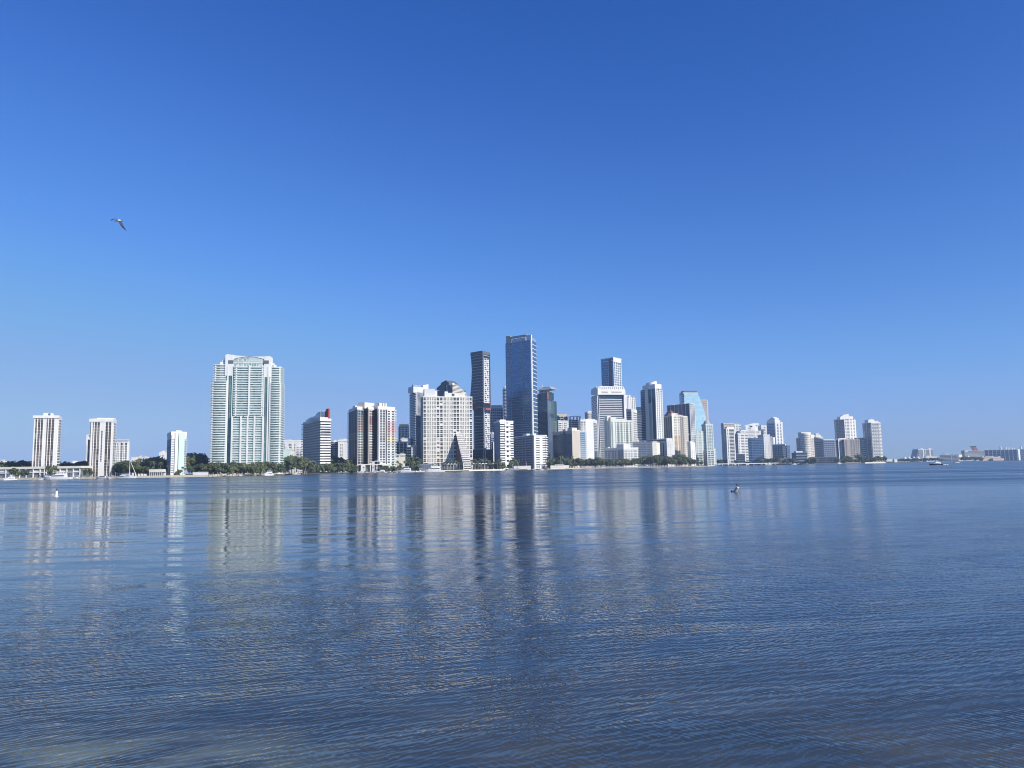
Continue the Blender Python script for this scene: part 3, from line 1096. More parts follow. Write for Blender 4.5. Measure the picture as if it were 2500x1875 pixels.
# ------------------------------------------------------------------ gabled dark tower behind the grid roof
b = Bld('office_tower', 'dark blue gabled tower with a lit stepped side above the grid hotel roof', 'tower',
        [(ex(376), 1780), (ex(540), 1750), (ex(686), 1790)], ey(655), 1)
b.solid('wall', 'slate')
p, u, L, nn = b.seg(0)
prof = [(376, 655), (376, 642), (420, 606), (420, 590), (470, 561), (505, 585), (505, 612), (540, 640), (540, 655)]
mb = MB()
vs = []
for dd in (0.1, -30):
    for X, Y in prof:
        t, z = b.hit(0, ex(X), ey(Y), 0.1)
        vs.append((*(p + u * t + nn * dd)[:], z - (2 if Y == 655 else 0)))
m = len(prof)
mb.add(vs, [tuple(reversed(range(m))), tuple(range(m, 2 * m))] + [(i, (i + 1) % m, m + (i + 1) % m, m + i) for i in range(m)])
b.part('gable', mb, 'slate')
b.fbox('centre_stripe', 0, ex(464), ex(476), ey(605), ey(690), 'dark_slate', d1=0.4)
p, u, L, nn = b.seg(1)
for j in range(9):
    mb = MB()
    z = b.h + 11 - 3.0 * j
    t1 = L * min(1.0, 0.34 + 0.12 * j)
    pts = [p + u * 0.5 + nn * 1.2, p + u * t1 + nn * (1.2 + 0.6), p + u * t1 - nn * 18, p + u * 0.5 - nn * 18]
    mb.prism([(q.x, q.y) for q in pts], z - 1.6, z)
    b.part('terrace_slab', mb, 'warm_white')
    mb = MB()
    pts = [p + u * 0.8 + nn * 0.2, p + u * (t1 - 1.5) - nn * 0.3, p + u * (t1 - 1.5) - nn * 17, p + u * 0.8 - nn * 17]
    mb.prism([(q.x, q.y) for q in pts], z - 3.5, z - 1.5)
    b.part('window_strip', mb, 'glass_teal')
b.roofbox('mast_block', 1, ex(545), ex(565), ey(590), 'warm_white', 6, 6)

# ------------------------------------------------------------------ dark hourglass tower
z_pts = [(265, 0), (360, 5), (440, 7), (560, 3), (650, -4), (720, -9), (800, -8)]


def hour(f):
    py = 1400 - f * (1400 - 265)
    if py >= 805:
        v = 18
    else:
        v = z_pts[-1][1]
        for (a, va), (c, vc) in zip(z_pts, z_pts[1:]):
            if py <= a:
                v = va
                break
            if a <= py <= c:
                v = va + (vc - va) * (py - a) / (c - a)
                break
    return (v * 0.45, 0.0)


b = Bld('office_tower', 'slim dark waisted tower with a pale notched side and a red brown belt', 'tower',
        [(ex(738), 1665), (ex(862), 1640), (ex(940), 1668)], ey(262), 1, shape=hour)
b.solid('glazing', 'glass_navy')
NF = 58
fh = b.h / NF
b.slabs('concrete', n=40, h=0.2, d=0.5, name='floor_edge', skip=(19, 20))
p, u, L, nn = b.seg(1)
for j in range(10, NF - 3):
    if j in (28, 29, 30, 31):
        continue
    mb = MB()
    a = 0.22 + 0.09 * ((j * 7) % 3)
    c = 0.86 - 0.05 * ((j * 5) % 3)
    o_ = 0.06 * ((j * 3) % 4)
    b._fb(mb, 1, L * 0.15, L * 0.23, fh * j, fh * (j + 1), -1, 0.9)
    b._fb(mb, 1, L * (0.34 + o_), L * (0.50 + o_), fh * (j + 0.30), fh * (j + 0.85), -1, 0.85)
    b._fb(mb, 1, L * (0.72 - o_ * .5), L * 0.84, fh * (j + 0.2), fh * (j + 0.8), -1, 0.85)
    b._fb(mb, 1, L * 0.23, L * 0.86, fh * j, fh * (j + 0.30), -1, 0.7)
    b.part('notched_panel', mb, 'soft_white')
b.piers(1, [(0.0, 0.13)], 'slate', 1.2, name='corner_frame')
b.piers(1, [(0.88, 1.0)], 'dark_slate', 1.2, name='corner_frame')
b.fbox('belt', 0, ex(760), ex(858), ey(808), ey(850), 'maroon', -2, 0.9)
b.fbox('belt', 1, ex(890), ex(944), ey(856), ey(880), 'brick_red', -2, 1.8)
b.fbox('belt_recess', 1, ex(866), ex(936), ey(806), ey(854), 'black_paint', -2, 1.5)
b.cap('slate', 7, 0.4, 'parapet')
b = Bld('office_block', 'dark glass base block with a pale ladder frame at the foot of the waisted tower', 'building', [(ex(762), 1560), (ex(872), 1556), (ex(975), 1566)], ey(1300), 1, depth=20)
b.solid('glazing', 'glass_navy')
b.cap('slate', 1.5, 0.4, 'parapet')
b.fbox('ladder_frame', 1, ex(874), ex(880), ey(1298), None, 'soft_white', d1=0.8)
b.fbox('ladder_frame', 1, ex(892), ex(898), ey(1298), None, 'soft_white', d1=0.8)
b.bands(1, 'soft_white', n=9, h=0.12, d=0.6, a=0.02, b=0.24, name='ladder_rung')
b.bands(0, 'slate', n=7, h=0.1, d=0.3, name='spandrel')

# ------------------------------------------------------------------ background right of it
b = Bld('office_tower', 'grey banded office with a white plant box between the waisted and tallest towers', 'tower', [(ex(925), 1900), (ex(1082), 1910)], ey(862), depth=40)
b.solid('glazing', 'glass_navy')
b.bands(0, 'soft_white', n=38, h=0.28, d=0.6, name='floor_band')
b.piers(0, even(8, 0.035), 'blue_grey', 0.5)
b.roofbox('plant_box', 0, ex(955), ex(1078), ey(826), 'white', 1, 20)
mb = MB()
rt = Bld('apartment_tower', 'rounded balcony tower edge just left of the tallest glass tower', 'tower', [(ex(1074), 2000), (ex(1150), 2000)], ey(640), depth=60)
b = rt
c_ = Vector(b.pts[0]) * 0 + Vector(((b.pts[0].x + b.pts[1].x) / 2, b.pts[0].y + 38))
rad = (b.pts[1] - b.pts[0]).length / 2
mb.lathe([(rad - 2, 0), (rad - 2, b.h)], 28, (c_.x, c_.y))
b.part('glazing', mb, 'glass_navy')
NF = 56
for j in range(NF):
    mb = MB()
    z = b.h * j / NF
    mb.lathe([(rad, z), (rad, z + b.h / NF * 0.4)], 28, (c_.x, c_.y))
    b.part('balcony', mb, 'soft_white')
mb = MB()
mb.lathe([(rad * 0.8, b.h - 1), (rad * 0.8, b.h + 6), (rad * 0.5, b.h + 8)], 24, (c_.x, c_.y))
b.part('roof_drum', mb, 'soft_white')

# ------------------------------------------------------------------ white balcony block with its side's shade painted blue-grey
b = Bld('apartment_block', 'white balcony block with dark recess column and a plain grey side under the tallest tower', 'tower',
        [(ex(985), 1530), (ex(1048), 1490), (ex(1190), 1506)], ey(1000), 1)
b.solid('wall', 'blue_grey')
b.piers(1, [(0.0, 1.0)], 'glass_dark', 0.3, 2, b.h - 2, 'window_wall')
NF = 20
b.bands(1, 'white', n=NF, h=0.55, d=1.0, a=0.0, b=0.36, name='balcony')
b.bands(1, 'white', n=NF, h=0.55, d=1.0, a=0.72, b=1.0, name='balcony')
b.bands(1, 'white', n=NF // 2, h=0.6, d=2.2, a=0.33, b=0.75, name='balcony')
b.piers(1, [(0.36, 0.46), (0.62, 0.72)], 'white', 1.3)
b.winrow(0, [(0.15, 0.3), (0.5, 0.6)], 'glass_dark', NF, 3, b.h - 6, (0.3, 0.7))
b.cap('white', 3.5, 0.6, 'parapet')
b.roofbox('penthouse', 1, ex(1052), ex(1112), ey(980), 'white', 2, 14)
b = Bld('low_building', 'small cream tower stub squeezed before the grey side of the white balcony block', 'building', [(ex(952), 1590), (ex(1000), 1594)], ey(1133), depth=16)
b.solid('wall', 'blue_grey')
b.winrow(0, [(0.1, 0.4), (0.5, 0.85)], 'glass_dark', 16, 3, b.h - 8)
b.roofbox('penthouse', 0, ex(968), ex(998), ey(1128), 'warm_white', 0.5, 8)
b.fbox('end_wall', 0, ex(976), ex(998), ey(1222), None, 'cream', d1=3)

# ------------------------------------------------------------------ wide low slab on the water
b = Bld('apartment_block', 'low wide slab with a shaded grey face and bright white end near the docks', 'tower',
        [(ex(1196), 1660), (ex(1410), 1572), (ex(1545), 1590)], ey(1148), 1)
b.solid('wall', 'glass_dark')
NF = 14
b.bands(0, 'blue_grey', n=NF, h=0.55, d=0.9, name='balcony')  # blue grey against the white end: this face's shade painted in
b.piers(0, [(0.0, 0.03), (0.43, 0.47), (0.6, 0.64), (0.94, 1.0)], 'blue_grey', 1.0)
b.bands(1, 'white', n=NF, h=0.62, d=0.8, name='balcony')
b.bands(1, 'white', n=NF, h=0.4, d=2.4, a=0.9, b=1.06, name='balcony')
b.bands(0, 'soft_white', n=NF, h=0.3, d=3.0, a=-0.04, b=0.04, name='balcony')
b.piers(1, [(0.0, 0.14), (0.44, 0.66)], 'white', 0.9)
b.cap('soft_white', 2.0, 0.9, 'parapet')
b.roofbox('penthouse', 1, ex(1405), ex(1540), ey(1143), 'white', 1.5, 14)
b.roofbox('roof_tank', 0, ex(1296), ex(1334), ey(1132), 'soft_white', 3, 8)
b.roofbox('stair_head', 0, ex(1368), ex(1400), ey(1130), 'white', 3, 8)

# ------------------------------------------------------------------ tallest glass tower
b = Bld('office_tower', 'tallest tower of the skyline, blue glass with thin white floor lines and pale crown', 'tower',
        [(ex(1108), 1850), (ex(1382), 1800), (ex(1436), 1845)], ey(128), 1)
b.solid('glazing', 'glass_blue')
NF = 62
b.bands(0, 'concrete', n=NF // 2, h=0.10, d=0.4, z0=b.h * 0.36, name='floor_line')
b.bands(0, 'concrete', n=NF // 3, h=0.26, d=0.5, z1=b.h * 0.36, name='floor_band')
b.bands(1, 'soft_white', n=NF // 2, h=0.16, d=0.5, name='floor_line')
b.piers(0, [(0.19, 0.203), (0.655, 0.67)], 'concrete', 0.7, b.h * 0.37, b.h - 6, 'mullion')
b.piers(0, [(0.965, 1.0)], 'soft_white', 1.0, name='corner_pier')
b.piers(1, [(0.0, 0.12)], 'white', 1.0, name='corner_pier')
p, u, L, nn = b.seg(0)
b.roofbox('crown_wall', 0, ex(1114), ex(1160), ey(88), 'concrete', 0.4, 4)
b.roofbox('crown_wall', 0, ex(1330), ex(1381), ey(77), 'soft_white', 0.4, 4)
zc = b.hit(0, 1265, ey(104))[1]
t0, t1 = b.hit(0, ex(1158), ey(95))[0], b.hit(0, ex(1332), ey(95))[0]
mb = MB()
b._fb(mb, 0, t0, t1, zc, b.hit(0, 1265, ey(84))[1], -4.4, -0.4)
b.part('crown_beam', mb, 'concrete')
for X in (1195, 1235, 1262, 1300):
    b.roofbox('crown_column', 0, ex(X), ex(X + 8), ey(104), 'soft_white', 1, 2.5)
b.roofbox('plant_room', 0, ex(1165), ex(1325), ey(116), 'soft_white', 7, 18)
b.roofbox('crown_wall', 1, ex(1386), ex(1434), ey(116), 'blue_grey', 0.5, 4)
b.roofbox('roof_mast', 0, ex(1130), ex(1134), ey(78), 'white', 5, 1)
b.roofbox('roof_mast', 0, ex(1355), ex(1360), ey(68), 'white', 5, 1)
gx, gy = zx(1180, 5.531), zx(880, 5.531)
hx, hy = zx(1400, 5.183), zx(840, 5.183)

# ------------------------------------------------------------------ teal glass tower with hat
b = Bld('office_tower', 'teal glass tower topped by a pale pavilion with a wide flat hat roof', 'tower',
        [(gx(690), 1960), (gx(868), 1930), (gx(988), 1990)], gy(530), 1)
b.solid('glazing', 'glass_teal')
b.bands(0, 'blue_grey', n=34, h=0.14, d=0.4, a=0.0, b=0.85, z0=b.h * 0.4, name='floor_line')
b.piers(0, [(0.97, 1.0)], 'blue_grey', 0.6)
b.piers(1, [(0.0, 0.34)], 'glass_steel', 0.5, name='corner_glazing')
b.fbox('side_shade', 1, gx(905), gx(950), gy(720), gy(770), 'glass_navy', d1=0.7)
b.roofbox('upper_storeys', 0, gx(690), gx(868), gy(445), 'glass_teal', 4, 24)
b.roofbox('upper_storeys', 1, gx(870), gx(930), gy(470), 'glass_steel', 4, 24)
ub = b.hit(0, gx(800), gy(450), -4)[1]
b.roofbox('pavilion_base', 0, gx(752), gx(860), gy(428), 'warm_white', 5, 20, zb=ub)
for X in (754, 776, 798, 820, 842, 862):
    b.roofbox('pavilion_column', 0, gx(X), gx(X + 8), gy(378), 'warm_white', 5.5, 3, zb=ub)
b.roofbox('pavilion_core', 0, gx(772), gx(850), gy(380), 'glass_dark', 9, 12, zb=ub)
p, u, L, nn = b.seg(0)
t0, z0 = b.hit(0, gx(722), gy(398), -2)
t1, z1 = b.hit(0, gx(922), gy(398), -2)
zt = b.hit(0, gx(815), gy(362), -12)[1]
q = [p + u * t0 - nn * 2, p + u * t1 - nn * 2, p + u * t1 - nn * 30, p + u * t0 - nn * 30]
cc = sum(q, Vector((0, 0))) / 4
mb = MB()
mb.loft([(v.x, v.y, (z0 + z1) / 2) for v in q], [(*(cc + (v - cc) * 0.45)[:], zt) for v in q])
b.part('hat_roof', mb, 'concrete')
mb = MB()
zs = b.hit(0, gx(797), gy(325), -12)[1]
tq = p + u * b.hit(0, gx(797), gy(340), -12)[0] - nn * 12
mb.tube([(tq.x, tq.y, zt - 1), (tq.x, tq.y, zs)], [0.9, 0.3], 6)
b.part('spire', mb, 'soft_white')
b.fbox('construction_hoist', 0, gx(852), gx(866), gy(430), gy(520), 'brick_red', d0=-4, d1=0.8)

# ------------------------------------------------------------------ cluster between teal tower and the frame building
b = Bld('apartment_tower', 'dark glass tower with a beige plant box right of the teal hat tower', 'tower', [(gx(985), 2100), (gx(1133), 2108)], gy(760), depth=40)
b.solid('glazing', 'glass_navy')
b.bands(0, 'soft_white', n=26, h=0.2, d=0.6, name='floor_band')
b.piers(0, even(4, 0.04), 'soft_white', 0.7)
b.roofbox('plant_box', 0, gx(988), gx(1130), gy(722), 'beige', 1, 20)
b = Bld('apartment_tower', 'white framed tower with an open portal roof frame behind the dark fronted block', 'tower', [(gx(1130), 2090), (gx(1318), 2100)], gy(808), depth=30)
b.solid('glazing', 'glass_dark')
b.bands(0, 'white', n=24, h=0.4, d=0.8, name='balcony')
b.piers(0, [(0.0, 0.1), (0.28, 0.32), (0.9, 1.0)], 'white', 1.0)
for X in (1132, 1168, 1215, 1262, 1300):
    b.roofbox('frame_post', 0, gx(X), gx(X + 14), gy(760), 'white', 0.5, 6)
b.roofbox('frame_beam', 0, gx(1130), gx(1316), gy(755), 'white', 0.4, 10, zb=b.h + 12)
b = Bld('apartment_tower', 'white tower with scattered dark balcony openings above the dark fronted block', 'tower', [(gx(1012), 2000), (gx(1148), 2010)], gy(818), depth=24)
b.solid('wall', 'white')
b.winrow(0, [(0.1, 0.3), (0.58, 0.7)], 'glass_dark', 22, 5, b.h - 3, (0.15, 0.7), 0.2)
b.winrow(0, [(0.38, 0.42), (0.8, 0.86)], 'glass_grey', 22, 5, b.h - 3, (0.2, 0.75), 0.2)
b.bands(0, 'white', n=22, h=0.25, d=1.4, a=0.08, b=0.32, name='balcony')
b.cap('white', 2, 0.4, 'parapet')
b = Bld('apartment_tower', 'narrow white balcony tower beside the blank white slab', 'tower', [(gx(1310), 1990), (gx(1392), 1996)], gy(800), depth=24)
b.solid('wall', 'white')
b.winrow(0, [(0.08, 0.4), (0.55, 0.8)], 'glass_dark', 24, 5, b.h - 4, (0.2, 0.7), 0.2)
b.bands(0, 'white', n=24, h=0.25, d=1.2, a=0.05, b=0.85, name='balcony')
b.roofbox('stair_head', 0, gx(1352), gx(1376), gy(786), 'white', 2, 8)

# ------------------------------------------------------------------ dark fronted block with beige end
b = Bld('apartment_block', 'block with a dark chequered front and plain beige end wall behind the palms', 'tower',
        [(gx(928), 1800), (gx(1197), 1730), (gx(1300), 1746)], gy(955), 1)
b.solid('wall', 'beige')
b.piers(0, [(0.06, 0.97)], 'glass_navy', 0.4, 0, b.h - 5, 'window_wall')
b.bands(0, 'slate', n=19, h=0.22, d=0.9, z1=b.h - 4, a=0.06, b=0.97, name='balcony')
for k in range(26):
    a = random.uniform(0.1, 0.9)
    j = random.randrange(1, 18)
    L = b.seg(0)[2]
    mb = MB()
    zq = (b.h - 4) / 19 * j
    b._fb(mb, 0, L * a, L * a + 3.0, zq, zq + 2.3, 0.2, 0.85)
    b.part('balcony_screen', mb, 'blue_grey')
b.piers(0, [(0.0, 0.06)], 'warm_white', 1.2)
b.piers(0, [(0.58, 0.66)], 'slate', 1.1)
b.cap('beige', 3, 0.6, 'parapet')
b.roofbox('penthouse', 0, gx(1150), gx(1196), gy(912), 'warm_white', 2, 14)
b.roofbox('penthouse', 1, gx(1196), gx(1240), gy(908), 'warm_white', 2, 14)
b.roofbox('penthouse', 1, gx(1232), gx(1300), gy(938), 'warm_white', 0.5, 10)
b.roofbox('roof_vent', 0, gx(1068), gx(1110), gy(930), 'beige', 4, 8)
# blue balconies
b = Bld('apartment_block', 'narrow block with bright blue balcony stripes between beige and blank white walls', 'tower', [(gx(1296), 1760), (gx(1392), 1768)], gy(957), depth=24)
b.solid('wall', 'soft_white')
b.piers(0, [(0.14, 0.78)], 'glass_dark', 0.3, 2, b.h - 2, 'window_wall')
b.bands(0, ['sky_blue'], n=18, h=0.42, d=1.4, a=0.14, b=0.8, name='balcony')
b.bands(0, 'white', n=18, h=0.26, d=1.3, a=0.14, b=0.8, name='floor_edge', ph=0.5)
b.piers(0, [(0.0, 0.12), (0.8, 1.0)], 'soft_white', 0.8)
# blank white slab
b = Bld('apartment_block', 'tall blank white end wall with a shaded glazed return beside blue balconies', 'tower',
        [(gx(1382), 1800), (gx(1480), 1806), (gx(1536), 1860)], gy(795), 1)
b.solid('wall', 'white')
b.piers(1, [(0.1, 0.9)], 'glass_steel', 0.3, 2, b.h - 8, 'window_wall')
b.bands(1, 'soft_white', n=20, h=0.3, d=0.9, z0=b.h * 0.35, name='balcony')
b.roofbox('parapet', 0, gx(1384), gx(1470), gy(790), 'white', 0.6, 5)

# ------------------------------------------------------------------ tall dark tower behind frame building
b = Bld('apartment_tower', 'tall slim dark glass tower with a white roof frame above the perforated white frame building', 'tower',
        [(hx(350), 2330), (hx(500), 2290), (hx(600), 2330)], hy(172), 1)
b.solid('glazing', 'glass_blue')
NF = 44
b.bands(0, 'blue_grey', n=NF, h=0.3, d=0.7, name='balcony', z1=b.h - 12)
b.bands(1, 'soft_white', n=NF, h=0.35, d=0.8, name='balcony', z1=b.h - 14)
b.piers(1, [(0.0, 0.06), (0.22, 0.3), (0.46, 0.52), (0.68, 0.74), (0.94, 1.0)], 'soft_white', 1.0)
b.piers(0, [(0.0, 0.03), (0.6, 0.63)], 'soft_white', 0.9)
b.piers(0, [(0.63, 0.85)], 'glass_navy', 1.1, name='bay_glazing')
b.cap('white', 3.0, 1.5, 'roof_frame')
b.bands(1, 'white', n=1, h=1.0, d=0.9, z0=b.h - 12, z1=b.h, name='crown_band')
b.bands(0, 'white', n=1, h=0.5, d=0.9, z0=b.h - 9, z1=b.h - 6, name='crown_band')

# ------------------------------------------------------------------ perforated frame building
b = Bld('office_tower', 'white building with a perforated chamfered frame around dark banded glass', 'tower',
        [(hx(226), 2040), (hx(298), 1985), (hx(650), 2010)], hy(640), 1)
b.solid('glazing', 'glass_navy')
NF = 38
b.bands(1, 'soft_white', n=NF, h=0.4, d=0.6, a=0.06, b=0.9, z1=b.h - 8, name='spandrel')
b.piers(1, [(0.0, 0.02), (0.055, 0.065)], 'white', 1.0)
b.piers(1, [(0.93, 1.0)], 'white', 5.0, name='frame_leg')
b.piers(0, [(0.0, 1.0)], 'white', 0.4, name='frame_leg')
L = b.seg(0)[2]
rr = random.Random(3)
for j in range(NF):
    mb = MB()
    z = b.h / NF * j
    for a in ((0.08, 0.3), (0.55, 0.8)) if j % 2 else ((0.3, 0.5), (0.75, 0.95)):
        mb_a = a[0] + rr.uniform(-.04, .04)
        b._fb(mb, 0, L * mb_a, L * (mb_a + 0.2), z + 1.0, z + 3.3, 0.3, 0.5)
    b.part('window_strip', mb, 'glass_dark')
p, u, L, nn = b.seg(1)
prof = [(298, 640), (298, 560), (318, 532), (622, 540), (648, 590), (648, 640)]
mb = MB()
vs = []
for dd in (4.5, -8):
    for X, Y in prof:
        t, z = b.hit(1, hx(X), hy(Y), 0)
        vs.append((*(p + u * t + nn * dd)[:], z - (0.5 if Y == 640 else 0)))
m = len(prof)
mb.add(vs, [tuple(reversed(range(m))), tuple(range(m, 2 * m))] + [(i, (i + 1) % m, m + (i + 1) % m, m + i) for i in range(m)])
fr = b.part('crown_frame', mb, 'white')
for X in range(322, 610, 26):
    off = 4 if (X // 26) % 2 else 0
    b.fbox('perforation', 1, hx(X), hx(X + 9), hy(546 + off), hy(566 + off * 2), 'glass_grey', 4.3, 4.7, fr)
for X, w in ((345, 80), (470, 130)):
    b.fbox('crown_recess', 1, hx(X), hx(X + w), hy(603), hy(622), 'concrete', 4.3, 4.6, fr)
p0, u0, L0, n0 = b.seg(0)
mb = MB()
vs = []
for dd in (1.0, -6):
    for X, Y in ((226, 640), (226, 578), (298, 535), (298, 640)):
        t, z = b.hit(0, hx(X), hy(Y), 0)
        vs.append((*(p0 + u0 * min(t, L0 - 0.2) + n0 * dd)[:], z - (0.5 if Y == 640 else 0)))
mb.add(vs, [(0, 3, 2, 1), (4, 5, 6, 7), (0, 1, 5, 4), (1, 2, 6, 5), (2, 3, 7, 6), (3, 0, 4, 7)])
b.part('chamfer', mb, 'white')
b = Bld('apartment_tower', 'small white stub tower left of the perforated frame building', 'tower', [(hx(178), 2120), (hx(236), 2126)], hy(862), depth=30)
b.solid('glazing', 'glass_dark')
b.bands(0, 'white', n=26, h=0.45, d=0.8, name='balcony')
b.piers(0, [(0.4, 0.6)], 'white', 0.9)
b.cap('white', 3, 0.6, 'parapet')
b.roofbox('penthouse', 0, hx(185), hx(232), hy(845), 'soft_white', 2, 10)

# ------------------------------------------------------------------ white tower pair right of it
b = Bld('apartment_tower', 'white tower with tall window columns tucked right behind the perforated frame building', 'tower', [(hx(640), 2200), (hx(780), 2212), (hx(792), 2240)], hy(668), 1)
b.solid('glazing', 'glass_grey')
b.bands(0, 'white', n=36, h=0.35, d=0.7, name='floor_band')
b.piers(0, even(7, 0.07), 'white', 1.0)
b.piers(0, [(0.42, 0.56)], 'white', 1.4, z1=b.h + 5)
b.roofbox('penthouse', 0, hx(658), hx(715), hy(644), 'white', 2, 14)
b = Bld('apartment_tower', 'white horizontally striped block in front of the window column tower', 'tower', [(hx(648), 2100), (hx(762), 2106), (hx(798), 2136)], hy(838), 1)
b.solid('glazing', 'glass_grey')
b.slabs('white', n=26, h=0.5, d=0.8, name='balcony')
b.piers(0, [(0.0, 0.1), (0.75, 0.95)], 'white', 0.9)
b.cap('white', 6, 0.6, 'parapet')

# ------------------------------------------------------------------ mint tower
b = Bld('apartment_tower', 'pale mint tower with stepped roof and columns of dark balconies behind the low white block', 'tower',
        [(hx(388), 1890), (hx(470), 1856), (hx(736), 1874)], hy(965), 1)
b.solid('wall', 'mint_white')
L = b.seg(1)[2]
cols = [(0.03, 0.10), (0.20, 0.24), (0.30, 0.40), (0.46, 0.55), (0.62, 0.66), (0.72, 0.82), (0.90, 0.97)]
b.winrow(1, cols, 'glass_dark', 20, 4, b.h - 3, (0.2, 0.72), 0.15)
for a, c in ((0.03, 0.10), (0.30, 0.40), (0.46, 0.55), (0.72, 0.82), (0.90, 0.97)):
    b.bands(1, 'mint_white', n=20, h=0.22, d=1.6, z0=4, z1=b.h - 3, a=a, b=c + 0.02, name='balcony')
b.winrow(0, [(0.25, 0.35), (0.6, 0.7)], 'glass_grey', 20, 4, b.h - 3, (0.3, 0.6), 0.1)
b.roofbox('stepped_penthouse', 1, hx(470), hx(540), hy(924), 'mint_white', 0.4, 18)
b.roofbox('stepped_penthouse', 1, hx(540), hx(652), hy(944), 'warm_white', 0.7, 16)
b.roofbox('stepped_penthouse', 1, hx(425), hx(471), hy(910), 'warm_white', 6, 12)
b.cap('warm_white', 1.5, 0.4, 'parapet')

# ------------------------------------------------------------------ dark infill behind the slanted-drum tower
b = Bld('office_tower', 'plain teal glass top showing left of the white tower with the roof drum', 'tower', [(hx(780), 2360), (hx(880), 2366)], hy(800), depth=40)
b.solid('glazing', 'glass_teal')
b.bands(0, 'slate', n=16, h=0.15, d=0.3, name='spandrel')
b.cap('glass_teal', 2, 0.4, 'parapet')
b = Bld('apartment_tower', 'dark blue banded tower in the shade left of the white tower with the roof drum', 'tower', [(hx(796), 2250), (hx(872), 2256)], hy(884), depth=40)
b.solid('glazing', 'glass_navy')
b.bands(0, 'blue_grey', n=32, h=0.35, d=0.8, name='balcony')
b.roofbox('plant_room', 0, hx(810), hx(860), hy(876), 'slate', 2, 12)

# ------------------------------------------------------------------ white tower with slanted roof drum
b = Bld('apartment_tower', 'tall white and teal tower with a slanted drum on its roof and diagonal striped bay', 'tower',
        [(hx(850), 2040), (hx(1030), 1990), (hx(1118), 2024)], hy(560), 1)
b.solid('glazing', 'glass_teal')
NF = 44
b.bands(0, 'blue_grey', n=NF, h=0.35, d=1.4, a=-0.03, b=0.3, name='balcony')
b.piers(0, [(0.36, 0.5)], 'ice_white', 1.4, z1=b.h + 6, name='white_pier')
b.piers(0, [(0.3, 0.35)], 'ice_white', 0.9)
p, u, L, nn = b.seg(0)
for j in range(NF - 8):
    z = b.h / NF * j
    q0, q1 = L * 0.52, L * 0.76
    mb = MB()
    vs = []
    for dd in (1.1, -0.4):
        vs += [(*(p + u * q0 + nn * dd)[:], z), (*(p + u * q1 + nn * dd)[:], z + 2.6), (*(p + u * q1 + nn * dd)[:], z + 4.6), (*(p + u * q0 + nn * dd)[:], z + 2.0)]
    mb.add(vs, [(0, 1, 2, 3), (7, 6, 5, 4), (0, 4, 5, 1), (1, 5, 6, 2), (2, 6, 7, 3), (3, 7, 4, 0)])
    b.part('slanted_fin', mb, 'ice_white')
b.piers(0, [(0.5, 0.53), (0.75, 0.78)], 'ice_white', 1.2)
b.bands(0, 'glass_steel', n=NF, h=0.2, d=0.5, a=0.78, b=1.0, name='spandrel')
b.bands(1, 'white', n=NF, h=0.45, d=0.9, name='balcony')
b.piers(1, [(0.0, 0.12), (0.3, 0.4), (0.6, 0.7), (0.94, 1.0)], 'white', 1.3)
b.roofbox('penthouse', 0, hx(872), hx(1030), hy(516), 'white', 1, 22)
b.roofbox('penthouse', 1, hx(1028), hx(1080), hy(542), 'white', 1, 22)
zd = b.hit(0, hx(975), hy(520), -12)[1]
zd1, zd2 = b.hit(0, hx(930), hy(492), -12)[1], b.hit(0, hx(1025), hy(476), -12)[1]
td0, td1 = b.hit(0, hx(930), hy(500), -12)[0], b.hit(0, hx(1025), hy(500), -12)[0]
cc = p + u * ((td0 + td1) / 2) - nn * 14
rad = (td1 - td0) / 2
ring0, ring1 = [], []
for k in range(24):
    a = 2 * math.pi * k / 24
    o = u * math.cos(a) * rad + nn * math.sin(a) * rad * 0.9
    ring0.append((*(cc + o)[:], zd - 4))
    ring1.append((*(cc + o)[:], zd1 + (zd2 - zd1) * 0.5 - math.sin(a) * 2.2 + math.cos(a) * 1.0))
mb = MB()
mb.loft(ring0, ring1)
dr = b.part('roof_drum', mb, 'white')
mb = MB()
mb.loft([(cc.x + (x - cc.x) * .9, cc.y + (y - cc.y) * .9, z - 0.6) for x, y, z in ring1], [(cc.x + (x - cc.x) * .85, cc.y + (y - cc.y) * .85, z + 0.15) for x, y, z in ring1])
b.part('drum_opening', mb, 'slate', dr)

# ------------------------------------------------------------------ dark white-gridded glass
b = Bld('office_tower', 'broad dark glass office with white vertical fins behind the red roofed tower', 'tower',
        [(hx(1182), 2330), (hx(1470), 2260), (hx(1530), 2290)], hy(752), 1)
b.solid('glazing', 'glass_navy')
b.piers(0, even(7, 0.018), 'soft_white', 0.8, b.h * 0.3, name='fin')
b.bands(0, 'blue_grey', n=30, h=0.1, d=0.4, name='floor_line')
b.bands(1, 'soft_white', n=30, h=0.2, d=0.8, name='floor_line')
b.piers(1, even(5, 0.08), 'soft_white', 1.0, name='fin')
b.bands(0, 'soft_white', n=1, h=1, d=1.0, z0=b.h * 0.5, z1=b.h * 0.515, name='belt')
b.bands(1, 'soft_white', n=1, h=1, d=1.2, z0=b.h * 0.5, z1=b.h * 0.515, name='belt')
b.cap('soft_white', 1.5, 0.8, 'roof_frame')

# ------------------------------------------------------------------ cyan flaring tower

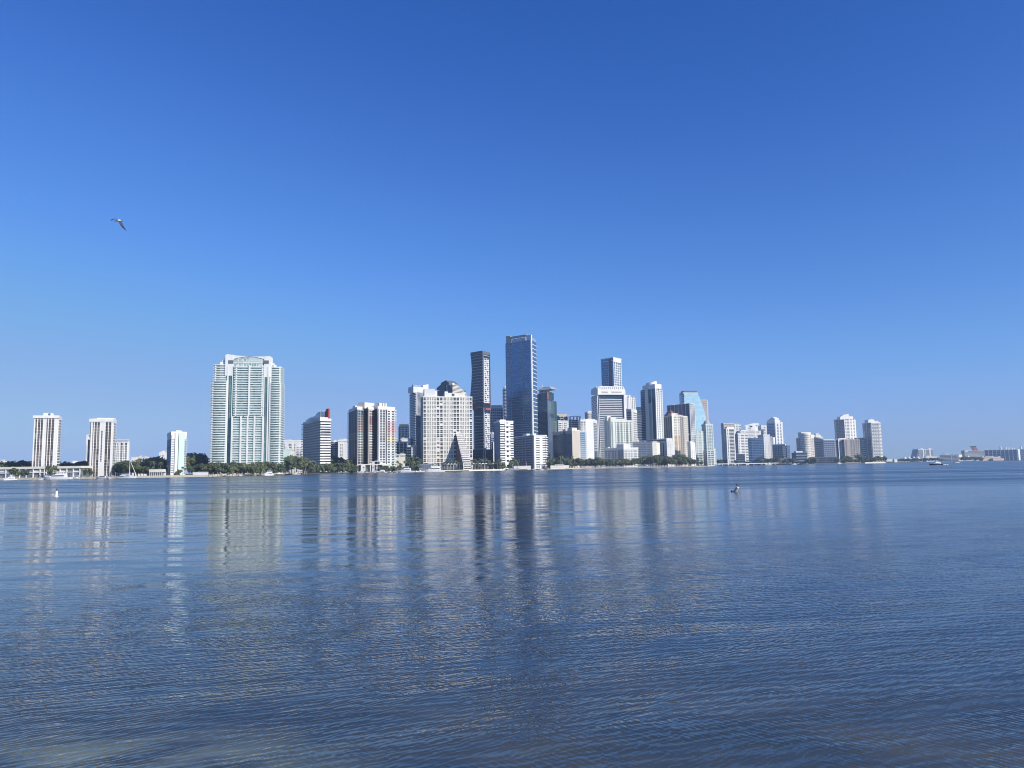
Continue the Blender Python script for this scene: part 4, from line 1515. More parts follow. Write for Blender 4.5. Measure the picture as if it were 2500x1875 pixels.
b = Bld('office_tower', 'bright cyan curved glass tower flaring towards its base', 'tower', [(hx(1398), 2400), (hx(1572), 2408)], hy(625), depth=40, shape=lambda f: (0.0, 27.0 * (1 - (1 - min(1 - f, 0.53) / 0.53) ** 2)))
b.solid('glazing', 'glass_cyan')
b.slabs('sky_blue', n=44, h=0.10, d=0.3, z0=b.h * 0.4, name='floor_line')
b.roofbox('plant_screen', 0, hx(1395), hx(1560), hy(592), 'slate', 4, 26)
b.roofbox('plant_screen', 0, hx(1385), hx(1578), hy(608), 'steel', 1.5, 30)
b.bands(0, 'glass_navy', n=5, h=0.5, d=1.5, a=-0.2, b=0.0, z0=b.h * 0.88, z1=b.h, name='overhang_balcony')
b = Bld('apartment_tower', 'pale banded balcony base tower standing before the cyan curved tower', 'tower', [(hx(1528), 2300), (hx(1690), 2312)], hy(1098), depth=30)
b.solid('glazing', 'glass_aqua')
b.bands(0, 'mint_white', n=22, h=0.5, d=0.9, name='balcony')
b.piers(0, [(0.0, 0.05), (0.22, 0.3), (0.5, 0.62), (0.95, 1.0)], 'ice_white', 1.0)
b.bands(0, 'slate', n=8, h=0.35, d=1.1, z1=b.h * 0.38, a=0.05, b=0.95, name='spandrel')
b = Bld('apartment_tower', 'beige pink balcony tower half hidden behind the cyan curved tower', 'tower', [(hx(1590), 2560), (hx(1688), 2566), (hx(1700), 2590)], hy(706), 1)
b.solid('wall', 'rose_grey')
b.winrow(0, [(0.2, 0.4), (0.5, 0.68), (0.78, 0.94)], 'glass_grey', 32, 30, b.h - 4, (0.3, 0.7), 0.2)
b.bands(0, 'rose_grey', n=32, h=0.25, d=1.0, z0=30, name='balcony')
b.cap('rose_grey', 2.5, 0.5, 'parapet')

# ------------------------------------------------------------------ domed tower on the point
b = Bld('apartment_tower', 'greenish white rounded tower with a grey dome at the tip of the shoreline', 'tower', [(hx(1672), 2300), (hx(1760), 2306)], hy(1020), depth=30)
b.solid('glazing', 'glass_aqua')
b.bands(0, 'ice_white', n=28, h=0.35, d=1.0, name='balcony')
b.piers(0, [(0.0, 0.1), (0.3, 0.36), (0.64, 0.7), (0.9, 1.0)], 'ice_white', 1.3)
b.cap('ice_white', 4, 0.8, 'parapet')
p, u, L, nn = b.seg(0)
cc = p + u * (L * 0.42) - nn * 14
mb = MB()
r0 = L * 0.44
mb.lathe([(r0 * math.cos(R(a)), b.h + 1 + r0 * 1.35 * math.sin(R(a))) for a in (0, 15, 30, 45, 60, 75, 88)], 20, (cc.x, cc.y))
b.part('dome', mb, 'concrete')
b2 = Bld('apartment_block', 'white curved balcony base in front of the domed tower at the water edge', 'building', [(hx(1688), 2250), (hx(1778), 2256)], hy(1348), depth=26)
b2.solid('glazing', 'glass_grey')
b2.bands(0, 'ice_white', n=7, h=0.4, d=1.4, name='balcony')
b2.piers(0, [(0.0, 0.08), (0.45, 0.53), (0.9, 1.0)], 'white', 1.5)
b2.cap('ice_white', 2, 0.8, 'parapet')
b = Bld('apartment_block', 'thin white sliver tower right of the domed tower by the bridge', 'tower', [(hx(1776), 2500), (hx(1801), 2503)], hy(1326), depth=20)
b.solid('wall', 'ice_white')
b.winrow(0, [(0.55, 0.85)], 'glass_grey', 10, 6, b.h - 3)

# ------------------------------------------------------------------ red roof tower
b = Bld('apartment_tower', 'cream and grey tower with red tiled hip roofs before the dark finned office', 'tower',
        [(hx(1132), 2130), (hx(1242), 2080), (hx(1340), 2092), (hx(1442), 2140)], hy(905), 1, depth=0)
b.pts[-2] = b.pts[3] + Vector((-4, 26))
b.pts[-1] = b.pts[0] + Vector((6, 22))
b.solid('wall', 'taupe')
b.winrow(0, [(0.1, 0.24), (0.34, 0.5), (0.6, 0.72), (0.82, 0.95)], 'glass_dark', 26, 3, b.h - 3, (0.1, 0.85), 0.2)
b.piers(0, [(0.0, 0.05), (0.28, 0.31), (0.54, 0.57), (0.76, 0.79)], 'soft_white', 0.6)
b.piers(1, [(0.0, 0.22), (0.62, 0.72)], 'cream', 0.8)
b.bands(1, 'ochre', n=26, h=0.5, d=0.5, z1=b.h * 0.62, name='spandrel')
b.bands(1, 'cream', n=12, h=0.5, d=0.5, z0=b.h * 0.62, name='spandrel')
b.winrow(1, [(0.28, 0.4), (0.5, 0.6), (0.78, 0.9)], 'glass_dark', 26, 3, b.h - 3, (0.5, 0.95), 0.3)
b.bands(2, 'warm_white', n=26, h=0.4, d=1.2, a=0.5, b=1.02, name='balcony')
b.winrow(2, [(0.08, 0.2), (0.3, 0.42)], 'glass_dark', 26, 3, b.h - 3, (0.2, 0.8), 0.2)
b.cap('warm_white', 2.5, 0.7, 'cornice')
for i, X0, X1, ye, yp, ins in ((0, 1138, 1240, 896, 846, 1), (2, 1340, 1405, 915, 893, 1)):
    p, u, L, nn = b.seg(i)
    t0, t1 = b.hit(i, hx(X0), hy(ye), -ins)[0], b.hit(i, hx(X1), hy(ye), -ins)[0]
    ze, zp = b.h + 1.2, b.hit(i, hx((X0 + X1) / 2), hy(yp), -ins - 6)[1]
    q = [p + u * t0 - nn * ins, p + u * t1 - nn * ins, p + u * t1 - nn * (ins + 16), p + u * t0 - nn * (ins + 16)]
    cc = sum(q, Vector((0, 0))) / 4
    mb = MB()
    mb.loft([(v.x, v.y, ze) for v in q], [(*(cc + (v - cc) * 0.28)[:], zp) for v in q])
    b.part('tiled_roof', mb, 'tile_roof')
b.roofbox('penthouse', 1, hx(1242), hx(1320), hy(876), 'warm_white', 1, 16)
p, u, L, nn = b.seg(1)
t0, t1 = b.hit(1, hx(1300), hy(890), -1)[0], b.hit(1, hx(1342), hy(890), -1)[0]
mb = MB()
q = [p + u * t0 + nn * 1, p + u * t1 + nn * 1, p + u * t1 - nn * 12, p + u * t0 - nn * 12]
cc = sum(q, Vector((0, 0))) / 4
mb.loft([(v.x, v.y, b.h + 2) for v in q], [(*(cc + (v - cc) * 0.2)[:], b.hit(1, hx(1322), hy(882))[1]) for v in q])
b.part('tiled_roof', mb, 'brick_red')

# ------------------------------------------------------------------ low blocks in front
b = Bld('apartment_block', 'plain white stepped apartment block below the cyan tower behind big trees', 'building', [(hx(1440), 2060), (hx(1480), 2040), (hx(1540), 2052)], hy(1245), 1)
b.solid('wall', 'white')
b.winrow(1, [(0.2, 0.4), (0.6, 0.8)], 'glass_grey', 13, 3, b.h - 2, (0.35, 0.6), 0.2)
b.bands(1, 'white', n=13, h=0.3, d=0.9, name='balcony')
b.roofbox('penthouse', 0, hx(1440), hx(1476), hy(1232), 'white', 1, 10)
b = Bld('hotel', 'white hotel with a wide flat roof visor and coral yellow side bay amid the trees', 'tower',
        [(hx(1000), 1990), (hx(1180), 1940), (hx(1278), 1952)], hy(1228), 1)
b.solid('wall', 'soft_white')
b.piers(0, [(0.5, 0.62), (0.72, 0.8)], 'glass_navy', 0.3, 2, b.h - 4, 'window_bay')
b.bands(0, 'soft_white', n=13, h=0.3, d=0.8, a=0.5, b=0.62, name='balcony')
b.winrow(1, [(0.1, 0.3), (0.4, 0.55), (0.62, 0.72)], 'glass_sand', 12, 4, b.h - 5, (0.3, 0.7), 0.15)
b.bands(1, 'white', n=12, h=0.25, d=0.6, a=0.06, b=0.76, name='balcony')
mb = MB()
p, u, L, nn = b.seg(0)
ta, tb = b.hit(0, hx(868), hy(1210), 1)[0], L + 1
b._fb(mb, 0, ta, tb, b.h - 1, b.h + 1.6, -14, 2.2)
b.part('roof_visor', mb, 'soft_white')
mb = MB()
b._fb(mb, 0, ta + 4, tb - 2, b.h + 1.6, b.h + 4.2, -12, 0.8)
b.part('roof_glazing', mb, 'glass_navy')
mb = MB()
b._fb(mb, 0, ta, tb + 0.4, b.h + 4.2, b.h + 6.0, -14.3, 2.5)
b.part('roof_visor', mb, 'white')
b.roofbox('roof_storey', 1, hx(1180), hx(1252), hy(1192), 'white', -1, 20)
b = Bld('apartment_block', 'pale yellow narrow wing attached between the grey slab and the visor roofed hotel', 'building', [(hx(996), 1885), (hx(1050), 1888), (hx(1092), 1900)], hy(1246), 1)
b.solid('wall', 'cream')
b.bands(0, 'warm_white', n=13, h=0.3, d=1.1, name='balcony')
b.bands(1, 'yellow_paint', n=13, h=0.3, d=0.6, name='balcony')
b = Bld('apartment_block', 'broad blue grey shaded slab with a cream penthouse behind the beach trees', 'tower', [(hx(716), 1890), (hx(1002), 1872)], hy(1244), depth=14)
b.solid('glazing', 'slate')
b.bands(0, 'blue_grey', n=14, h=0.5, d=0.9, name='balcony')  # blue grey bands carry the slab's shade in their colour
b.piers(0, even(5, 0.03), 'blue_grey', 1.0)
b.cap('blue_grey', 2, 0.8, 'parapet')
b.roofbox('penthouse', 0, hx(716), hx(766), hy(1212), 'warm_white', 3, 9)
b.roofbox('penthouse', 0, hx(768), hx(830), hy(1206), 'cream', 2, 10)
b = Bld('apartment_block', 'low white block with square windows and a shaded side behind the beach palms', 'building',
        [(hx(388), 1800), (hx(634), 1755), (hx(814), 1768)], hy(1318), 1)
b.solid('wall', 'soft_white')
b.winrow(0, [(0.06, 0.14), (0.2, 0.3), (0.4, 0.5), (0.56, 0.62), (0.72, 0.84), (0.88, 0.95)], 'glass_dark', 8, 3, b.h - 4, (0.25, 0.75), 0.2)
b.winrow(1, [(0.06, 0.24), (0.34, 0.42), (0.5, 0.6), (0.74, 0.92)], 'glass_brown', 8, 3, b.h - 4, (0.2, 0.75), 0.2)
b.bands(1, 'white', n=8, h=0.22, d=1.2, a=0.0, b=1.06, name='balcony')
b.cap('white', 3.0, 1.0, 'parapet')
b.roofbox('penthouse', 0, hx(545), hx(634), hy(1268), 'soft_white', 4, 12)
b.roofbox('penthouse', 1, hx(634), hx(722), hy(1268), 'white', 4, 12)
b.roofbox('roof_vent', 0, hx(395), hx(440), hy(1308), 'white', 2, 6)
ix, iy = zx(1640, 6.9125), zx(960, 6.9125)
jx, jy = zx(1900, 6.9125), zx(980, 6.9125)
kx, ky = zx(2150, 6.32), zx(1050, 6.32)


def simple(name, label, cat, cor, py, body, bandmat, n, h=0.45, d=0.9, k=None, depth=30, piers=None, pm='white', seg=None, cap=True):
    b = Bld(name, label, cat, cor, py, k, depth)
    b.solid('glazing', body)
    for i in (range(b.nseg) if seg is None else seg):
        mm = bandmat[i] if isinstance(bandmat, tuple) else bandmat
        if mm:
            b.bands(i, mm, n=n, h=h, d=d, name='floor_band')
    for i, fr in (piers or {}).items():
        b.piers(i, fr, pm[i] if isinstance(pm, tuple) else pm, d + 0.25)
    if cap:
        b.cap(pm[0] if isinstance(pm, tuple) else pm, 2.2, d + 0.35, 'parapet')
    return b


# ------------------------------------------------------------------ river mouth cluster
b = simple('office_tower', 'tan topped tower with a shaded side, first of the cluster beyond the bridge', 'tower', [(ix(832), 3240), (ix(872), 3200), (ix(1052), 3212)], iy(520), 'taupe', ('blue_grey', 'beige'), 24, 0.5, 0.8, 1, piers={1: even(4, 0.06)}, pm='tan_paint')  # side bands blue grey beside beige front ones, shade put into the colour
b.roofbox('roof_box', 1, ix(870), ix(1050), iy(502), 'beige', 0.5, 20)
b = simple('apartment_tower', 'white tower with narrow striped columns and a dark edge beyond the bridge', 'tower', [(ix(880), 2810), (ix(915), 2780), (ix(1057), 2790)], iy(600), 'glass_dark', (None, 'soft_white'), 26, 0.42, 0.9, 1, piers={1: [(0.0, 0.12), (0.22, 0.34), (0.9, 1.0)]})
b.roofbox('penthouse', 1, ix(932), ix(1050), iy(568), 'white', 1, 16)
b = simple('apartment_tower', 'white block peeking above between the tan topped and pair of white towers', 'tower', [(ix(1005), 3300), (ix(1160), 3308)], iy(526), 'glass_grey', 'white', 24, 0.5, 0.9, piers={0: [(0.0, 0.1), (0.35, 0.5), (0.66, 0.76)]})
b.roofbox('penthouse', 0, ix(1060), ix(1130), iy(516), 'white', 2, 14)
b = simple('apartment_tower', 'white tower with a dark shaded side and a stepped roof, fronting the river mouth', 'tower', [(ix(1056), 2890), (ix(1112), 2850), (ix(1278), 2862)], iy(682), 'glass_dark', (None, 'white'), 20, 0.6, 0.8, 1, piers={1: [(0.0, 0.05), (0.15, 0.3), (0.62, 0.7)]})
b.roofbox('penthouse', 1, ix(1112), ix(1160), iy(655), 'slate', 2, 12)
b = simple('apartment_tower', 'broad bright white tower with fine floor lines behind the blue glass slab', 'tower', [(ix(1150), 3160), (ix(1492), 3180)], iy(640), 'glass_sand', 'white', 24, 0.62, 0.8, piers={0: [(0.0, 0.06), (0.2, 0.27), (0.72, 0.78), (0.93, 1.0)]})
b.roofbox('penthouse', 0, ix(1170), ix(1260), iy(622), 'white', 2, 14)
b = simple('apartment_tower', 'white tower with a sloped top and dark top window above the broad white tower', 'tower', [(ix(1240), 3300), (ix(1405), 3308), (ix(1475), 3340)], iy(540), 'glass_grey', 'white', 26, 0.6, 0.8, 1, piers={0: [(0.0, 0.3), (0.55, 1.0)], 1: [(0.0, 0.5)]})
b.roofbox('top_window', 0, ix(1318), ix(1360), iy(550), 'glass_navy', -1.1, 2, zb=b.h - 9)
p, u, L, nn = b.seg(0)
mb = MB()
vs = []
for dd in (0.5, -20):
    for X, Y in ((1250, 542), (1370, 507), (1470, 507), (1470, 542)):
        t, z = b.hit(0, ix(X), iy(Y), 0.5)
        vs.append((*(p + u * t + nn * dd)[:], z))
mb.add(vs, [(0, 3, 2, 1), (4, 5, 6, 7), (0, 1, 5, 4), (1, 2, 6, 5), (2, 3, 7, 6), (3, 0, 4, 7)])
b.part('sloped_roof', mb, 'white')
b = Bld('office_tower', 'low blue glass slab with a slanted roofline standing by the river mouth', 'tower', [(ix(1266), 2960), (ix(1340), 2955), (ix(1546), 2950)], iy(760), 1, depth=26)
b.pts[-1] = b.pts[0] + Vector((4, 26))
b.solid('glazing', 'glass_blue')
b.bands(0, 'blue_grey', n=16, h=0.2, d=0.5, name='floor_line')
b.bands(1, 'blue_grey', n=16, h=0.2, d=0.5, name='floor_line')
b.piers(1, even(5, 0.03), 'glass_steel', 1.0)
b.roofbox('raised_bay', 1, ix(1465), ix(1546), iy(708), 'glass_steel', 0.3, 18)
b.cap('blue_grey', 2, 0.6, 'parapet')
b = simple('apartment_tower', 'plain bright white slab immediately right of the blue glass slab', 'tower', [(ix(1545), 3050), (ix(1652), 3056)], iy(702), 'white', 'white', 18, 0.3, 0.4, piers={0: [(0.0, 0.08), (0.9, 1.0)]})
b.winrow(0, [(0.14, 0.22), (0.7, 0.76)], 'glass_grey', 18, 5, b.h - 4, (0.3, 0.7), 0.2)
b = simple('apartment_tower', 'lower white rounded wing stepping down from the plain white slab', 'tower', [(ix(1652), 3080), (ix(1712), 3070), (ix(1738), 3090)], iy(745), 'white', 'white', 16, 0.35, 0.5, 1)
b.winrow(0, [(0.7, 0.82)], 'glass_grey', 16, 5, b.h - 4, (0.3, 0.7), 0.3)
b = simple('apartment_tower', 'narrow white tower with a dark window column left of the gabled blue tower', 'tower', [(ix(1508), 3240), (ix(1604), 3246)], iy(545), 'white', 'white', 24, 0.3, 0.4, piers={0: [(0.0, 0.3)]})
b.winrow(0, [(0.45, 0.7)], 'glass_grey', 24, 5, b.h - 5, (0.2, 0.8), 0.3)
b = simple('apartment_tower', 'tall white tower with a blue shaded face and tilted gable roof', 'tower', [(ix(1602), 3200), (ix(1742), 3150), (ix(1864), 3166)], iy(490), 'glass_blue', ('blue_grey', 'white'), 28, 0.4, 0.9, 1, piers={1: [(0.0, 0.2), (0.42, 0.62), (0.8, 1.0)], 0: [(0.0, 0.04), (0.94, 1.0)]})  # blue grey bands on one face, white on the other: shade painted in
p, u, L, nn = b.seg(0)
mb = MB()
vs = []
for dd in (0.9, -20):
    for X, Y in ((1605, 510), (1605, 470), (1690, 402), (1735, 425), (1740, 505)):
        t, z = b.hit(0, ix(X), iy(Y), 0.9)
        vs.append((*(p + u * t + nn * dd)[:], z))
mb.add(vs, [(4, 3, 2, 1, 0), (5, 6, 7, 8, 9), (0, 1, 6, 5), (1, 2, 7, 6), (2, 3, 8, 7), (3, 4, 9, 8), (4, 0, 5, 9)])
b.part('gable_roof', mb, 'white')
b.roofbox('penthouse', 1, ix(1745), ix(1800), iy(432), 'white', 1, 18)
b.roofbox('penthouse', 1, ix(1800), ix(1830), iy(458), 'white', 1.5, 18)
b = simple('office_block', 'grey blue grid fronted block in shade at the foot of the gabled tower', 'building', [(ix(1698), 2980), (ix(1870), 2960), (ix(1916), 2980)], iy(878), 'glass_navy', ('blue_grey', 'slate'), 9, 0.4, 0.9, 1, piers={0: even(7, 0.06)}, pm='blue_grey')
b.roofbox('roof_visor', 0, ix(1712), ix(1912), iy(860), 'soft_white', -0.5, 20)
b = simple('office_block', 'small teal glass stub right of the grey grid fronted block', 'building', [(ix(1862), 3060), (ix(1938), 3050), (ix(1992), 3070)], iy(885), 'glass_steel', ('ice_white', 'slate'), 10, 0.25, 0.6, 1, pm='slate')
b.roofbox('penthouse', 0, ix(1880), ix(1925), iy(860), 'glass_teal', 1, 12)
b = simple('parking_podium', 'dark glass podium block under the river mouth towers', 'building', [(ix(1058), 2800), (ix(1232), 2806)], iy(1030), 'glass_navy', 'slate', 5, 0.3, 0.5, pm='slate')
b = simple('low_building', 'low red brown waterside restaurant roofs among dark trees on the island shore', 'building', [(ix(1800), 2760), (ix(1930), 2766)], iy(1112), 'dark_slate', 'maroon', 2, 0.4, 0.6, pm='taupe')
b = simple('low_building', 'low dark building with a white flat top left of the island hotel', 'building', [(jx(296), 2780), (jx(480), 2788)], jy(868), 'glass_navy', 'blue_grey', 4, 0.3, 0.6, pm='slate')
b.roofbox('white_roof', 0, jx(298), jx(412), jy(838), 'soft_white', 1, 14)

# ------------------------------------------------------------------ island (key) buildings
b = Bld('hotel', 'beige stepped hotel with a round drum bay and arched top windows on the island', 'tower',
        [(jx(300), 2870), (jx(418), 2840), (jx(600), 2854)], jy(615), 1)
b.solid('wall', 'beige')
b.winrow(0, [(0.1, 0.25), (0.4, 0.55), (0.7, 0.85)], 'glass_grey', 14, 4, b.h - 3, (0.25, 0.7), 0.2)
b.bands(1, 'cream', n=16, h=0.3, d=0.7, a=0.62, name='floor_band')
b.winrow(1, [(0.66, 0.74), (0.84, 0.92)], 'glass_sand', 16, 4, b.h - 3, (0.3, 0.8), 0.9)
p, u, L, nn = b.seg(1)
t0, t1 = b.hit(1, jx(400), jy(600))[0], b.hit(1, jx(530), jy(600))[0]
cc = p + u * ((t0 + t1) / 2) - nn * 4
rad = (t1 - t0) / 2
zt = b.hit(1, jx(465), jy(545), 4)[1]
mb = MB()
mb.lathe([(rad, 0), (rad, zt)], 24, (cc.x, cc.y))
dr = b.part('drum_bay', mb, 'glass_sand')
for j in range(17):
    mb = MB()
    z = zt * j / 17
    mb.lathe([(rad + 0.7, z), (rad + 0.7, z + zt / 17 * 0.55)], 24, (cc.x, cc.y))
    b.part('balcony', mb, 'warm_white', dr)
mb = MB()
mb.lathe([(rad + 1, zt - 5), (rad + 1, zt), (rad * 0.8, zt + 4)], 24, (cc.x, cc.y))
b.part('drum_cap', mb, 'warm_white', dr)
b.roofbox('penthouse', 1, jx(385), jx(550), jy(520), 'warm_white', 6, 18)
b.roofbox('penthouse', 1, jx(545), jx(600), jy(560), 'cream', 2, 16)
b.roofbox('penthouse', 0, jx(340), jx(400), jy(578), 'beige', 2, 16)
b = simple('hotel_wing', 'cream upper wing with white cornices rising behind the blue grey curved slab', 'tower', [(jx(596), 3200), (jx(742), 3210)], jy(600), 'cream', 'cream', 16, 0.4, 0.6, pm='warm_white')
b.roofbox('penthouse', 0, jx(630), jx(690), jy(540), 'warm_white', 1, 14)
b.roofbox('penthouse', 0, jx(600), jx(720), jy(565), 'warm_white', 3, 14)
# curved blue-grey slab (three facets, falling roof)
b = Bld('hotel', 'blue grey shaded hotel slab with a white swooping roof edge on the island', 'tower',
        [(jx(600), 2880), (jx(765), 2862), (jx(950), 2860), (jx(1022), 2872)], jy(652), 1, depth=20)
b.solid('wall', 'blue_grey')
b.bands(0, 'glass_navy', n=11, h=0.4, d=0.3, a=0.1, b=0.9, z0=6, z1=b.h - 2, name='window_strip')
b.winrow(1, even(6, 0.1, 0.05, 0.97), 'glass_navy', 11, 6, b.h - 2, (0.3, 0.75), 0.3)
b.winrow(2, [(0.1, 0.4), (0.55, 0.85)], 'glass_navy', 11, 6, b.h - 2, (0.3, 0.75), 0.3)
p, u, L, nn = b.seg(0)
mb = MB()
vs = []
for dd in (0.6, -18):
    for X, Y in ((602, 660), (602, 600), (765, 645), (765, 660)):
        t, z = b.hit(0, jx(X), jy(Y), 0.6)
        vs.append((*(p + u * t + nn * dd)[:], z))
mb.add(vs, [(0, 3, 2, 1), (4, 5, 6, 7), (0, 1, 5, 4), (1, 2, 6, 5), (2, 3, 7, 6), (3, 0, 4, 7)])
b.part('swept_parapet', mb, 'blue_grey')
mb = MB()
vs = []
for dd in (1.6, -18):
    for X, Y in ((602, 606), (602, 592), (765, 634), (765, 648)):
        t, z = b.hit(0, jx(X), jy(Y), 0.6)
        vs.append((*(p + u * t + nn * dd)[:], z))
mb.add(vs, [(0, 3, 2, 1), (4, 5, 6, 7), (0, 1, 5, 4), (1, 2, 6, 5), (2, 3, 7, 6), (3, 0, 4, 7)])
b.part('roof_edge', mb, 'white')
b.roofbox('roof_edge', 1, jx(770), jx(950), jy(634), 'white', 1, 14)
b = simple('hotel_podium', 'dark glazed waterside podium in front of the blue grey hotel slab', 'building', [(jx(600), 2800), (jx(1020), 2808)], jy(945), 'glass_navy', 'slate', 3, 0.25, 0.6, piers={0: even(12, 0.012)}, pm='slate')
# cream columns block + long slab
b = simple('apartment_block', 'cream white end block with tall piers between the blue grey hotel and tan slab', 'tower', [(jx(1008), 2860), (jx(1112), 2866)], jy(640), 'glass_grey', 'warm_white', 12, 0.4, 0.7, piers={0: [(0.0, 0.12), (0.42, 0.5), (0.66, 0.9)]})
b.roofbox('penthouse', 0, jx(1020), jx(1150), jy(620), 'warm_white', 1, 16)
b = simple('apartment_block', 'long tan grey slab with many uprights joining the two island towers', 'tower', [(jx(1108), 2850), (jx(1595), 2862)], jy(645), 'glass_grey', 'taupe', 12, 0.45, 0.8, piers={0: [(0.0, 0.03), (0.08, 0.2), (0.26, 0.28), (0.35, 0.37), (0.44, 0.46), (0.5, 0.56), (0.73, 0.82), (0.9, 0.93)]}, pm='taupe')
b.bands(0, 'soft_white', n=12, h=0.45, d=1.5, a=0.62, b=0.73, name='balcony')
b.roofbox('penthouse', 0, jx(1325), jx(1405), jy(615), 'taupe', 2, 14)
b.roofbox('penthouse', 0, jx(1430), jx(1505), jy(610), 'soft_white', 1, 14)
# tall A
b = simple('apartment_tower', 'taller of the two pale island towers with a white wave shaped roof', 'tower', [(jx(968), 3290), (jx(1108), 3250), (jx(1196), 3256), (jx(1298), 3280)], jy(300), 'glass_grey', ('taupe', 'white', 'cream'), 30, 0.5, 0.9, 1, depth=26, piers={0: [(0.3, 0.4), (0.62, 0.68)], 1: [(0.0, 0.14), (0.3, 0.42), (0.86, 1.0)], 2: [(0.0, 0.12), (0.35, 0.55), (0.8, 1.0)]}, pm=('taupe', 'white', 'cream'))  # first face in taupe, its shade put into the band colour
p, u, L, nn = b.seg(1)
mb = MB()
vs = []
for dd in (0.6, -20):
    for X, Y in ((1045, 305), (1045, 265), (1105, 225), (1140, 222), (1190, 212), (1196, 305)):
        t, z = b.hit(1, jx(X), jy(Y), 0.6)
        vs.append((*(p + u * t + nn * dd)[:], z))
m = 6
mb.add(vs, [tuple(reversed(range(m))), tuple(range(m, 2 * m))] + [(i, (i + 1) % m, m + (i + 1) % m, m + i) for i in range(m)])
b.part('wave_roof', mb, 'white')
b.roofbox('penthouse', 2, jx(1196), jx(1262), jy(252), 'warm_white', 1.5, 16)
# tall B
b = simple('apartment_tower', 'shorter of the two pale island towers with scalloped white crown, last before open water', 'tower', [(jx(1450), 2870), (jx(1560), 2832), (jx(1692), 2840), (jx(1724), 2862)], jy(360), 'glass_grey', ('taupe', 'soft_white', 'warm_white'), 28, 0.5, 0.9, 1, depth=24, piers={0: [(0.3, 0.4), (0.9, 1.0)], 1: [(0.0, 0.1), (0.28, 0.36), (0.56, 0.64), (0.86, 1.0)]}, pm=('white', 'concrete', 'warm_white'))  # taupe bands on the first face, painted darker for its shade
b.roofbox('crown_step', 0, jx(1455), jx(1510), jy(312), 'white', 1, 16)
for X0, X1, Y in ((1505, 1635, 345), (1630, 1692, 338)):
    p, u, L, nn = b.seg(1)
    t0, t1 = b.hit(1, jx(X0), jy(345), -1)[0], b.hit(1, jx(X1), jy(345), -1)[0]
    rr_ = (t1 - t0) / 2
    mb = MB()
    vs = []
    N = 10
    for dd in (0.8, -16):
        for k in range(N + 1):
            a = math.pi * k / N
            q = p + u * ((t0 + t1) / 2 - rr_ * math.cos(a)) + nn * dd
            vs.append((q.x, q.y, b.h + 0.9 + rr_ * 0.75 * math.sin(a)))
    m = N + 1
    mb.add(vs, [tuple(reversed(range(m))), tuple(range(m, 2 * m))] + [(i, (i + 1) % m, m + (i + 1) % m, m + i) for i in range(m)])
    b.part('scalloped_crown', mb, 'white')
b = Bld('boathouse', 'tiny white boxy shed on the low far shore right of the island tip', 'building', [(jx(1960), 3600), (jx(2008), 3602)], jy(976), depth=14)
b.solid('wall', 'white')
b.cap('soft_white', 0.8, 0.4)
b = Bld('low_building', 'low grey blue waterside shed beside the tiny white shed', 'building', [(jx(1825), 3700), (jx(1960), 3704)], jy(974), depth=14)
b.solid('wall', 'soft_white', z0=4)
b.solid('dark_bay', 'navy_paint', z1=4.1, off=-0.6)

# ------------------------------------------------------------------ far port
b = Bld('hotel', 'wide grey hotel with two white cores and a sloping flank across the far water', 'tower', [(kx(580), 5000), (kx(806), 5010)], ky(298), depth=60, k=0, shape=lambda f: (-26.0 * (1 - f), 0.0))
b.solid('glazing', 'glass_grey')
b.bands(0, 'concrete', n=12, h=0.4, d=0.8, name='floor_band')
b.piers(0, [(0.28, 0.37), (0.46, 0.49), (0.73, 0.82)], 'white', 2.2, name='core')
b.cap('white', 4, 1.0, 'parapet')
b.roofbox('lift_head', 0, kx(615), kx(655), ky(284), 'white', 2, 16)
b.roofbox('lift_head', 0, kx(738), kx(775), ky(283), 'white', 2, 16)
b = simple('low_building', 'low white terraced building under the wide grey hotel across the far water', 'building', [(kx(690), 4900), (kx(868), 4906)], ky(408), 'soft_white', 'white', 2, 0.4, 1.2)
b.roofbox('roof_storey', 0, kx(712), kx(800), ky(396), 'white', 2, 12)
b = simple('office_block', 'grey five storey port office with a bright white end across the far water', 'building', [(kx(906), 4420), (kx(1205), 4400), (kx(1254), 4440)], ky(378), 'glass_steel', ('concrete', None), 5, 0.4, 0.8, 1, piers={0: [(0.0, 0.03), (0.6, 0.64), (0.92, 1.0)], 1: [(0.0, 1.0)]}, pm=('concrete', 'warm_white'))  # end wall paler than the grey front, sunlight painted into its colour
b.roofbox('penthouse', 0, kx(985), kx(1060), ky(358), 'soft_white', 2, 14)
b.roofbox('penthouse', 0, kx(1120), kx(1142), ky(362), 'soft_white', 2, 8)
b = simple('terminal_building', 'large blue grey gridded terminal with a bright white end in front of the ships', 'building', [(kx(1595), 4480), (kx(2105), 4400), (kx(2142), 4440)], ky(300), 'glass_steel', ('blue_grey', None), 6, 0.18, 0.8, 1, piers={0: even(9, 0.018), 1: [(0.3, 1.0)]}, pm=('soft_white', 'white'))  # pale end pier, sun on that end put into the paint
b = simple('terminal_building', 'second blue grey terminal hall cut off by the picture edge', 'building', [(kx(2144), 4500), (kx(2330), 4490)], ky(300), 'glass_steel', 'blue_grey', 5, 0.2, 0.8, piers={0: even(4, 0.02)}, pm='blue_grey')
b = simple('low_building', 'peach coloured low waterside building with stepped roofs before the gridded terminal', 'building', [(kx(1570), 4300), (kx(1850), 4306)], ky(418), 'peach', 'beige', 2, 0.3, 0.8, pm='peach')
b.roofbox('upper_storey', 0, kx(1610), kx(1750), ky(400), 'taupe', 2, 14)
b.roofbox('corner_tower', 0, kx(1572), kx(1592), ky(405), 'cream', -0.8, 10)
b.roofbox('corner_tower', 0, kx(1820), kx(1840), ky(405), 'cream', -0.8, 10)
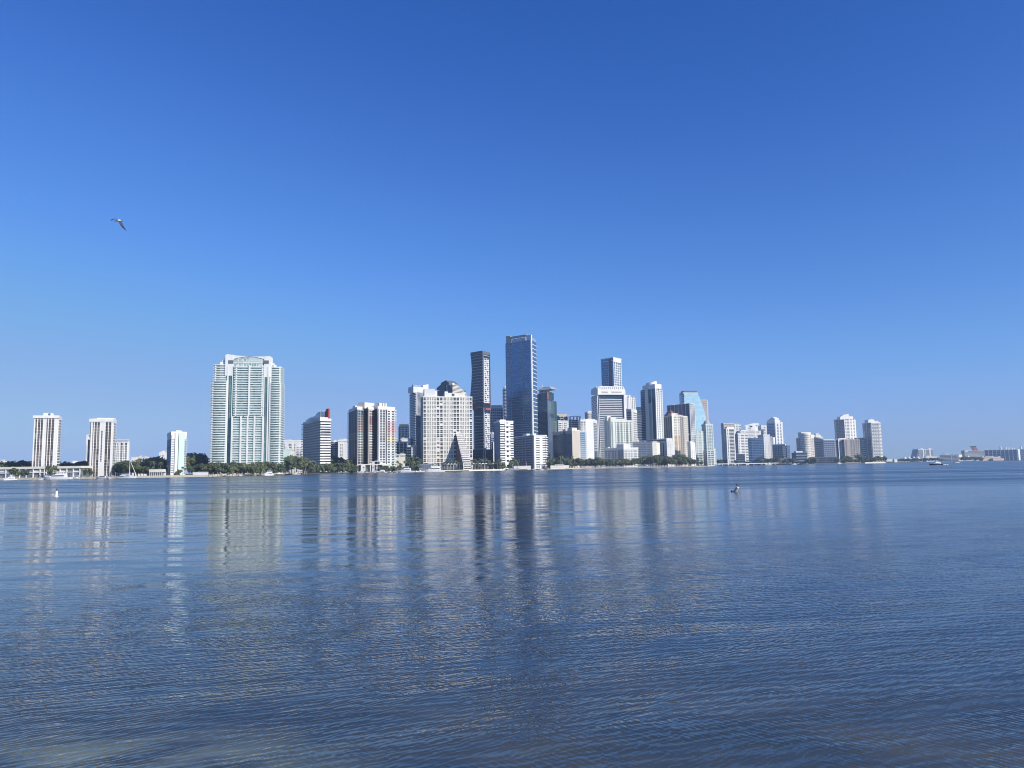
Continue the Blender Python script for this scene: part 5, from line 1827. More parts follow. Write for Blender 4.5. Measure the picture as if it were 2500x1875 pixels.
b = simple('low_building', 'tan low wing stepping down from the peach building', 'building', [(kx(1735), 4280), (kx(1900), 4284)], ky(438), 'beige', 'peach', 1, 0.3, 0.8, pm='beige')

# tents with white peaks
def tent(px, pyp, pyb, w, Y, label, group=None):
    c = P(px, pyb, Y)
    t = thing('peaked_tent', label, 'tent', (c.x, c.y, GROUND), 0, group)
    zb = c.z - GROUND
    zp = P(px, pyp, Y).z - GROUND
    ww = w / F * Y / 2
    mb = MB()
    rings = []
    for k in range(6):
        a = k / 5
        r = ww * (1 - a) ** 1.7 + 0.25
        rings.append((r, zb + (zp - zb) * a))
    mb.lathe(rings, 12)
    mb.obj('canopy', M['canvas'], t)
    for sx in (-1, 1):
        for sy in (-1, 1):
            pm_ = MB()
            pm_.tube([(sx * ww * .6, sy * ww * .6, 0), (sx * ww * .6, sy * ww * .6, zb + 0.8)], 0.3, 6)
            pm_.obj('pole', M['steel'], t)
    return t


for i, X in enumerate((375, 440, 515, 580, 655)):
    tent(kx(X), ky(396 - (4 if i in (3, 4) else 0)), ky(443), 11.5, 4700, 'white peaked canopy in the row of five before the wide grey far hotel', 'row of white peaked canopies')
tent(kx(1352), ky(384), ky(420), 9, 4350, 'single white peaked tent on the port shore before the red funnelled ship')
# ================================================================== ground, water, shore
SHORE = [(-700, 780), (-200, 815), (0, 830), (250, 850), (505, 872), (640, 930), (700, 1080), (770, 1140), (870, 1200), (1000, 1240), (1060, 1290), (1160, 1400), (1250, 1450),
         (1340, 1495), (1400, 1580), (1500, 1660), (1600, 1740), (1700, 1850), (1742, 2180)]


def shoreY(px):
    for (a, ya), (c, yc) in zip(SHORE, SHORE[1:]):
        if a <= px <= c:
            return ya + (yc - ya) * (px - a) / (c - a)
    return SHORE[-1][1] if px > 0 else SHORE[0][1]


def W(px, Y):
    return ((px - CX) / F * Y * 1.0 + (HZ(px) - HZ(CX)) * 0, Y)


def plan_pt(px, Y):
    p = P(px, HZ(px), Y)
    return (p.x, p.y)


grass = paint('ground_grass', (0.07, 0.085, 0.04), 0.95, 0.4, 0.05, False)
sand = paint('beach_sand', (0.42, 0.35, 0.26), 0.95, 0.2, 0.1, False)


def land(name, pts, back, mat=None):
    mb = MB()
    poly = [plan_pt(*q) for q in pts] + back
    mb.prism(poly, -2.0, GROUND)
    return tag(mb.obj(name, mat or M['ground_grass']), kind='structure')


land('ground', SHORE, [plan_pt(1790, 3500), plan_pt(1700, 6500), plan_pt(-900, 5200), plan_pt(-900, 800)])
KEY = [(1742, 2700), (1900, 2690), (1960, 2620), (2050, 2630), (2166, 2700)]
land('land_beyond_river', KEY, [plan_pt(2168, 3000), plan_pt(1960, 3600), plan_pt(1758, 3600)])
land('land_port', [(2050, 3400), (2170, 3440), (2300, 4060), (2420, 4100), (2760, 4140)], [plan_pt(2760, 5600), plan_pt(2000, 5600)])

# beach strip and seawalls
mb = MB()
for (pa, ya), (pc, yc) in zip(SHORE, SHORE[1:]):
    if pa < 1340 or pc > 1742:
        continue
    a0, c0 = plan_pt(pa, ya - 10), plan_pt(pc, yc - 10)
    a1, c1 = plan_pt(pa, ya + 3), plan_pt(pc, yc + 3)
    mb.loft([(*a0, -0.6), (*c0, -0.6), (*c1, -0.6), (*a1, -0.6)], [(*a0, 0.12), (*c0, 0.12), (*c1, 1.9), (*a1, 1.9)])
tag(mb.obj('beach', M['beach_sand']), kind='structure')


def seawall(pa, pc, label, h, mat, n=10, inset=1.2):
    mb = MB()
    for k in range(n):
        p0, p1 = pa + (pc - pa) * k / n, pa + (pc - pa) * (k + 1) / n
        a0, a1 = plan_pt(p0, shoreY(p0) - inset), plan_pt(p1, shoreY(p1) - inset)
        b0, b1 = plan_pt(p0, shoreY(p0) + 0.5), plan_pt(p1, shoreY(p1) + 0.5)
        mb.prism([a0, a1, b1, b0], -1.5, h + 0.003 * (k % 2))
    o = mb.obj('seawall', M[mat])
    return tag(o, label, 'wall')


seawall(-250, 330, 'low tan stone seawall along the marina at the foot of the clubhouse', 2.2, 'seawall_stone')
seawall(330.5, 505, 'pale seawall below the pavilion and the slim teal walled tower', 2.3, 'beige')
seawall(505.5, 700, 'low stone seawall behind the private docks under the huge aqua tower', 1.9, 'seawall_stone')
seawall(1075, 1260, 'long straight white capped seawall below the cream grid hotel', 2.5, 'warm_white', 8)
seawall(1345, 1420, 'short seawall with white wall above beside the dock sheds', 2.0, 'warm_white', 4)
mb = MB()
for (pa, ya), (pc, yc) in zip(KEY[1:], KEY[2:]):
    a0, a1, b1, b0 = plan_pt(pa, ya - 3), plan_pt(pc, yc - 3), plan_pt(pc, yc + 1), plan_pt(pa, ya + 1)
    mb.prism([a0, a1, b1, b0], -1, 2.4)
tag(mb.obj('seawall', M['slate']), 'dark seawall round the island with the blue grey hotel', 'wall')
mb = MB()
a0, a1 = plan_pt(2112, 2650), plan_pt(2162, 2690)
mb.prism([a0, a1, (a1[0], a1[1] + 3), (a0[0], a0[1] + 3)], -1, 4.2)
tag(mb.obj('seawall', M['warm_white']), 'short bright white wall at the tip of the island', 'wall')

# ------------------------------------------------------------------ water
m, t, bs = nt('bay_water')
MATS['bay_water'] = m
geo = node(t, 'ShaderNodeNewGeometry')


def noise(scale, detail, rot, sx, sy, rough=0.5, dist=0.0):
    mp = node(t, 'ShaderNodeMapping', vector_type='TEXTURE')
    mp.inputs['Rotation'].default_value = (0, 0, rot)
    mp.inputs['Scale'].default_value = (1 / sx, 1 / sy, 1)
    n = node(t, 'ShaderNodeTexNoise', Scale=scale, Detail=detail, Roughness=rough, Distortion=dist)
    t.links.new(geo.outputs['Position'], mp.inputs['Vector'])
    t.links.new(mp.outputs[0], n.inputs['Vector'])
    return n


def slope(n, ax, ay, amp):
    """Signed slope along the horizontal direction (ax, ay) from a noise value."""
    s = node(t, 'ShaderNodeMath', operation='SUBTRACT')
    s.inputs[1].default_value = 0.5
    t.links.new(n.outputs['Fac'], s.inputs[0])
    v = node(t, 'ShaderNodeVectorMath', operation='SCALE')
    v.inputs[0].default_value = (ax * amp, ay * amp, 0)
    t.links.new(s.outputs[0], v.inputs['Scale'])
    return v.outputs[0]


def vadd(a, c):
    v = node(t, 'ShaderNodeVectorMath', operation='ADD')
    t.links.new(a, v.inputs[0])
    t.links.new(c, v.inputs[1])
    return v.outputs[0]


W1, W2, W3, W4, W5 = WAVES
th, th2 = R(36), R(-48)
# wind ripples, crests rising to the east; a crossing set; long gentle undulation; fine chop
n3 = noise(1.0, 3.0, R(7), 0.12, 0.62, 0.55, 0.3)
n4 = noise(1.0, 2.0, R(10), 9.0, 14.0, 0.5)
amp = noise(1.0, 4.0, th, 0.35, 1.1, 0.65, 0.5)
amp2 = noise(1.0, 4.0, R(15), 0.3, 0.8, 0.65, 0.5)


def train(ang, lam, dist, dscale, ax_, am, lo, hi, slope_amp):
    """A train of short-crested ripples of wavelength lam whose crests run along direction ang."""
    mp = node(t, 'ShaderNodeMapping', vector_type='TEXTURE')
    mp.inputs['Rotation'].default_value = (0, 0, ang + math.pi / 2)
    mp.inputs['Scale'].default_value = (1, 1 / ax_, 1)
    w = node(t, 'ShaderNodeTexWave', wave_type='BANDS', bands_direction='X', wave_profile='SIN')
    w.inputs['Scale'].default_value = 0.314159 / lam
    w.inputs['Distortion'].default_value = dist
    w.inputs['Detail'].default_value = 2.0
    w.inputs['Detail Scale'].default_value = dscale
    w.inputs['Detail Roughness'].default_value = 0.55
    t.links.new(geo.outputs['Position'], mp.inputs['Vector'])
    t.links.new(mp.outputs[0], w.inputs['Vector'])
    pw = node(t, 'ShaderNodeMath', operation='POWER')
    pw.inputs[1].default_value = 2.0
    t.links.new(w.outputs['Fac'], pw.inputs[0])
    sb = node(t, 'ShaderNodeMath', operation='SUBTRACT')
    sb.inputs[1].default_value = 0.375
    t.links.new(pw.outputs[0], sb.inputs[0])
    mr = node(t, 'ShaderNodeMapRange')
    mr.inputs['From Min'].default_value = lo
    mr.inputs['From Max'].default_value = hi
    mr.inputs['To Min'].default_value = 0.12
    t.links.new(am.outputs['Fac'], mr.inputs[0])
    ml = node(t, 'ShaderNodeMath', operation='MULTIPLY')
    t.links.new(sb.outputs[0], ml.inputs[0])
    t.links.new(mr.outputs[0], ml.inputs[1])
    v = node(t, 'ShaderNodeVectorMath', operation='SCALE')
    v.inputs[0].default_value = (-math.sin(ang) * slope_amp, math.cos(ang) * slope_amp, 0)
    t.links.new(ml.outputs[0], v.inputs['Scale'])
    return v.outputs[0]


acc = vadd(train(th, 0.12, 7.0, 1.7, 0.6, amp, 0.36, 0.66, W1), train(R(20), 0.19, 7.0, 1.3, 0.55, amp2, 0.36, 0.64, W1 * 0.7))
acc = vadd(acc, train(th2, 0.12, 7.0, 1.7, 0.55, amp2, 0.44, 0.68, W2))
acc = vadd(acc, train(R(8), 0.36, 8.0, 1.1, 0.6, amp, 0.30, 0.62, W5))
acc = vadd(acc, slope(n4, 0.9, 0.3, W4))
# steep far sides of ripples stay short: limit the slope facing away from the beach
lim = node(t, 'ShaderNodeVectorMath', operation='MINIMUM')
lim.inputs[1].default_value = (9.0, 0.075, 9.0)
t.links.new(acc, lim.inputs[0])
acc = lim.outputs[0]
# ruffled water by the beach, a calm lagoon band, wind-ruffled open bay beyond
sx0 = node(t, 'ShaderNodeSeparateXYZ')
t.links.new(geo.outputs['Position'], sx0.inputs[0])
pt = noise(0.05, 4.0, R(-8), 0.5, 1.2, 0.6)
q1 = node(t, 'ShaderNodeMath', operation='MULTIPLY_ADD')
q1.inputs[1].default_value = -0.8
t.links.new(sx0.outputs['X'], q1.inputs[0])
t.links.new(sx0.outputs['Y'], q1.inputs[2])
q2 = node(t, 'ShaderNodeMath', operation='MULTIPLY_ADD')
q2.inputs[1].default_value = 26.0
t.links.new(pt.outputs['Fac'], q2.inputs[0])
t.links.new(q1.outputs[0], q2.inputs[2])
near = node(t, 'ShaderNodeMapRange', interpolation_type='SMOOTHSTEP')
near.inputs['From Min'].default_value = 34.0
near.inputs['From Max'].default_value = 62.0
near.inputs['To Min'].default_value = 1.0
near.inputs['To Max'].default_value = CALM
t.links.new(q2.outputs[0], near.inputs[0])
ptf = noise(0.006, 4.0, R(4), 0.25, 2.2, 0.65)
fq = node(t, 'ShaderNodeMath', operation='MULTIPLY_ADD')
fq.inputs[1].default_value = 160.0
t.links.new(ptf.outputs['Fac'], fq.inputs[0])
t.links.new(sx0.outputs['Y'], fq.inputs[2])
farr = node(t, 'ShaderNodeMapRange', interpolation_type='SMOOTHSTEP')
farr.inputs['From Min'].default_value = 150.0
farr.inputs['From Max'].default_value = 260.0
farr.inputs['To Min'].default_value = ROUGH_NEAR
farr.inputs['To Max'].default_value = ROUGH_FAR
t.links.new(fq.outputs[0], farr.inputs[0])
rx = node(t, 'ShaderNodeMapRange', interpolation_type='SMOOTHSTEP')
rx.inputs['From Min'].default_value = -8.0
rx.inputs['From Max'].default_value = 16.0
rx.inputs['To Max'].default_value = ROUGH_EAST
t.links.new(sx0.outputs['X'], rx.inputs[0])
ra = node(t, 'ShaderNodeMath', operation='MAXIMUM')
lane = noise(1.0, 4.0, R(3), 0.004, 0.05, 0.6, 0.2)
ln = node(t, 'ShaderNodeMapRange')
ln.inputs['From Min'].default_value = 0.32
ln.inputs['From Max'].default_value = 0.62
ln.inputs['To Min'].default_value = 0.35
ln.inputs['To Max'].default_value = 1.15
t.links.new(lane.outputs['Fac'], ln.inputs[0])
lm = node(t, 'ShaderNodeMath', operation='MULTIPLY')
t.links.new(farr.outputs[0], lm.inputs[0])
t.links.new(ln.outputs[0], lm.inputs[1])
t.links.new(lm.outputs[0], ra.inputs[0])
t.links.new(rx.outputs[0], ra.inputs[1])
t.links.new(ra.outputs[0], bs.inputs['Roughness'])
sc = node(t, 'ShaderNodeVectorMath', operation='SCALE')
t.links.new(acc, sc.inputs[0])
t.links.new(near.outputs[0], sc.inputs['Scale'])
nz = node(t, 'ShaderNodeVectorMath', operation='ADD')
nz.inputs[1].default_value = (0, 0, 1)
t.links.new(vadd(sc.outputs[0], slope(n3, 0.12, 1.0, W3)), nz.inputs[0])
nn_ = node(t, 'ShaderNodeVectorMath', operation='NORMALIZE')
t.links.new(nz.outputs[0], nn_.inputs[0])
t.links.new(nn_.outputs[0], bs.inputs['Normal'])
# body colour: blue bay water, sea-grass and pale sand shoals in the shallows near the beach
sx = node(t, 'ShaderNodeSeparateXYZ')
t.links.new(geo.outputs['Position'], sx.inputs[0])
shal = node(t, 'ShaderNodeMapRange')
shal.inputs['From Min'].default_value = 19.0
shal.inputs['From Max'].default_value = 10.0
t.links.new(sx.outputs['Y'], shal.inputs[0])
nb1 = noise(0.35, 5.0, R(-15), 0.8, 1.3, 0.65)
nb2 = noise(1.4, 5.0, R(20), 1, 1, 0.7)
r1 = node(t, 'ShaderNodeMapRange')
r1.inputs['From Min'].default_value = 0.42
r1.inputs['From Max'].default_value = 0.62
t.links.new(nb1.outputs['Fac'], r1.inputs[0])
mlt = node(t, 'ShaderNodeMath', operation='MULTIPLY')
t.links.new(r1.outputs[0], mlt.inputs[0])
t.links.new(shal.outputs[0], mlt.inputs[1])
deep = node(t, 'ShaderNodeMix', data_type='RGBA')
deep.inputs[6].default_value = (*WATER_DEEP, 1)
deep.inputs[7].default_value = (*WATER_DEEP2, 1)
t.links.new(nb2.outputs['Fac'], deep.inputs[0])
c1 = node(t, 'ShaderNodeMix', data_type='RGBA')
c1.inputs[7].default_value = (*WATER_GRASS, 1)
t.links.new(deep.outputs[2], c1.inputs[6])
t.links.new(mlt.outputs[0], c1.inputs[0])
# sand shoal near the left of the beach
dist = node(t, 'ShaderNodeVectorMath', operation='DISTANCE')
mp = node(t, 'ShaderNodeMapping')
mp.inputs['Scale'].default_value = (0.45, 1.0, 0)
t.links.new(geo.outputs['Position'], mp.inputs['Vector'])
t.links.new(mp.outputs[0], dist.inputs[0])
dist.inputs[1].default_value = (-5.9 * 0.45, 10.9, 0)
r2 = node(t, 'ShaderNodeMapRange')
r2.inputs['From Min'].default_value = 2.1
r2.inputs['From Max'].default_value = 0.6
t.links.new(dist.outputs['Value'], r2.inputs[0])
r3 = node(t, 'ShaderNodeMapRange')
r3.inputs['From Min'].default_value = 0.36
r3.inputs['From Max'].default_value = 0.62
nb3 = noise(1.0, 4.0, R(20), 0.6, 1.4, 0.6)
t.links.new(nb3.outputs['Fac'], r3.inputs[0])
ms = node(t, 'ShaderNodeMath', operation='MULTIPLY')
t.links.new(r2.outputs[0], ms.inputs[0])
t.links.new(r3.outputs[0], ms.inputs[1])
c2 = node(t, 'ShaderNodeMix', data_type='RGBA')
c2.inputs[7].default_value = (*WATER_SAND, 1)
t.links.new(c1.outputs[2], c2.inputs[6])
t.links.new(ms.outputs[0], c2.inputs[0])
t.links.new(c2.outputs[2], bs.inputs['Base Color'])
bs.inputs['IOR'].default_value = 1.33
bs.inputs['Specular IOR Level'].default_value = 0.5
mb = MB()
mb.add([(-9000, -40, 0), (9000, -40, 0), (9000, 9500, 0), (-9000, 9500, 0)], [(0, 1, 2, 3)])
tag(mb.obj('water', m), kind='structure')

# ------------------------------------------------------------------ haze
hm = bpy.data.materials.new('haze')
hm.use_nodes = True
ht = hm.node_tree
ht.nodes.clear()
ho = ht.nodes.new('ShaderNodeOutputMaterial')
pv = ht.nodes.new('ShaderNodeVolumePrincipled')
pv.inputs['Color'].default_value = (0.58, 0.76, 1.0, 1)
pv.inputs['Density'].default_value = HAZE
pv.inputs['Anisotropy'].default_value = 0.0
ht.links.new(pv.outputs[0], ho.inputs['Volume'])
mb = MB()
mb.box(-9500, 9500, -120, 10000, -3.5, 330)
hz = tag(mb.obj('haze', hm), kind='stuff')

# ================================================================== trees
fol = []
for k, col in enumerate(((0.084, 0.105, 0.044), (0.064, 0.088, 0.040), (0.105, 0.118, 0.052), (0.046, 0.066, 0.038))):
    m, t, bs = nt('foliage_%s' % 'abcd'[k])
    oi = node(t, 'ShaderNodeObjectInfo')
    tc = node(t, 'ShaderNodeTexCoord')
    n = node(t, 'ShaderNodeTexNoise', Scale=5.0, Detail=3.0)
    t.links.new(tc.outputs['Object'], n.inputs['Vector'])
    ad = node(t, 'ShaderNodeMath', operation='MULTIPLY_ADD')
    t.links.new(oi.outputs['Random'], ad.inputs[0])
    ad.inputs[1].default_value = 0.5
    t.links.new(n.outputs['Fac'], ad.inputs[2])
    mx = node(t, 'ShaderNodeMix', data_type='RGBA')
    mx.inputs[6].default_value = (*[c * 0.6 for c in col], 1)
    mx.inputs[7].default_value = (*[c * 1.7 for c in col], 1)
    mr = node(t, 'ShaderNodeMapRange')
    mr.inputs['From Min'].default_value = 0.3
    mr.inputs['From Max'].default_value = 1.2
    t.links.new(ad.outputs[0], mr.inputs[0])
    t.links.new(mr.outputs[0], mx.inputs[0])
    t.links.new(mx.outputs[2], bs.inputs['Base Color'])
    bs.inputs['Roughness'].default_value = 0.7
    fol.append(m)
bark = paint('bark', (0.16, 0.13, 0.10), 0.95, 0.3, 1.5)
palm_bark = paint('palm_bark', (0.30, 0.27, 0.23), 0.95, 0.2, 1.0)

tr = random.Random(11)


def crown_mesh(k, wide, tall, n=430, leaf=0.075, base=0.22):
    """Unit tree crown (height 1): leaf clumps on several lobes, with gaps."""
    mb = MB()
    lobes = []
    for i in range(9):
        a = tr.uniform(0, 2 * math.pi)
        r = wide * tr.uniform(0.15, 0.62)
        z = base + (1 - base) * tr.uniform(0.25, 0.8)
        lobes.append((r * math.cos(a), r * math.sin(a), z, tr.uniform(0.28, 0.45) * wide, tr.uniform(0.14, 0.24) * tall))
    lobes.append((0, 0, 0.78, 0.4 * wide, 0.2))
    for i in range(n):
        lx, ly, lz, lr, lh = tr.choice(lobes)
        d = Vector((tr.gauss(0, 1), tr.gauss(0, 1), tr.gauss(0, 1))).normalized()
        q = tr.uniform(0.65, 1.0)
        c = Vector((lx + d.x * lr * q, ly + d.y * lr * q, min(1.0, lz + d.z * lh * q)))
        nrm = (d + Vector((tr.uniform(-.6, .6), tr.uniform(-.6, .6), tr.uniform(-.3, .8)))).normalized()
        u = nrm.orthogonal().normalized()
        v = nrm.cross(u)
        s = leaf * tr.uniform(0.6, 1.3)
        ang = tr.uniform(0, 6.28)
        u2 = u * math.cos(ang) + v * math.sin(ang)
        v2 = nrm.cross(u2)
        mb.add([c - u2 * s, c + v2 * s * .7 - nrm * s * .3, c + u2 * s, c - v2 * s * .7 - nrm * s * .3], [(0, 1, 2, 3)])
    return mb.mesh('crown', fol[k % 4])


def trunk_mesh(h, r):
    mb = MB()
    mb.tube([(0, 0, 0), (0.02, 0, h * .5), (0.0, 0.02, h)], [r, r * .8, r * .6], 7)
    for a in (0.4, 2.4, 4.4):
        mb.tube([(0, 0, h * .8), (0.16 * math.cos(a), 0.16 * math.sin(a), h + .15), (0.27 * math.cos(a), 0.27 * math.sin(a), h + .3)], [r * .55, r * .35, r * .15], 5)
    return mb.mesh('trunk', bark)


ROUND = [(crown_mesh(k, 0.55, 1.0), trunk_mesh(0.42, 0.03)) for k in range(4)]
SPREAD = [(crown_mesh(k, 1.0, 0.9, 800, 0.07, 0.25), trunk_mesh(0.4, 0.04)) for k in range(3)]
BUSH = [(crown_mesh(k, 0.9, 1.1, 380, 0.1, 0.05), trunk_mesh(0.25, 0.03)) for k in (0, 2, 1)]


def palm_mesh(k):
    mb = MB()
    h = 0.86
    nfr = 15
    for i in range(nfr):
        a = 2 * math.pi * i / nfr + tr.uniform(-.2, .2)
        up = tr.uniform(-0.25, 0.9)
        L = tr.uniform(0.2, 0.27)
        prev = None
        d = Vector((math.cos(a), math.sin(a), 0))
        s = Vector((-d.y, d.x, 0))
        pts = []
        for j in range(6):
            f = j / 5
            pts.append((Vector((0, 0, h)) + d * L * f * (1 - 0.15 * f) + Vector((0, 0, L * (up * f - 0.95 * f * f))), 0.034 * math.sin(math.pi * (0.12 + 0.84 * f))))
        for (p0, w0), (p1, w1) in zip(pts, pts[1:]):
            for sg in (-1, 1):
                q = [p0, p1, p1 + s * sg * w1 - Vector((0, 0, w1 * .7)), p0 + s * sg * w0 - Vector((0, 0, w0 * .7))]
                mb.add(q, [(0, 1, 2, 3)])
    cr = mb.mesh('crown', fol[(0, 2, 3)[k]])
    mb = MB()
    mb.tube([(0, 0, 0), (0.012, 0.006, 0.3), (0.01, 0.0, 0.6), (0, 0, 0.87)], [0.018, 0.013, 0.011, 0.012], 7)
    return cr, mb.mesh('trunk', palm_bark)


PALM = [palm_mesh(k) for k in range(3)]
TREE_N = [0]


def plant(kind, px, Y, h, label, group, name='broadleaf_tree', sxy=1.0):
    cr, tk = kind[TREE_N[0] % len(kind)]
    TREE_N[0] += 1
    x, y = plan_pt(px, Y)
    o = thing(name, label, 'palm' if 'palm' in name else 'tree', (x, y, GROUND - 0.05), tr.uniform(0, 6.28), group)
    o.scale = (h * sxy, h * sxy, h)
    for nm, me in (('crown', cr), ('trunk', tk)):
        c = bpy.data.objects.new(nm, me)
        COL.objects.link(c)
        c.parent = o
    return o


def row(kind, pa, pc, n, Y0, Y1, h0, h1, label, group, name='broadleaf_tree', sxy=1.0):
    for i in range(n):
        px = pa + (pc - pa) * (i + tr.uniform(0.2, 0.8)) / n
        Y = Y0 + (Y1 - Y0) * tr.random()
        plant(kind, px, Y, 1.12 * tr.uniform(h0, h1), label, group, name, sxy)


def toph(px, py, Y):
    return P(px, py, Y).z - GROUND


def trees_at(kind, lst, label, group=None, name='broadleaf_tree'):
    for q in lst:
        px, py, Y = q[:3]
        plant(kind, px, Y, toph(px, py, Y), label, group, name, q[3] if len(q) > 3 else 1.0)


# marina, behind and before the clubhouse
row(ROUND, -40, 82, 12, 960, 1010, 14, 20, 'dark tree in the wood behind the marina clubhouse, left of the first pier tower', 'trees behind the clubhouse', sxy=1.2)
row(ROUND, 140, 225, 12, 960, 1010, 14, 19, 'dark tree in the wood between the two pier towers', 'trees between the pier towers', sxy=1.2)
trees_at(SPREAD, [(18, 1127, 945, 0.9)], 'big dark round tree rising behind the marina clubhouse roof')
trees_at(ROUND, [(33, 1142.5, 852, 1.1), (44, 1148, 850)], 'green tree standing in front of the clubhouse at its broad gap', 'clubhouse gap trees')
trees_at(ROUND, [(62, 1147, 850, 1.2)], 'single green bushy tree in front of the clubhouse, beside the gap trees')
trees_at(ROUND, [(124, 1136, 856, 1.0)], 'single dark pointed tree before the clubhouse at the foot of the first pier tower')
trees_at(PALM, [(55, 1133, 895), (141, 1133, 900), (30, 1135, 905)], 'ragged palm above the clubhouse roof', 'palms above the clubhouse', 'palm_tree')
trees_at(ROUND, [(205, 1146, 880), (214, 1143, 890), (222, 1150, 870)], 'dark tree in the gap between clubhouse and second pier tower', 'gap trees by second pier tower')
row(ROUND, 280, 330, 9, 900, 940, 12, 17, 'dark tree in the belt behind the moored sailboat', 'trees behind the sailboat', sxy=1.2)
trees_at(SPREAD, [(362, 1115, 985, 1.15)], 'wide domed spreading tree left of the slim teal walled tower')
trees_at(SPREAD, [(335, 1128, 950, 1.0), (392, 1125, 950, 0.9), (408, 1122, 960, 0.8)], 'olive green tree on the flank of the wide domed tree', 'flank trees of the domed tree')
row(ROUND, 322, 400, 9, 905, 935, 8, 12, 'dark undergrowth tree below the wide domed tree', 'undergrowth trees', sxy=1.2)
trees_at(PALM, [(372, 1121, 885), (391, 1124, 885), (410, 1132, 885)], 'royal palm with pale trunk beside the white pavilion', 'royal palms by the pavilion', 'palm_tree')
trees_at(BUSH, [(436, 1145, 886, 0.7), (430, 1152, 882, 0.8)], 'dark bush at the foot of the slim teal walled tower', 'bushes at the teal walled tower', 'bush')
trees_at(PALM, [(446, 1137, 886), (452, 1140, 886)], 'small palm before the pale teal wall', 'small palms by the teal wall', 'palm_tree')
trees_at(SPREAD, [(476, 1103.5, 1035, 0.8), (492, 1109, 1060, 0.8), (462, 1114, 1020, .7)], 'large dark blue green tree between the slim teal tower and the huge aqua tower', 'large dark trees beside the aqua tower')
row(ROUND, 462, 520, 8, 905, 940, 9, 14, 'green tree behind the long blank white wall', 'trees behind the blank wall', sxy=1.3)
# belt in front of the huge tower
row(BUSH, 505, 640, 16, 905, 930, 9, 13.5, 'olive mangrove bush in the belt behind the private docks', 'mangroves behind the docks', 'bush', 0.8)
row(BUSH, 510, 690, 14, 930, 960, 11, 15, 'olive green tree in the belt at the foot of the huge aqua tower', 'trees at the foot of the aqua tower', sxy=0.8)
trees_at(ROUND, [(570, 1127, 960, 1.2), (588, 1130, 955, 1.2), (634, 1126, 962, 1.2), (641, 1128, 955, 1.1)], 'dark tree right against the foot of the huge aqua tower', 'dark trees against the aqua tower')
trees_at(SPREAD, [(700, 1114, 1110, 0.8), (724, 1111.5, 1118, 0.85), (745, 1115, 1120, 0.7), (712, 1122, 1100, 0.7), (738, 1124, 1105, 0.7)], 'tree of the tall dense grove left of the striped office', 'tall grove by the striped office')
row(PALM, 690, 750, 10, 1085, 1100, 9, 13, 'slender palm in front of the tall dense grove', 'palms before the grove', 'palm_tree')
trees_at(BUSH, [(762, 1136, 1150, 0.9), (775, 1137, 1155, 0.9), (784, 1133, 1160, 0.9), (768, 1141, 1146, .8)], 'low green mangrove in front of the striped office', 'mangroves before the striped office', 'bush')
trees_at(BUSH, [(795, 1130, 1175, .9), (808, 1131, 1180, .9), (820, 1128, 1186, .95), (835, 1128, 1190, .95), (848, 1128, 1195, .9), (860, 1130, 1200, .9), (868, 1134, 1200, .8), (800, 1138, 1165, .8), (828, 1137, 1176, .8), (850, 1138, 1186, .8), (815, 1140, 1168, .8), (840, 1141, 1176, .8), (862, 1141, 1190, .8)],
         'bright green mangrove in the rounded mass between striped office and rainbow tower', 'rounded mangrove mass', 'bush')
trees_at(ROUND, [(812, 1115, 1300, 1.2), (824, 1114, 1320, 1.2), (836, 1119, 1290, 1.2), (847, 1121, 1270, 1.1)], 'dark tree between the striped office and rainbow tower', 'dark trees beside the striped office')
# rainbow marina to grid hotel
row(PALM, 884, 950, 9, 1222, 1236, 7, 11, 'low palm before the white podium deck', 'palms before the podium', 'palm_tree')
row(BUSH, 922, 950, 4, 1224, 1236, 6, 8, 'dark shrub before the white podium deck', 'shrubs before the podium', 'bush', 0.9)
row(PALM, 930, 1028, 18, 1262, 1330, 12, 19, 'palm behind the small marina right of the rainbow tower', 'palms behind the small marina', 'palm_tree')
row(BUSH, 945, 1025, 9, 1262, 1300, 6, 10, 'green tree behind the small marina right of the rainbow tower', 'trees behind the small marina', sxy=0.9)
trees_at(ROUND, [(998, 1115, 1400, 1.2), (1010, 1113, 1420, 1.3), (1018, 1117, 1400, 1.2)], 'dark tree in the shade of the plain dark glass box', 'dark trees by the glass box')
row(PALM, 1030, 1075, 7, 1330, 1390, 11, 16, 'palm behind the white yacht at the grid hotel', 'palms behind the yacht', 'palm_tree')
row(PALM, 1078, 1130, 10, 1350, 1400, 12, 21, 'palm along the seawall left of the sloping white annex', 'palms left of the annex', 'palm_tree')
row(PALM, 1150, 1225, 18, 1420, 1500, 12, 22, 'palm along the seawall right of the sloping white annex', 'palms right of the annex', 'palm_tree')
row(BUSH, 1150, 1250, 8, 1440, 1520, 8, 14, 'green tree at the foot of the waisted tower', 'trees at the waisted tower', sxy=0.8)
trees_at(ROUND, [(1258, 1118, 1505, 1.0), (1251, 1122, 1500, 1.0)], 'dark tree at the shaded end of the low wide slab', 'trees at the low wide slab')
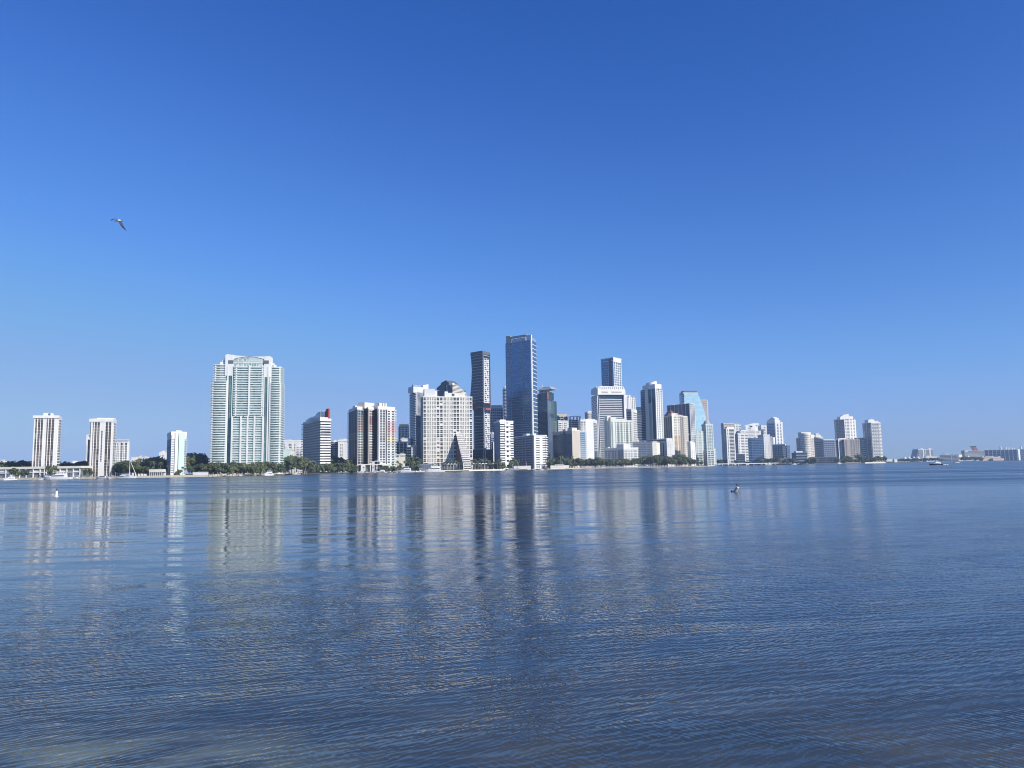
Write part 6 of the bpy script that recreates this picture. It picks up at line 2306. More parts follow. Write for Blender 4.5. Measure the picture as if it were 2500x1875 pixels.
# right of the low slab
row(PALM, 1338, 1398, 20, 1570, 1640, 16, 27, 'tall palm before the dark chequered block', 'palms before the chequered block', 'palm_tree')
row(BUSH, 1336, 1400, 9, 1560, 1620, 9, 15, 'green tree among the palms before the dark chequered block', 'trees before the chequered block', sxy=0.9)
row(ROUND, 1398, 1480, 16, 1650, 1720, 13, 21, 'dark tree behind the beach posts below the blue balconies', 'trees behind the beach posts', sxy=1.2)
row(PALM, 1395, 1480, 20, 1640, 1690, 12, 19, 'palm behind the beach posts below the blue balconies', 'palms below the blue balconies', 'palm_tree')
row(ROUND, 1478, 1560, 12, 1690, 1740, 11, 18, 'green tree before the low white block with square windows', 'trees before the low white block', sxy=1.2)
row(PALM, 1478, 1560, 12, 1680, 1730, 12, 18, 'palm before the low white block with square windows', 'palms before the low white block', 'palm_tree')
row(ROUND, 1558, 1612, 10, 1760, 1840, 18, 27, 'tall green tree before the blue grey slab and yellow wing', 'trees before the blue grey slab', sxy=1.1)
trees_at(SPREAD, [(1630, 1113, 1870, .8), (1650, 1109, 1890, .8), (1664, 1108, 1890, .8), (1676, 1115, 1900, .8), (1640, 1122, 1850, .7), (1688, 1122, 1900, .7)], 'large dark tree in the clump before the visor roofed hotel', 'large clump before the hotel')
row(ROUND, 1610, 1698, 10, 1850, 1890, 10, 17, 'dark tree at the shore end of the large clump', 'shore end trees', sxy=1.3)
trees_at(ROUND, [(1703, 1124, 2150, 1.3), (1712, 1126, 2160, 1.3)], 'flat crowned tree at the foot of the pale banded base tower', 'trees at the banded base tower')
# river mouth and island
row(ROUND, 1746, 1800, 14, 2760, 2850, 12, 20, 'dark tree below the tan topped and striped towers beyond the bridge', 'trees beyond the bridge', sxy=1.4)
row(ROUND, 1815, 1830, 4, 2760, 2830, 9, 14, 'dark tree at the foot of the blue glass slab', 'trees at the blue glass slab', sxy=1.4)
row(ROUND, 1858, 1945, 20, 2740, 2850, 12, 22, 'dark tree between the blue glass slab and the stepped beige hotel', 'trees between slab and hotel', sxy=1.4)
row(ROUND, 1968, 1992, 7, 2720, 2790, 12, 20, 'dark tree at the foot of the stepped beige hotel', 'trees at the beige hotel', sxy=1.3)
row(ROUND, 2040, 2060, 5, 2690, 2740, 12, 20, 'green tree at the end of the dark waterside podium', 'trees at the podium', sxy=1.3)
trees_at(SPREAD, [(2066, 1112, 2750, .8), (2076, 1114, 2740, .7), (2099, 1108.5, 2750, .75), (2108, 1113, 2740, .7)], 'large tree before the long tan grey slab on the island', 'large trees before the tan slab')
row(ROUND, 2058, 2140, 14, 2690, 2740, 10, 18, 'smaller green tree before the long tan grey slab', 'smaller trees before the tan slab', sxy=1.4)
trees_at(ROUND, [(2137, 1115, 2740, 1.3), (2146, 1113, 2740, 1.3), (2153, 1116, 2735, 1.3), (2160, 1114, 2735, 1.0)], 'tree at the very tip of the island before open water', 'trees at the island tip')
row(ROUND, 2185, 2300, 26, 3700, 3900, 12, 19, 'tiny dark tree on the far shore below the white peaked canopies', 'trees on the far shore', sxy=2.0)
row(ROUND, 2345, 2400, 10, 4200, 4260, 12, 22, 'tiny dark tree on the port shore between office and peach building', 'trees on the port shore', sxy=2.0)

# ================================================================== boats
def hull_mb(mb, L, B, fb, mi=0, draft=0.4, bow=1.0):
    st = [(-0.5, 0.86, 0.85), (-0.3, 0.97, 0.9), (0.0, 1.0, 1.0), (0.2, 0.86, 1.1), (0.35, 0.58, 1.22), (0.45, 0.27, 1.34), (0.5, 0.02, 1.42)]
    vs = []
    for x, w, s in st:
        y = B / 2 * w
        xx = x * L
        kx_ = xx - (0.06 * L if x > 0.3 else 0) * bow
        vs += [(xx, y, fb * s), (kx_, y * 0.92, 0.05), (kx_, 0, -draft), (kx_, -y * 0.92, 0.05), (xx, -y, fb * s)]
    fs = []
    for k in range(len(st) - 1):
        for j in range(4):
            a, c = k * 5 + j, (k + 1) * 5 + j
            fs.append((a, a + 1, c + 1, c))
        fs.append((k * 5 + 4, k * 5, (k + 1) * 5, (k + 1) * 5 + 4))
    fs.append((0, 4, 3, 2, 1))
    e = (len(st) - 1) * 5
    fs.append((e, e + 1, e + 2, e + 3, e + 4))
    mb.add(vs, fs, mi)


def taper(mb, x0, x1, w, z0, z1, rake0=0.0, rake1=0.0, k=0.85, mi=0):
    lo = [(x0, -w / 2, z0), (x1, -w / 2, z0), (x1, w / 2, z0), (x0, w / 2, z0)]
    hi = [(x0 + rake0, -w / 2 * k, z1), (x1 - rake1, -w / 2 * k, z1), (x1 - rake1, w / 2 * k, z1), (x0 + rake0, w / 2 * k, z1)]
    mb.loft(lo, hi, mi)


def yacht(label, px, Y, L, head, group=None, hull='boat_white', fly=True, tower=False, name='motor_yacht', cabin='boat_white'):
    if Y < 1300 and hull == 'boat_white':
        L *= 1.3
    x, y = plan_pt(px, Y)
    B, fb = L * 0.27, L * 0.085
    t = thing(name, label, 'boat', (x, y, 0.0), R(head), group)
    mb = MB()
    hull_mb(mb, L, B, fb)
    mb.obj('hull', M[hull], t)
    mb = MB()
    taper(mb, -0.32 * L, 0.22 * L, B * 0.78, fb * 0.9, fb * 0.9 + L * 0.095, 0.01 * L, 0.10 * L)
    cb = mb.obj('cabin', M[cabin], t)
    mb = MB()
    taper(mb, -0.27 * L, 0.17 * L, B * 0.775, fb * 0.9 + L * 0.035, fb * 0.9 + L * 0.075, 0.0, 0.045 * L, 0.93)
    mb.obj('window_band', M['glass_black'], cb)
    if fly:
        mb = MB()
        z = fb * 0.9 + L * 0.095
        taper(mb, -0.3 * L, 0.06 * L, B * 0.66, z, z + L * 0.05, 0.0, 0.05 * L)
        fl = mb.obj('flybridge', M[cabin], t)
        mb = MB()
        taper(mb, -0.2 * L, -0.0 * L, B * 0.6, z + L * 0.115, z + L * 0.125, 0, 0)
        for sx_, sy_ in ((-0.18, 1), (-0.18, -1), (-0.03, 1), (-0.03, -1)):
            mb.tube([(sx_ * L, sy_ * B * .27, z + L * .04), (sx_ * L, sy_ * B * .27, z + L * 0.12)], L * 0.006, 5)
        mb.obj('hardtop', M['boat_white'], fl)
    if tower:
        mb = MB()
        z = fb * 0.9 + L * 0.14
        for sx_, sy_ in ((-0.16, 1), (-0.16, -1), (-0.02, 1), (-0.02, -1)):
            mb.tube([(sx_ * L, sy_ * B * .25, z), (-0.09 * L, sy_ * B * .1, z + L * 0.22)], L * 0.006, 5)
        mb.box(-0.13 * L, -0.04 * L, -B * .13, B * .13, z + L * .21, z + L * .225)
        mb.obj('tuna_tower', M['steel'], t)
    mb = MB()
    mb.tube([(0.2 * L, B * .42, fb * 1.2), (0.46 * L, 0.1 * B, fb * 1.75), (0.49 * L, 0, fb * 1.85), (0.46 * L, -0.1 * B, fb * 1.75), (0.2 * L, -B * .42, fb * 1.2)], L * 0.004, 5)
    mb.obj('bow_rail', M['steel'], t)
    return t


def runabout(label, px, Y, L, head, group=None, hull='boat_white', top=True):
    x, y = plan_pt(px, Y)
    L *= 1.25
    B, fb = L * 0.32, L * 0.11
    t = thing('motorboat', label, 'boat', (x, y, 0), R(head), group)
    mb = MB()
    hull_mb(mb, L, B, fb)
    mb.obj('hull', M[hull], t)
    mb = MB()
    taper(mb, -0.1 * L, 0.1 * L, B * 0.5, fb * .9, fb + L * 0.11, 0.0, 0.05 * L)
    cn = mb.obj('console', M['boat_white'], t)
    mb = MB()
    taper(mb, 0.0, 0.085 * L, B * 0.52, fb + L * 0.045, fb + L * 0.1, 0, 0.02 * L)
    mb.obj('windscreen', M['glass_black'], cn)
    if top:
        mb = MB()
        mb.box(-0.2 * L, 0.1 * L, -B * .36, B * .36, fb + L * .23, fb + L * .25)
        for sx_, sy_ in ((-0.17, 1), (-0.17, -1), (0.07, 1), (0.07, -1)):
            mb.tube([(sx_ * L, sy_ * B * .32, fb * .9), (sx_ * L, sy_ * B * .32, fb + L * .24)], L * 0.008, 5)
        mb.obj('canopy', M['canvas'], t)
    mb = MB()
    taper(mb, -0.55 * L, -0.49 * L, B * 0.22, 0.1, fb * 1.25, 0.0, 0.01)
    mb.obj('outboard_motor', M['black_paint'], t)
    return t


def sailboat(label, px, Y, L, mast, head):
    x, y = plan_pt(px, Y)
    t = thing('sailboat', label, 'boat', (x, y, 0), R(head))
    B, fb = L * 0.3, L * 0.09
    mb = MB()
    hull_mb(mb, L, B, fb)
    mb.obj('hull', M['boat_white'], t)
    mb = MB()
    taper(mb, -0.25 * L, 0.2 * L, B * .6, fb * .9, fb + L * .06, 0.02 * L, 0.06 * L)
    cb = mb.obj('cabin', M['boat_white'], t)
    mb = MB()
    taper(mb, -0.2 * L, 0.12 * L, B * .595, fb + L * .015, fb + L * .04, 0.0, 0.02 * L, 0.95)
    mb.obj('window_band', M['glass_black'], cb)
    mb = MB()
    mb.tube([(0.05 * L, 0, fb), (0.05 * L, 0, mast)], [0.32, 0.22], 8)
    mb.obj('mast', M['boat_white'], t)
    mb = MB()
    mb.tube([(0.04 * L, 0, fb + 2.2), (-0.42 * L, 0, fb + 2.0)], 0.2, 6)
    mb.obj('boom', M['boat_white'], t)
    mb = MB()
    mb.tube([(0.02 * L, 0, fb + 2.6), (-0.2 * L, 0, fb + 2.65), (-0.4 * L, 0, fb + 2.4)], [0.4, 0.45, 0.25], 7)
    mb.obj('furled_sail', M['canvas'], t)
    mb = MB()
    mb.tube([(0.06 * L, 0, mast * 0.93), (0.47 * L, 0, fb * 1.5)], [0.18, 0.34], 7)
    mb.obj('furled_jib', M['canvas'], t)
    return t


yacht('large white motor yacht moored side-on before the clubhouse, longest boat of the marina', 140, 822, 22, 185)
yacht('white cabin cruiser seen end-on at the left end of the marina', 24, 822, 13, 262, fly=True)
runabout('small white motorboat just left of the largest white motor yacht', 102, 822, 6, 200, top=False)
yacht('white flybridge boat behind the largest motor yacht, before the clubhouse columns', 112, 838, 13, 170)
yacht('white flybridge boat moored behind the stern of the largest motor yacht', 157, 836, 13, 10)
runabout('white centre console boat between the largest yacht and second pier tower', 186, 838, 9, 170)
yacht('white sport boat with dark canopy before the second pier tower', 250, 838, 13, 165, fly=False)
runabout('small white boat beside lifted piles right of the sport boat', 272, 838, 8, 80)
yacht('white boat tied beside the sailboat hull, left of its mast', 296, 842, 12, 175)
sailboat('white sailboat with tall mast and slanted furled jib, the only sailboat in the marina', 314, 838, 19, 20.5, -6)
yacht('white sportfishing boat seen bow-on at the private docks below the huge tower', 655, 910, 16, 262, tower=False)
for px, L, hd, lab in ((505, 7, 100, 'beside the blank white wall'), (536, 7, 90, 'near the second dock pile pair'), (560, 8, 100, 'under the peaked entrance pavilion'), (578, 7, 80, 'between piles right of the pavilion axis')):
    runabout('small white motorboat at the private docks ' + lab, px + 10, 892 + (px - 505) * 0.2, L, hd)
runabout('dark hulled launch at the private docks before the tall grove', 699, 1060, 11, 175, hull='navy_paint', top=False)
runabout('white launch tied among piles before the tall grove palms', 722, 1075, 11, 180, top=False)
ml = [(880, 12, 175), (893, 9, 120), (903, 10, 160), (916, 11, 175), (930, 15, 178), (948, 10, 170), (962, 9, 165), (974, 10, 178), (1012, 10, 150)]
wh = ['nearest the mangrove mass', 'second from the mangrove mass', 'below the podium ramp', 'beside the stair pylon', 'under the pale lime canopy frame, largest there', 'just right of the lime canopy frame', 'before the white clubhouse', 'at the end of the small marina row', 'between small marina and large white yacht']
for (px, L, hd), w in zip(ml, wh):
    yacht('white cabin boat in the small marina ' + w, px, shoreY(px) - 14, L, hd, fly=L > 10)
yacht('white houseboat with long flat roof behind the small marina row', 988, 1232, 24, 180, name='houseboat', fly=True)
runabout('white open boat at the left of the large yacht by the grid hotel', 1026, 1238, 13, 185, top=True)
yacht('large white flybridge yacht moored before the cream grid hotel', 1057, 1262, 30, 188, tower=True)
for px, w in ((1290, 'nearest the green grey barge'), (1302, 'before the low wide slab'), (1322, 'at the pier shed'), (1338, 'right of the pier shed')):
    runabout('small white boat at the town dock ' + w, px, shoreY(px) - 12, 8, 170 + (px % 7) * 3, top=(px % 2 == 0))
# moving motor yacht on open water
mo = yacht('black hulled motor yacht under way on open water before the far port', 2284, 790, 14.0, 181, hull='navy_paint', fly=True)
x, y = plan_pt(2299.5, 790)
mb = MB()
rw = random.Random(4)
for k in range(26):
    a = rw.uniform(0, 1)
    mb.lathe([(0.5 + rw.random() * .5, -0.1), (0.35, 0.5 + rw.random() * .5 * (1 - a)), (0.05, 0.8 * (1 - a) + 0.2)], 6, (a * 5.5, rw.uniform(-1.3, 1.3) * (0.6 + a)))
wk = mb.obj('wake_foam', M['canvas'])
wk.location = (x, y, 0)
tag(wk, 'white churned wake foam behind the black hulled motor yacht', 'wake', kind='stuff')
yacht('tiny white speedboat on the far water near the port office', 2335, 1500, 12, 175, fly=False, name='speedboat')
yacht('white boat gliding under the bridge at the river mouth', 1876, 2350, 20, 178, fly=False, name='speedboat')
sailboat('small white sailboat moored against the island hotel podium', 2049, 2610, 16, 26, 10)
yacht('white excursion boat moored at the island shore left of the hotel podium', 1938, 2600, 20, 180, fly=True)

# docks: piles and decks
PILE = [0]


def pile(px, Y, h, r, label, group):
    x, y = plan_pt(px, Y)
    mb = MB()
    mb.lathe([(r, -1.5), (r, h), (r * .7, h + r * .8)], 8)
    o = mb.obj('dock_pile', M['wood_pile'])
    o.location = (x, y, 0)
    return tag(o, label, 'pile', group)


for px in list(range(508, 690, 12)) + [538, 541, 556, 610, 640]:
    pile(px + tr.uniform(-2, 2), shoreY(px) - 8 - tr.random() * 8, tr.uniform(3.0, 5.2), 0.45, 'wooden mooring pile along the private docks under the huge tower', 'private dock piles')
for px in range(694, 752, 5):
    pile(px + tr.uniform(-1, 1), shoreY(px) - 8 - tr.random() * 6, tr.uniform(3.5, 6.5), 0.5, 'white topped mooring pile before the grove palms', 'piles before the grove')
for px in range(262, 286, 5):
    pile(px, 836, tr.uniform(3, 4.5), 0.4, 'mooring pile beside the small boat before the second pier tower', 'marina piles')


def dock(px0, px1, Y, label, w=3.0, z=1.3, mat='dock_wood'):
    (x0, y0), (x1, y1) = plan_pt(px0, Y[0]), plan_pt(px1, Y[1])
    cxm, cym = (x0 + x1) / 2, (y0 + y1) / 2
    L = math.hypot(x1 - x0, y1 - y0)
    t = thing('dock', label, 'dock', (cxm, cym, 0), math.atan2(y1 - y0, x1 - x0))
    mb = MB()
    mb.box(-L / 2, L / 2, -w / 2, w / 2, z - 0.35, z)
    mb.obj('deck', M[mat], t)
    n = max(2, int(L / 8))
    for k in range(n):
        mb = MB()
        xx = -L / 2 + L * (k + .5) / n
        mb.tube([(xx, -w / 2 - .25, -1.2), (xx, -w / 2 - .25, z + 0.3)], 0.25, 6)
        mb.obj('pile', M['wood_pile'], t)
    return t


dock(540, 640, (884, 915), 'long wooden dock parallel to the seawall under the huge aqua tower')
dock(660, 692, (915, 1040), 'wooden dock reaching toward the tall grove')
dock(820, 850, (1162, 1178), 'short concrete dock in front of the rounded mangrove mass', mat='concrete')
dock(875, 985, (1180, 1220), 'floating dock of the small marina under the rainbow tower')
dock(1285, 1345, (1470, 1488), 'town dock before the low wide slab')
# green-grey barge / bulkhead
x, y = plan_pt(1252, 1440)
t = thing('barge', 'green grey flat barge against the white capped seawall by the low wide slab', 'barge', (x, y, 0), R(8))
mb = MB()
lo = [(-11, -4, -.5), (11, -4, -.5), (11, 4, -.5), (-11, 4, -.5)]
mb.loft(lo, [(-11.8, -4.2, 3.2), (11.8, -4.2, 3.2), (11.8, 4.2, 3.2), (-11.8, 4.2, 3.2)])
mb.obj('hull', M['blue_grey'], t)
mb = MB()
mb.tube([(0, 2, 3.2), (0, 2, 12)], 0.35, 6)
mb.obj('pole', M['steel'], t)
# pier shed and white wall by the dock
b = Bld('pier_shed', 'dark open pier shed with people-height posts before the bright white slab end', 'building', [(1311, 1475), (1334, 1482)], 1134, depth=8)
b.solid('roof', 'slate', z0=b.h - 1.4)
for fr in even(5, 0.03):
    b.piers(0, [fr], 'wood_pile', 0.2, name='post')
b = Bld('garden_wall', 'long pale wall with curved end and white rail beside the town dock', 'wall', [(1344, 1545), (1388, 1570)], 1136.5, depth=4)
b.solid('wall', 'warm_white')
b.bands(0, 'white', n=1, h=1, d=0.2, z0=b.h + 1.4, z1=b.h + 2.0, a=0.25, b=0.72, name='rail')
b.piers(0, [(0.25, 0.27), (0.4, 0.42), (0.55, 0.57), (0.7, 0.72)], 'white', 0.15, b.h - .5, b.h + 1.9, name='rail_post')
b = Bld('garden_wall', 'pale cream wall behind the town dock left of the pier shed', 'wall', [(1254, 1500), (1296, 1506)], 1138, depth=4)
b.solid('wall', 'warm_white')
b.cap('white', 0.6, 0.2, 'coping')
b = Bld('low_building', 'low dark screened building behind the white yacht at the grid hotel', 'building', [(1020, 1330), (1052, 1336)], 1134, depth=10)
b.solid('wall', 'slate')
b.cap('blue_grey', 0.8, 0.3)
b.piers(0, even(7, 0.02), 'blue_grey', 0.2, name='post')
for pa, pc, py, lab in ((1076, 1130, 1131.5, 'row of pale terrace canopies left of the sloping annex'), (1152, 1206, 1130.5, 'row of pale terrace canopies right of the sloping annex')):
    b = Bld('terrace', lab, 'building', [(pa, 1400 if pa < 1140 else 1480), (pc, 1412 if pa < 1140 else 1490)], py, depth=8)
    b.solid('back_wall', 'glass_grey', off=-1.5, z1=b.h - 1)
    p, u, L, nn = b.seg(0)
    for k in range(7):
        mb = MB()
        q = p + u * (L * (k + .5) / 7)
        w = L / 7 * .46
        ring = [(q.x - w, q.y - 2), (q.x + w, q.y - 2), (q.x + w, q.y + 3), (q.x - w, q.y + 3)]
        mb.loft([(*r_, b.h - 2.0) for r_ in ring], [(q.x + (r_[0] - q.x) * .15, q.y + (r_[1] - q.y) * .15, b.h) for r_ in ring])
        b.part('canopy', mb, 'canvas')
    b.piers(0, even(8, 0.012), 'white', 1.0, z1=b.h - 1.8, name='post')
# white posts along the beach wall
post_me = None
for k in range(86):
    px = 1385 + (1702 - 1385) * k / 85
    x, y = plan_pt(px, shoreY(px) + 2.5)
    if post_me is None:
        mb = MB()
        mb.lathe([(0.55, -1.0), (0.55, 2.2), (0.75, 2.3), (0.75, 2.6), (0.3, 3.1)], 8)
        post_me = mb.mesh('balustrade_post', M['white'])
    o = bpy.data.objects.new('balustrade_post', post_me)
    COL.objects.link(o)
    o.location = (x, y, GROUND)
    o.scale = (1, 1, 1 + 0.35 * ((k * 7) % 5) / 5)
    tag(o, 'white rounded post in the long row along the tan beach edge', 'post', 'white posts along the beach')
# umbrellas
for px, Y in ((1412, 1632), (1492, 1668), (1508, 1690), (1640, 1800), (1580, 1744)):
    x, y = plan_pt(px, Y)
    t = thing('parasol', 'white parasol among the palms behind the beach posts', 'parasol', (x, y, GROUND), 0, 'white parasols behind the beach')
    mb = MB()
    mb.lathe([(2.6, 3.0), (1.4, 3.9), (0.1, 4.5)], 10)
    mb.obj('canopy', M['canvas'], t)
    mb = MB()
    mb.tube([(0, 0, 0), (0, 0, 3.4)], 0.1, 6)
    mb.obj('pole', M['steel'], t)
# street lamps by the low slab and marina light masts
for px, Y, hh, lab in ((1265, 1500, 14, 'tall curved lamp post before the shaded face of the low wide slab, outer one'), (1285, 1505, 14, 'tall curved lamp post before the low wide slab, nearer its white end'), (24, 880, 10.5, 'twin armed light mast above the clubhouse roof, far end'), (66, 880, 10.5, 'twin armed light mast above the clubhouse roof, nearer the pier tower')):
    x, y = plan_pt(px, Y)
    t = thing('street_lamp', lab, 'lamp post', (x, y, GROUND))
    mb = MB()
    if hh > 12:
        mb.tube([(0, 0, 0), (0, 0, hh - 2), (-0.6, 0, hh - .6), (-2, 0, hh)], [0.3, 0.25, 0.22, 0.15], 6)
    else:
        mb.tube([(0, 0, 0), (0, 0, hh)], 0.2, 6)
        mb.tube([(-2, 0, hh), (2, 0, hh)], 0.15, 6)
    mb.obj('post', M['soft_white'], t)
    for sx_ in ((-2,) if hh > 12 else (-2, 2)):
        mb = MB()
        mb.box(sx_ - .7, sx_ + .7, -.3, .3, hh - .2, hh + .15)
        mb.obj('lamp_head', M['soft_white'], t)

# ================================================================== bridge
(xa, ya), (xb, yb) = plan_pt(1740, 2500), plan_pt(1896, 2560)
L = math.hypot(xb - xa, yb - ya)
t = thing('bridge', 'low pale road bridge on piers across the river mouth', 'bridge', ((xa + xb) / 2, (ya + yb) / 2, 0), math.atan2(yb - ya, xb - xa))
mb = MB()
mb.box(-L / 2 - 4, L / 2 + 4, -6, 6, 5.2, 6.6)
mb.obj('deck', M['soft_white'], t)
for s in (-1, 1):
    mb = MB()
    mb.box(-L / 2 - 4, L / 2 + 4, s * 5.6 - .2, s * 5.6 + .2, 6.603, 7.6)
    mb.obj('parapet', M['soft_white'], t)
for px in (1745, 1761.5, 1785, 1800, 1819, 1838, 1857, 1875, 1890):
    xx = -L / 2 + L * (px - 1740) / 156
    mb = MB()
    mb.box(xx - 1.2, xx + 1.2, -5, 5, -2, 5.197)
    mb.obj('pier', M['concrete'], t)

# ================================================================== ships in the port
def ship(label, px0, px1, Y, pyd, funnel, name='cruise_ship', decks=7):
    p0, p1 = plan_pt(px0, Y), plan_pt(px1, Y)
    L = p1[0] - p0[0]
    H = P((px0 + px1) / 2, pyd, Y).z
    t = thing(name, label, 'ship', ((p0[0] + p1[0]) / 2, Y, 0))
    mb = MB()
    B = 36
    lo, hi = [], []
    for f, w in ((-0.47, 0.05), (-0.40, 0.6), (-0.3, 1), (0.46, 1), (0.49, 0.8)):
        lo.append((f * L, -B / 2 * w, -1))
        hi.append((f * L - (0.03 * L if f < -.38 else 0), -B / 2 * w, 15))
    for f, w in ((0.49, 0.8), (0.46, 1), (-0.3, 1), (-0.40, 0.6), (-0.47, 0.05)):
        lo.append((f * L, B / 2 * w, -1))
        hi.append((f * L - (0.03 * L if f < -.38 else 0), B / 2 * w, 15))
    mb.loft(lo, hi)
    mb.obj('hull', M['soft_white'], t)
    mb = MB()
    mb.box(-0.36 * L, 0.44 * L, -B / 2 + 1, B / 2 - 1, 15.003, H)
    mb.obj('superstructure', M['glass_grey'], t)
    for k in range(decks):
        z = 15 + (H - 15) * (k + .5) / decks
        mb = MB()
        mb.box(-0.37 * L, 0.45 * L, -B / 2 + .2, B / 2 - .2, z, z + (H - 15) / decks * .55)
        mb.obj('deck', M['concrete'], t)
    mb = MB()
    mb.loft([(-0.37 * L, -B / 2, H - 8), (-0.30 * L, -B / 2, H - 8), (-0.30 * L, B / 2, H - 8), (-0.37 * L, B / 2, H - 8)], [(-0.345 * L, -B / 2, H + 4), (-0.30 * L, -B / 2, H + 4), (-0.30 * L, B / 2, H + 4), (-0.345 * L, B / 2, H + 4)])
    mb.obj('wheelhouse', M['soft_white'], t)
    return t, L, H


t, L, H = ship('white cruise ship with a red winged funnel moored behind the port office', 2336, 2458, 4800, 1100, True)
fx_ = lambda px: PX(px, 4800) - t.location.x
zf = lambda py: P(2380, py, 4800).z
mb = MB()
x0, x1 = fx_(2379), fx_(2390)
mb.loft([(x0, -6, H - 1), (x1, -6, H - 1), (x1, 6, H - 1), (x0, 6, H - 1)], [(fx_(2374), -6, zf(1091.5)), (fx_(2384), -6, zf(1091)), (fx_(2384), 6, zf(1091)), (fx_(2374), 6, zf(1091.5))])
fn = mb.obj('funnel', M['brick_red'], t)
for s in (-1, 1):
    mb = MB()
    za = zf(1091.2)
    mb.loft([(fx_(2372.5), s * 5 - 2, za), (fx_(2385), s * 5 - 2, za), (fx_(2385), s * 5 + 2, za), (fx_(2372.5), s * 5 + 2, za)], [(fx_(2371.5), s * 10 - 2, za + 4), (fx_(2383), s * 10 - 2, za + 4.5), (fx_(2383), s * 10 + 2, za + 4.5), (fx_(2371.5), s * 10 + 2, za + 4)])
    mb.obj('funnel_wing', M['navy_paint'], fn)
mb = MB()
for X, w, hh in ((2345, 1.2, 5), (2350, 2.2, 9), (2362, 1.0, 6), (2368, 3.0, 5), (2400, 1.5, 4), (2408, 2.5, 6), (2412, 3.0, 9)):
    xx = fx_(X)
    mb.lathe([(w, H - .2), (w, H + hh * .8), (w * .5, H + hh)], 8, (xx, 0))
mb.obj('deck_structure', M['white'], t)
mb = MB()
pts = [(fx_(2338 + 1.2 * k), 4 * math.sin(k * .8), H + 4 + 3 * math.sin(k * 0.55)) for k in range(26)]
mb.tube(pts, 0.9, 6)
mb.obj('water_slide', M['soft_white'], t)
t, L, H = ship('second white ship with rounded exhaust stacks behind the gridded terminal', 2436, 2580, 4700, 1098, False)
for px, py in ((2445, 1089.5), (2457.5, 1091), (2464.5, 1092.5), (2472, 1092.5), (2478, 1094), (2495, 1089)):
    mb = MB()
    hh = P(px, py, 4700).z
    xx = PX(px, 4700) - t.location.x
    mb.lathe([(5.5, H - .5), (5.0, hh - 6), (3.0, hh), (0.6, hh + .5)], 12, (xx, 0))
    mb.obj('exhaust_stack', M['white'], t)
# ================================================================== buoys
def buoy_at(name, label, px, py, tilt, rz, s):
    d = ray(px, py)
    k = -EYE / d.z
    c = Vector((0, 0, EYE)) + d * k
    t = thing(name, label, 'buoy', (c.x, c.y, 0))
    return t, c, k


t, c, D = buoy_at('marker_buoy', 'upright white marker buoy with flared collar floating before the marina', 137.2, 1213, 0, 0, 1)
pxm = D / F
mb = MB()
mb.lathe([(2.9 * pxm, -0.5), (3.0 * pxm, 0.0), (2.95 * pxm, 0.25 * pxm * 13), (2.75 * pxm, 13.8 * pxm), (2.3 * pxm, 14.2 * pxm)], 20)
body = mb.obj('body', M['boat_white'], t)
mb = MB()
mb.lathe([(4.2 * pxm, -0.1), (5.9 * pxm, 0.7 * pxm), (6.0 * pxm, 1.5 * pxm), (3.0 * pxm, 2.4 * pxm)], 20)
mb.obj('float_collar', M['boat_white'], t)
t.rotation_euler = (0.02, 0.05, 0)
left_top = Vector((c.x, c.y, 0)) + Matrix.Rotation(0.05, 3, 'Y') @ Vector((0, 0, 14.2 * pxm))
DL = D

t2, c2, D2 = buoy_at('marker_buoy', 'tilted weathered white cylinder buoy with a dark float, leaning on the open water', 1794.2, 1200.5, 0, 0, 1)
pm2 = D2 / F
tmat = paint('weathered_buoy', (0.62, 0.59, 0.53), 0.6, 0.35, 4.0)
mb = MB()
mb.lathe([(3.9 * pm2, -3.5 * pm2), (4.0 * pm2, 0), (4.0 * pm2, 13.5 * pm2), (3.6 * pm2, 14.0 * pm2)], 20)
bd = mb.obj('body', tmat, t2)
mb = MB()
mb.lathe([(3.62 * pm2, 14.0 * pm2), (3.4 * pm2, 14.25 * pm2), (0.05, 14.3 * pm2)], 20)
mb.obj('top_plate', M['white'], bd)
bd.rotation_euler = (0.42, 0.50, 0)
mb = MB()
mb.lathe([(3.1 * pm2 * math.cos(R(a)), 3.0 * pm2 * math.sin(R(a))) for a in (-80, -50, -25, 0, 25, 50, 80)], 16, (0, 0))
fl = mb.obj('float', M['black_paint'], t2, True)
fl.location = (-7.6 * pm2, -1.0 * pm2, 0.6 * pm2)
mb = MB()
mb.tube([(-6.5 * pm2, -0.6 * pm2, 0.8 * pm2), (-1.5 * pm2, -.3 * pm2, 0.9 * pm2)], 1.3 * pm2, 8)
mb.obj('float_arm', M['maroon'], t2)
right_top = Vector((c2.x, c2.y, 0)) + bd.rotation_euler.to_matrix() @ Vector((-0.6 * pm2, 0, 14.2 * pm2))


# ================================================================== birds (skinned skeletons)
def skinned(name, verts, edges, radii, mat, parent=None, sub=2):
    me = bpy.data.meshes.new(name)
    me.from_pydata(verts, edges, [])
    me.materials.append(mat)
    o = bpy.data.objects.new(name, me)
    COL.objects.link(o)
    if parent:
        o.parent = parent
    md = o.modifiers.new('skin', 'SKIN')
    md.use_smooth_shade = True
    for v, r in zip(me.skin_vertices[0].data, radii):
        v.radius = r if isinstance(r, tuple) else (r, r)
    me.skin_vertices[0].data[0].use_root = True
    o.modifiers.new('sub', 'SUBSURF').levels = sub
    o.modifiers['sub'].render_levels = sub
    return o


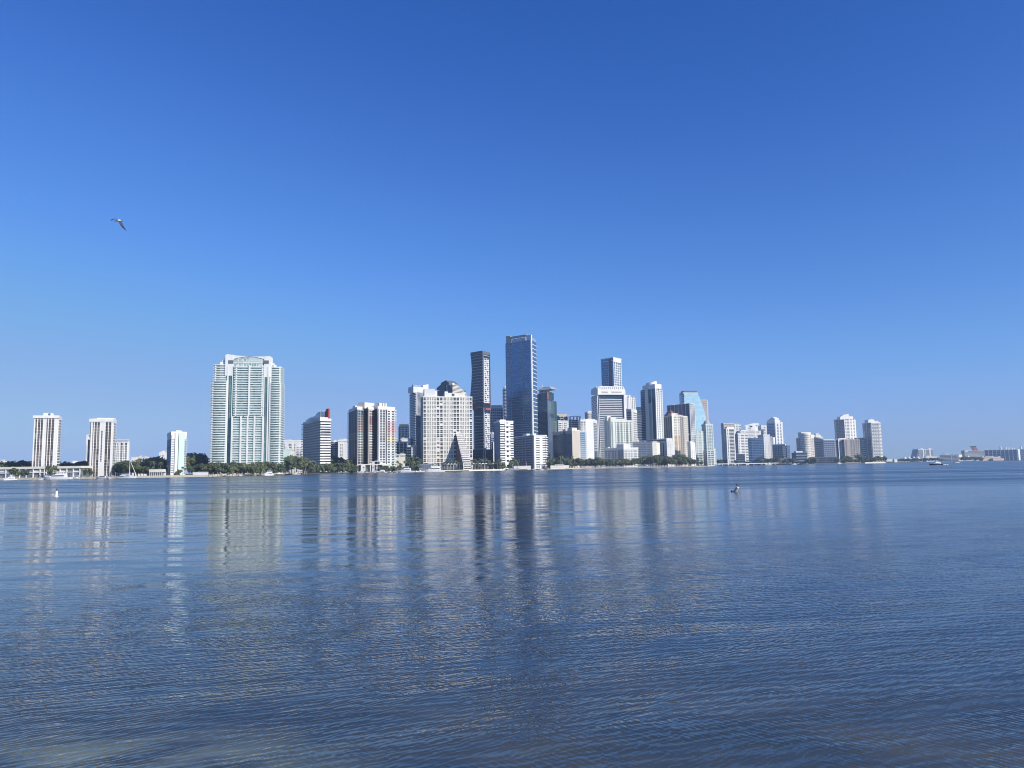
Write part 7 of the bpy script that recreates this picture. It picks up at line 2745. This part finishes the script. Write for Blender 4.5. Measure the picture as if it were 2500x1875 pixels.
def perched(label, loc, s, rz, lean):
    """Cormorant-like perched bird, s metres tall, one skinned body."""
    v = [(0, 0, .42), (.05, 0, .58), (.08, 0, .74), (.06, 0, .86), (.10, 0, .95), (.17, 0, .97), (.27, 0, .96), (-.07, 0, .28), (-.20, 0, .06), (-.30, 0, -.10),
         (.03, .06, .2), (.03, .06, .02), (.12, .07, .0), (.03, -.06, .2), (.03, -.06, .02), (.12, -.07, .0)]
    e = [(0, 1), (1, 2), (2, 3), (3, 4), (4, 5), (5, 6), (0, 7), (7, 8), (8, 9), (7, 10), (10, 11), (11, 12), (7, 13), (13, 14), (14, 15)]
    r = [.135, .11, .055, .042, .05, .03, .01, .12, .06, .03, .04, .02, .015, .04, .02, .015]
    t = thing('perched_bird', label, 'bird', loc, rz)
    o = skinned('body', [(x * s, y * s, z * s) for x, y, z in v], e, [q * s for q in r], M['black_paint'], t)
    t.rotation_euler = (0, lean, rz)
    return t


perched('dark bird perched on top of the upright white marker buoy', left_top, 6.4 * DL / F, R(200), 0.0)
perched('dark long necked bird perched on the tilted buoy', right_top, 10.5 * pm2, R(185), 0.30)

# ------------------------------------------------------------------ gull in flight
GY = 30.0
gm, gt, gb = nt('gull_plumage')
tc = node(gt, 'ShaderNodeTexCoord')
at = node(gt, 'ShaderNodeAttribute', attribute_name='tone')
cr = node(gt, 'ShaderNodeValToRGB')
cr.color_ramp.elements[0].position = 0.0
cr.color_ramp.elements[0].color = (0.008, 0.009, 0.014, 1)
cr.color_ramp.elements[1].position = 1.0
cr.color_ramp.elements[1].color = (0.82, 0.82, 0.80, 1)
e_ = cr.color_ramp.elements.new(0.4)
e_.color = (0.075, 0.085, 0.105, 1)
e_ = cr.color_ramp.elements.new(0.62)
e_.color = (0.22, 0.23, 0.26, 1)
gt.links.new(at.outputs['Fac'], cr.inputs[0])
gt.links.new(cr.outputs[0], gb.inputs['Base Color'])
gb.inputs['Roughness'].default_value = 0.7


def G(X, Y, dy=0.0):
    """Point from gull close-up coordinates."""
    return P(230 + X / 18.43, 500 + Y / 18.43, GY + dy)


root_p = G(1090, 705)
gull = thing('seagull', 'black headed grey winged gull in flight with drooping wings, alone in the sky', 'bird', root_p)
gv, gf, gtone = [], [], []


def ring_loft(stations, n=12):
    """stations: centre, axis-a vector, axis-b vector, tone. One closed tapering skin."""
    o = len(gv)
    for c, a, bb, tn in stations:
        for k in range(n):
            w = 2 * math.pi * k / n
            gv.append(c + a * math.cos(w) + bb * math.sin(w) - root_p)
            gtone.append(tn)
    for s in range(len(stations) - 1):
        for k in range(n):
            j = (k + 1) % n
            gf.append((o + s * n + k, o + s * n + j, o + (s + 1) * n + j, o + (s + 1) * n + k))
    gf.append(tuple(o + k for k in reversed(range(n))))
    gf.append(tuple(o + (len(stations) - 1) * n + k for k in range(n)))


px1 = GY / F / 18.43
dn = Vector((0.15, -1, 0)).normalized()
up = Vector((0, 0, 1))
# body: beak, head, neck, trunk, rump, tail
body = [((903, 752), 5, 5, .0, -.10), ((925, 735), 14, 14, .0, -.09), ((942, 715), 30, 28, .0, -.08), ((962, 705), 36, 34, .02, -.07), ((985, 700), 38, 40, .8, -.05), ((1015, 700), 48, 52, .4, -.03),
        ((1060, 705), 55, 62, .42, 0), ((1110, 712), 50, 62, .85, .03), ((1160, 712), 40, 52, 1.0, .06), ((1205, 715), 26, 40, 1.0, .09), ((1240, 722), 14, 44, .5, .11), ((1275, 728), 5, 50, .05, .13)]
ring_loft([(G(c[0], c[1], dy), up * (ra * px1), dn * (rb * px1), tn) for c, ra, rb, tn, dy in body])


def wing(st):
    """st: leading edge, trailing edge, tone, depth offset of each edge."""
    sts = []
    for (le, te, tn, d0, d1, th_) in st:
        a, c = G(*le, d0), G(*te, d1)
        m_ = (a + c) / 2
        ch = (c - a) / 2
        sts.append((m_, ch, ch.cross(Vector((0.2, 0.6, 1))).normalized() * th_, tn))
    ring_loft(sts, 10)


# near wing hanging down to the right; far wing arched away to the left
wing([((1090, 715), (1225, 720), .4, -.02, .05, .02), ((1125, 790), (1262, 790), .36, -.10, -.02, .016), ((1140, 850), (1285, 880), .32, -.18, -.12, .013), ((1200, 950), (1330, 970), .2, -.24, -.2, .010),
      ((1275, 1035), (1375, 1050), .1, -.3, -.27, .008), ((1355, 1100), (1415, 1110), .0, -.34, -.32, .006), ((1432, 1152), (1447, 1152), .0, -.37, -.37, .004)])
wing([((1000, 668), (1120, 680), .4, .05, .0, .02), ((960, 642), (1060, 655), .3, .14, .12, .014), ((905, 628), (960, 645), .12, .26, .25, .010), ((840, 628), (875, 650), .0, .35, .35, .008),
      ((780, 662), (800, 690), .0, .41, .41, .006), ((735, 708), (748, 722), .0, .45, .45, .004)])
me = bpy.data.meshes.new('body')
me.from_pydata([tuple(v) for v in gv], [], gf)
me.materials.append(gm)
at_ = me.attributes.new('tone', 'FLOAT', 'POINT')
at_.data.foreach_set('value', gtone)
me.polygons.foreach_set('use_smooth', [True] * len(me.polygons))
o = bpy.data.objects.new('body', me)
COL.objects.link(o)
o.parent = gull

# ================================================================== roof clutter on the larger buildings
rc = random.Random(21)
for b in BLDS:
    if b.h < 26 or b.shape:
        continue
    cxr = sum((p for p in b.pts), Vector((0, 0))) / len(b.pts)
    for k in range(rc.randrange(2, 5)):
        q = cxr + (rc.choice(b.pts) - cxr) * rc.uniform(0.15, 0.6)
        w, d_, hh = rc.uniform(1.5, 4.0), rc.uniform(1.5, 3.5), rc.uniform(1.6, 4.2)
        mb = MB()
        mb.box(q.x - w, q.x + w, q.y - d_, q.y + d_, b.h - 0.3, b.h + hh)
        b.part('roof_unit', mb, rc.choice(('soft_white', 'concrete', 'steel', 'beige')))
    if rc.random() < 0.4:
        q = cxr + (b.pts[0] - cxr) * rc.uniform(-0.4, 0.4)
        mb = MB()
        mb.tube([(q.x, q.y, b.h - 0.2), (q.x, q.y, b.h + rc.uniform(6, 13))], [0.35, 0.12], 5)
        b.part('antenna', mb, 'steel')
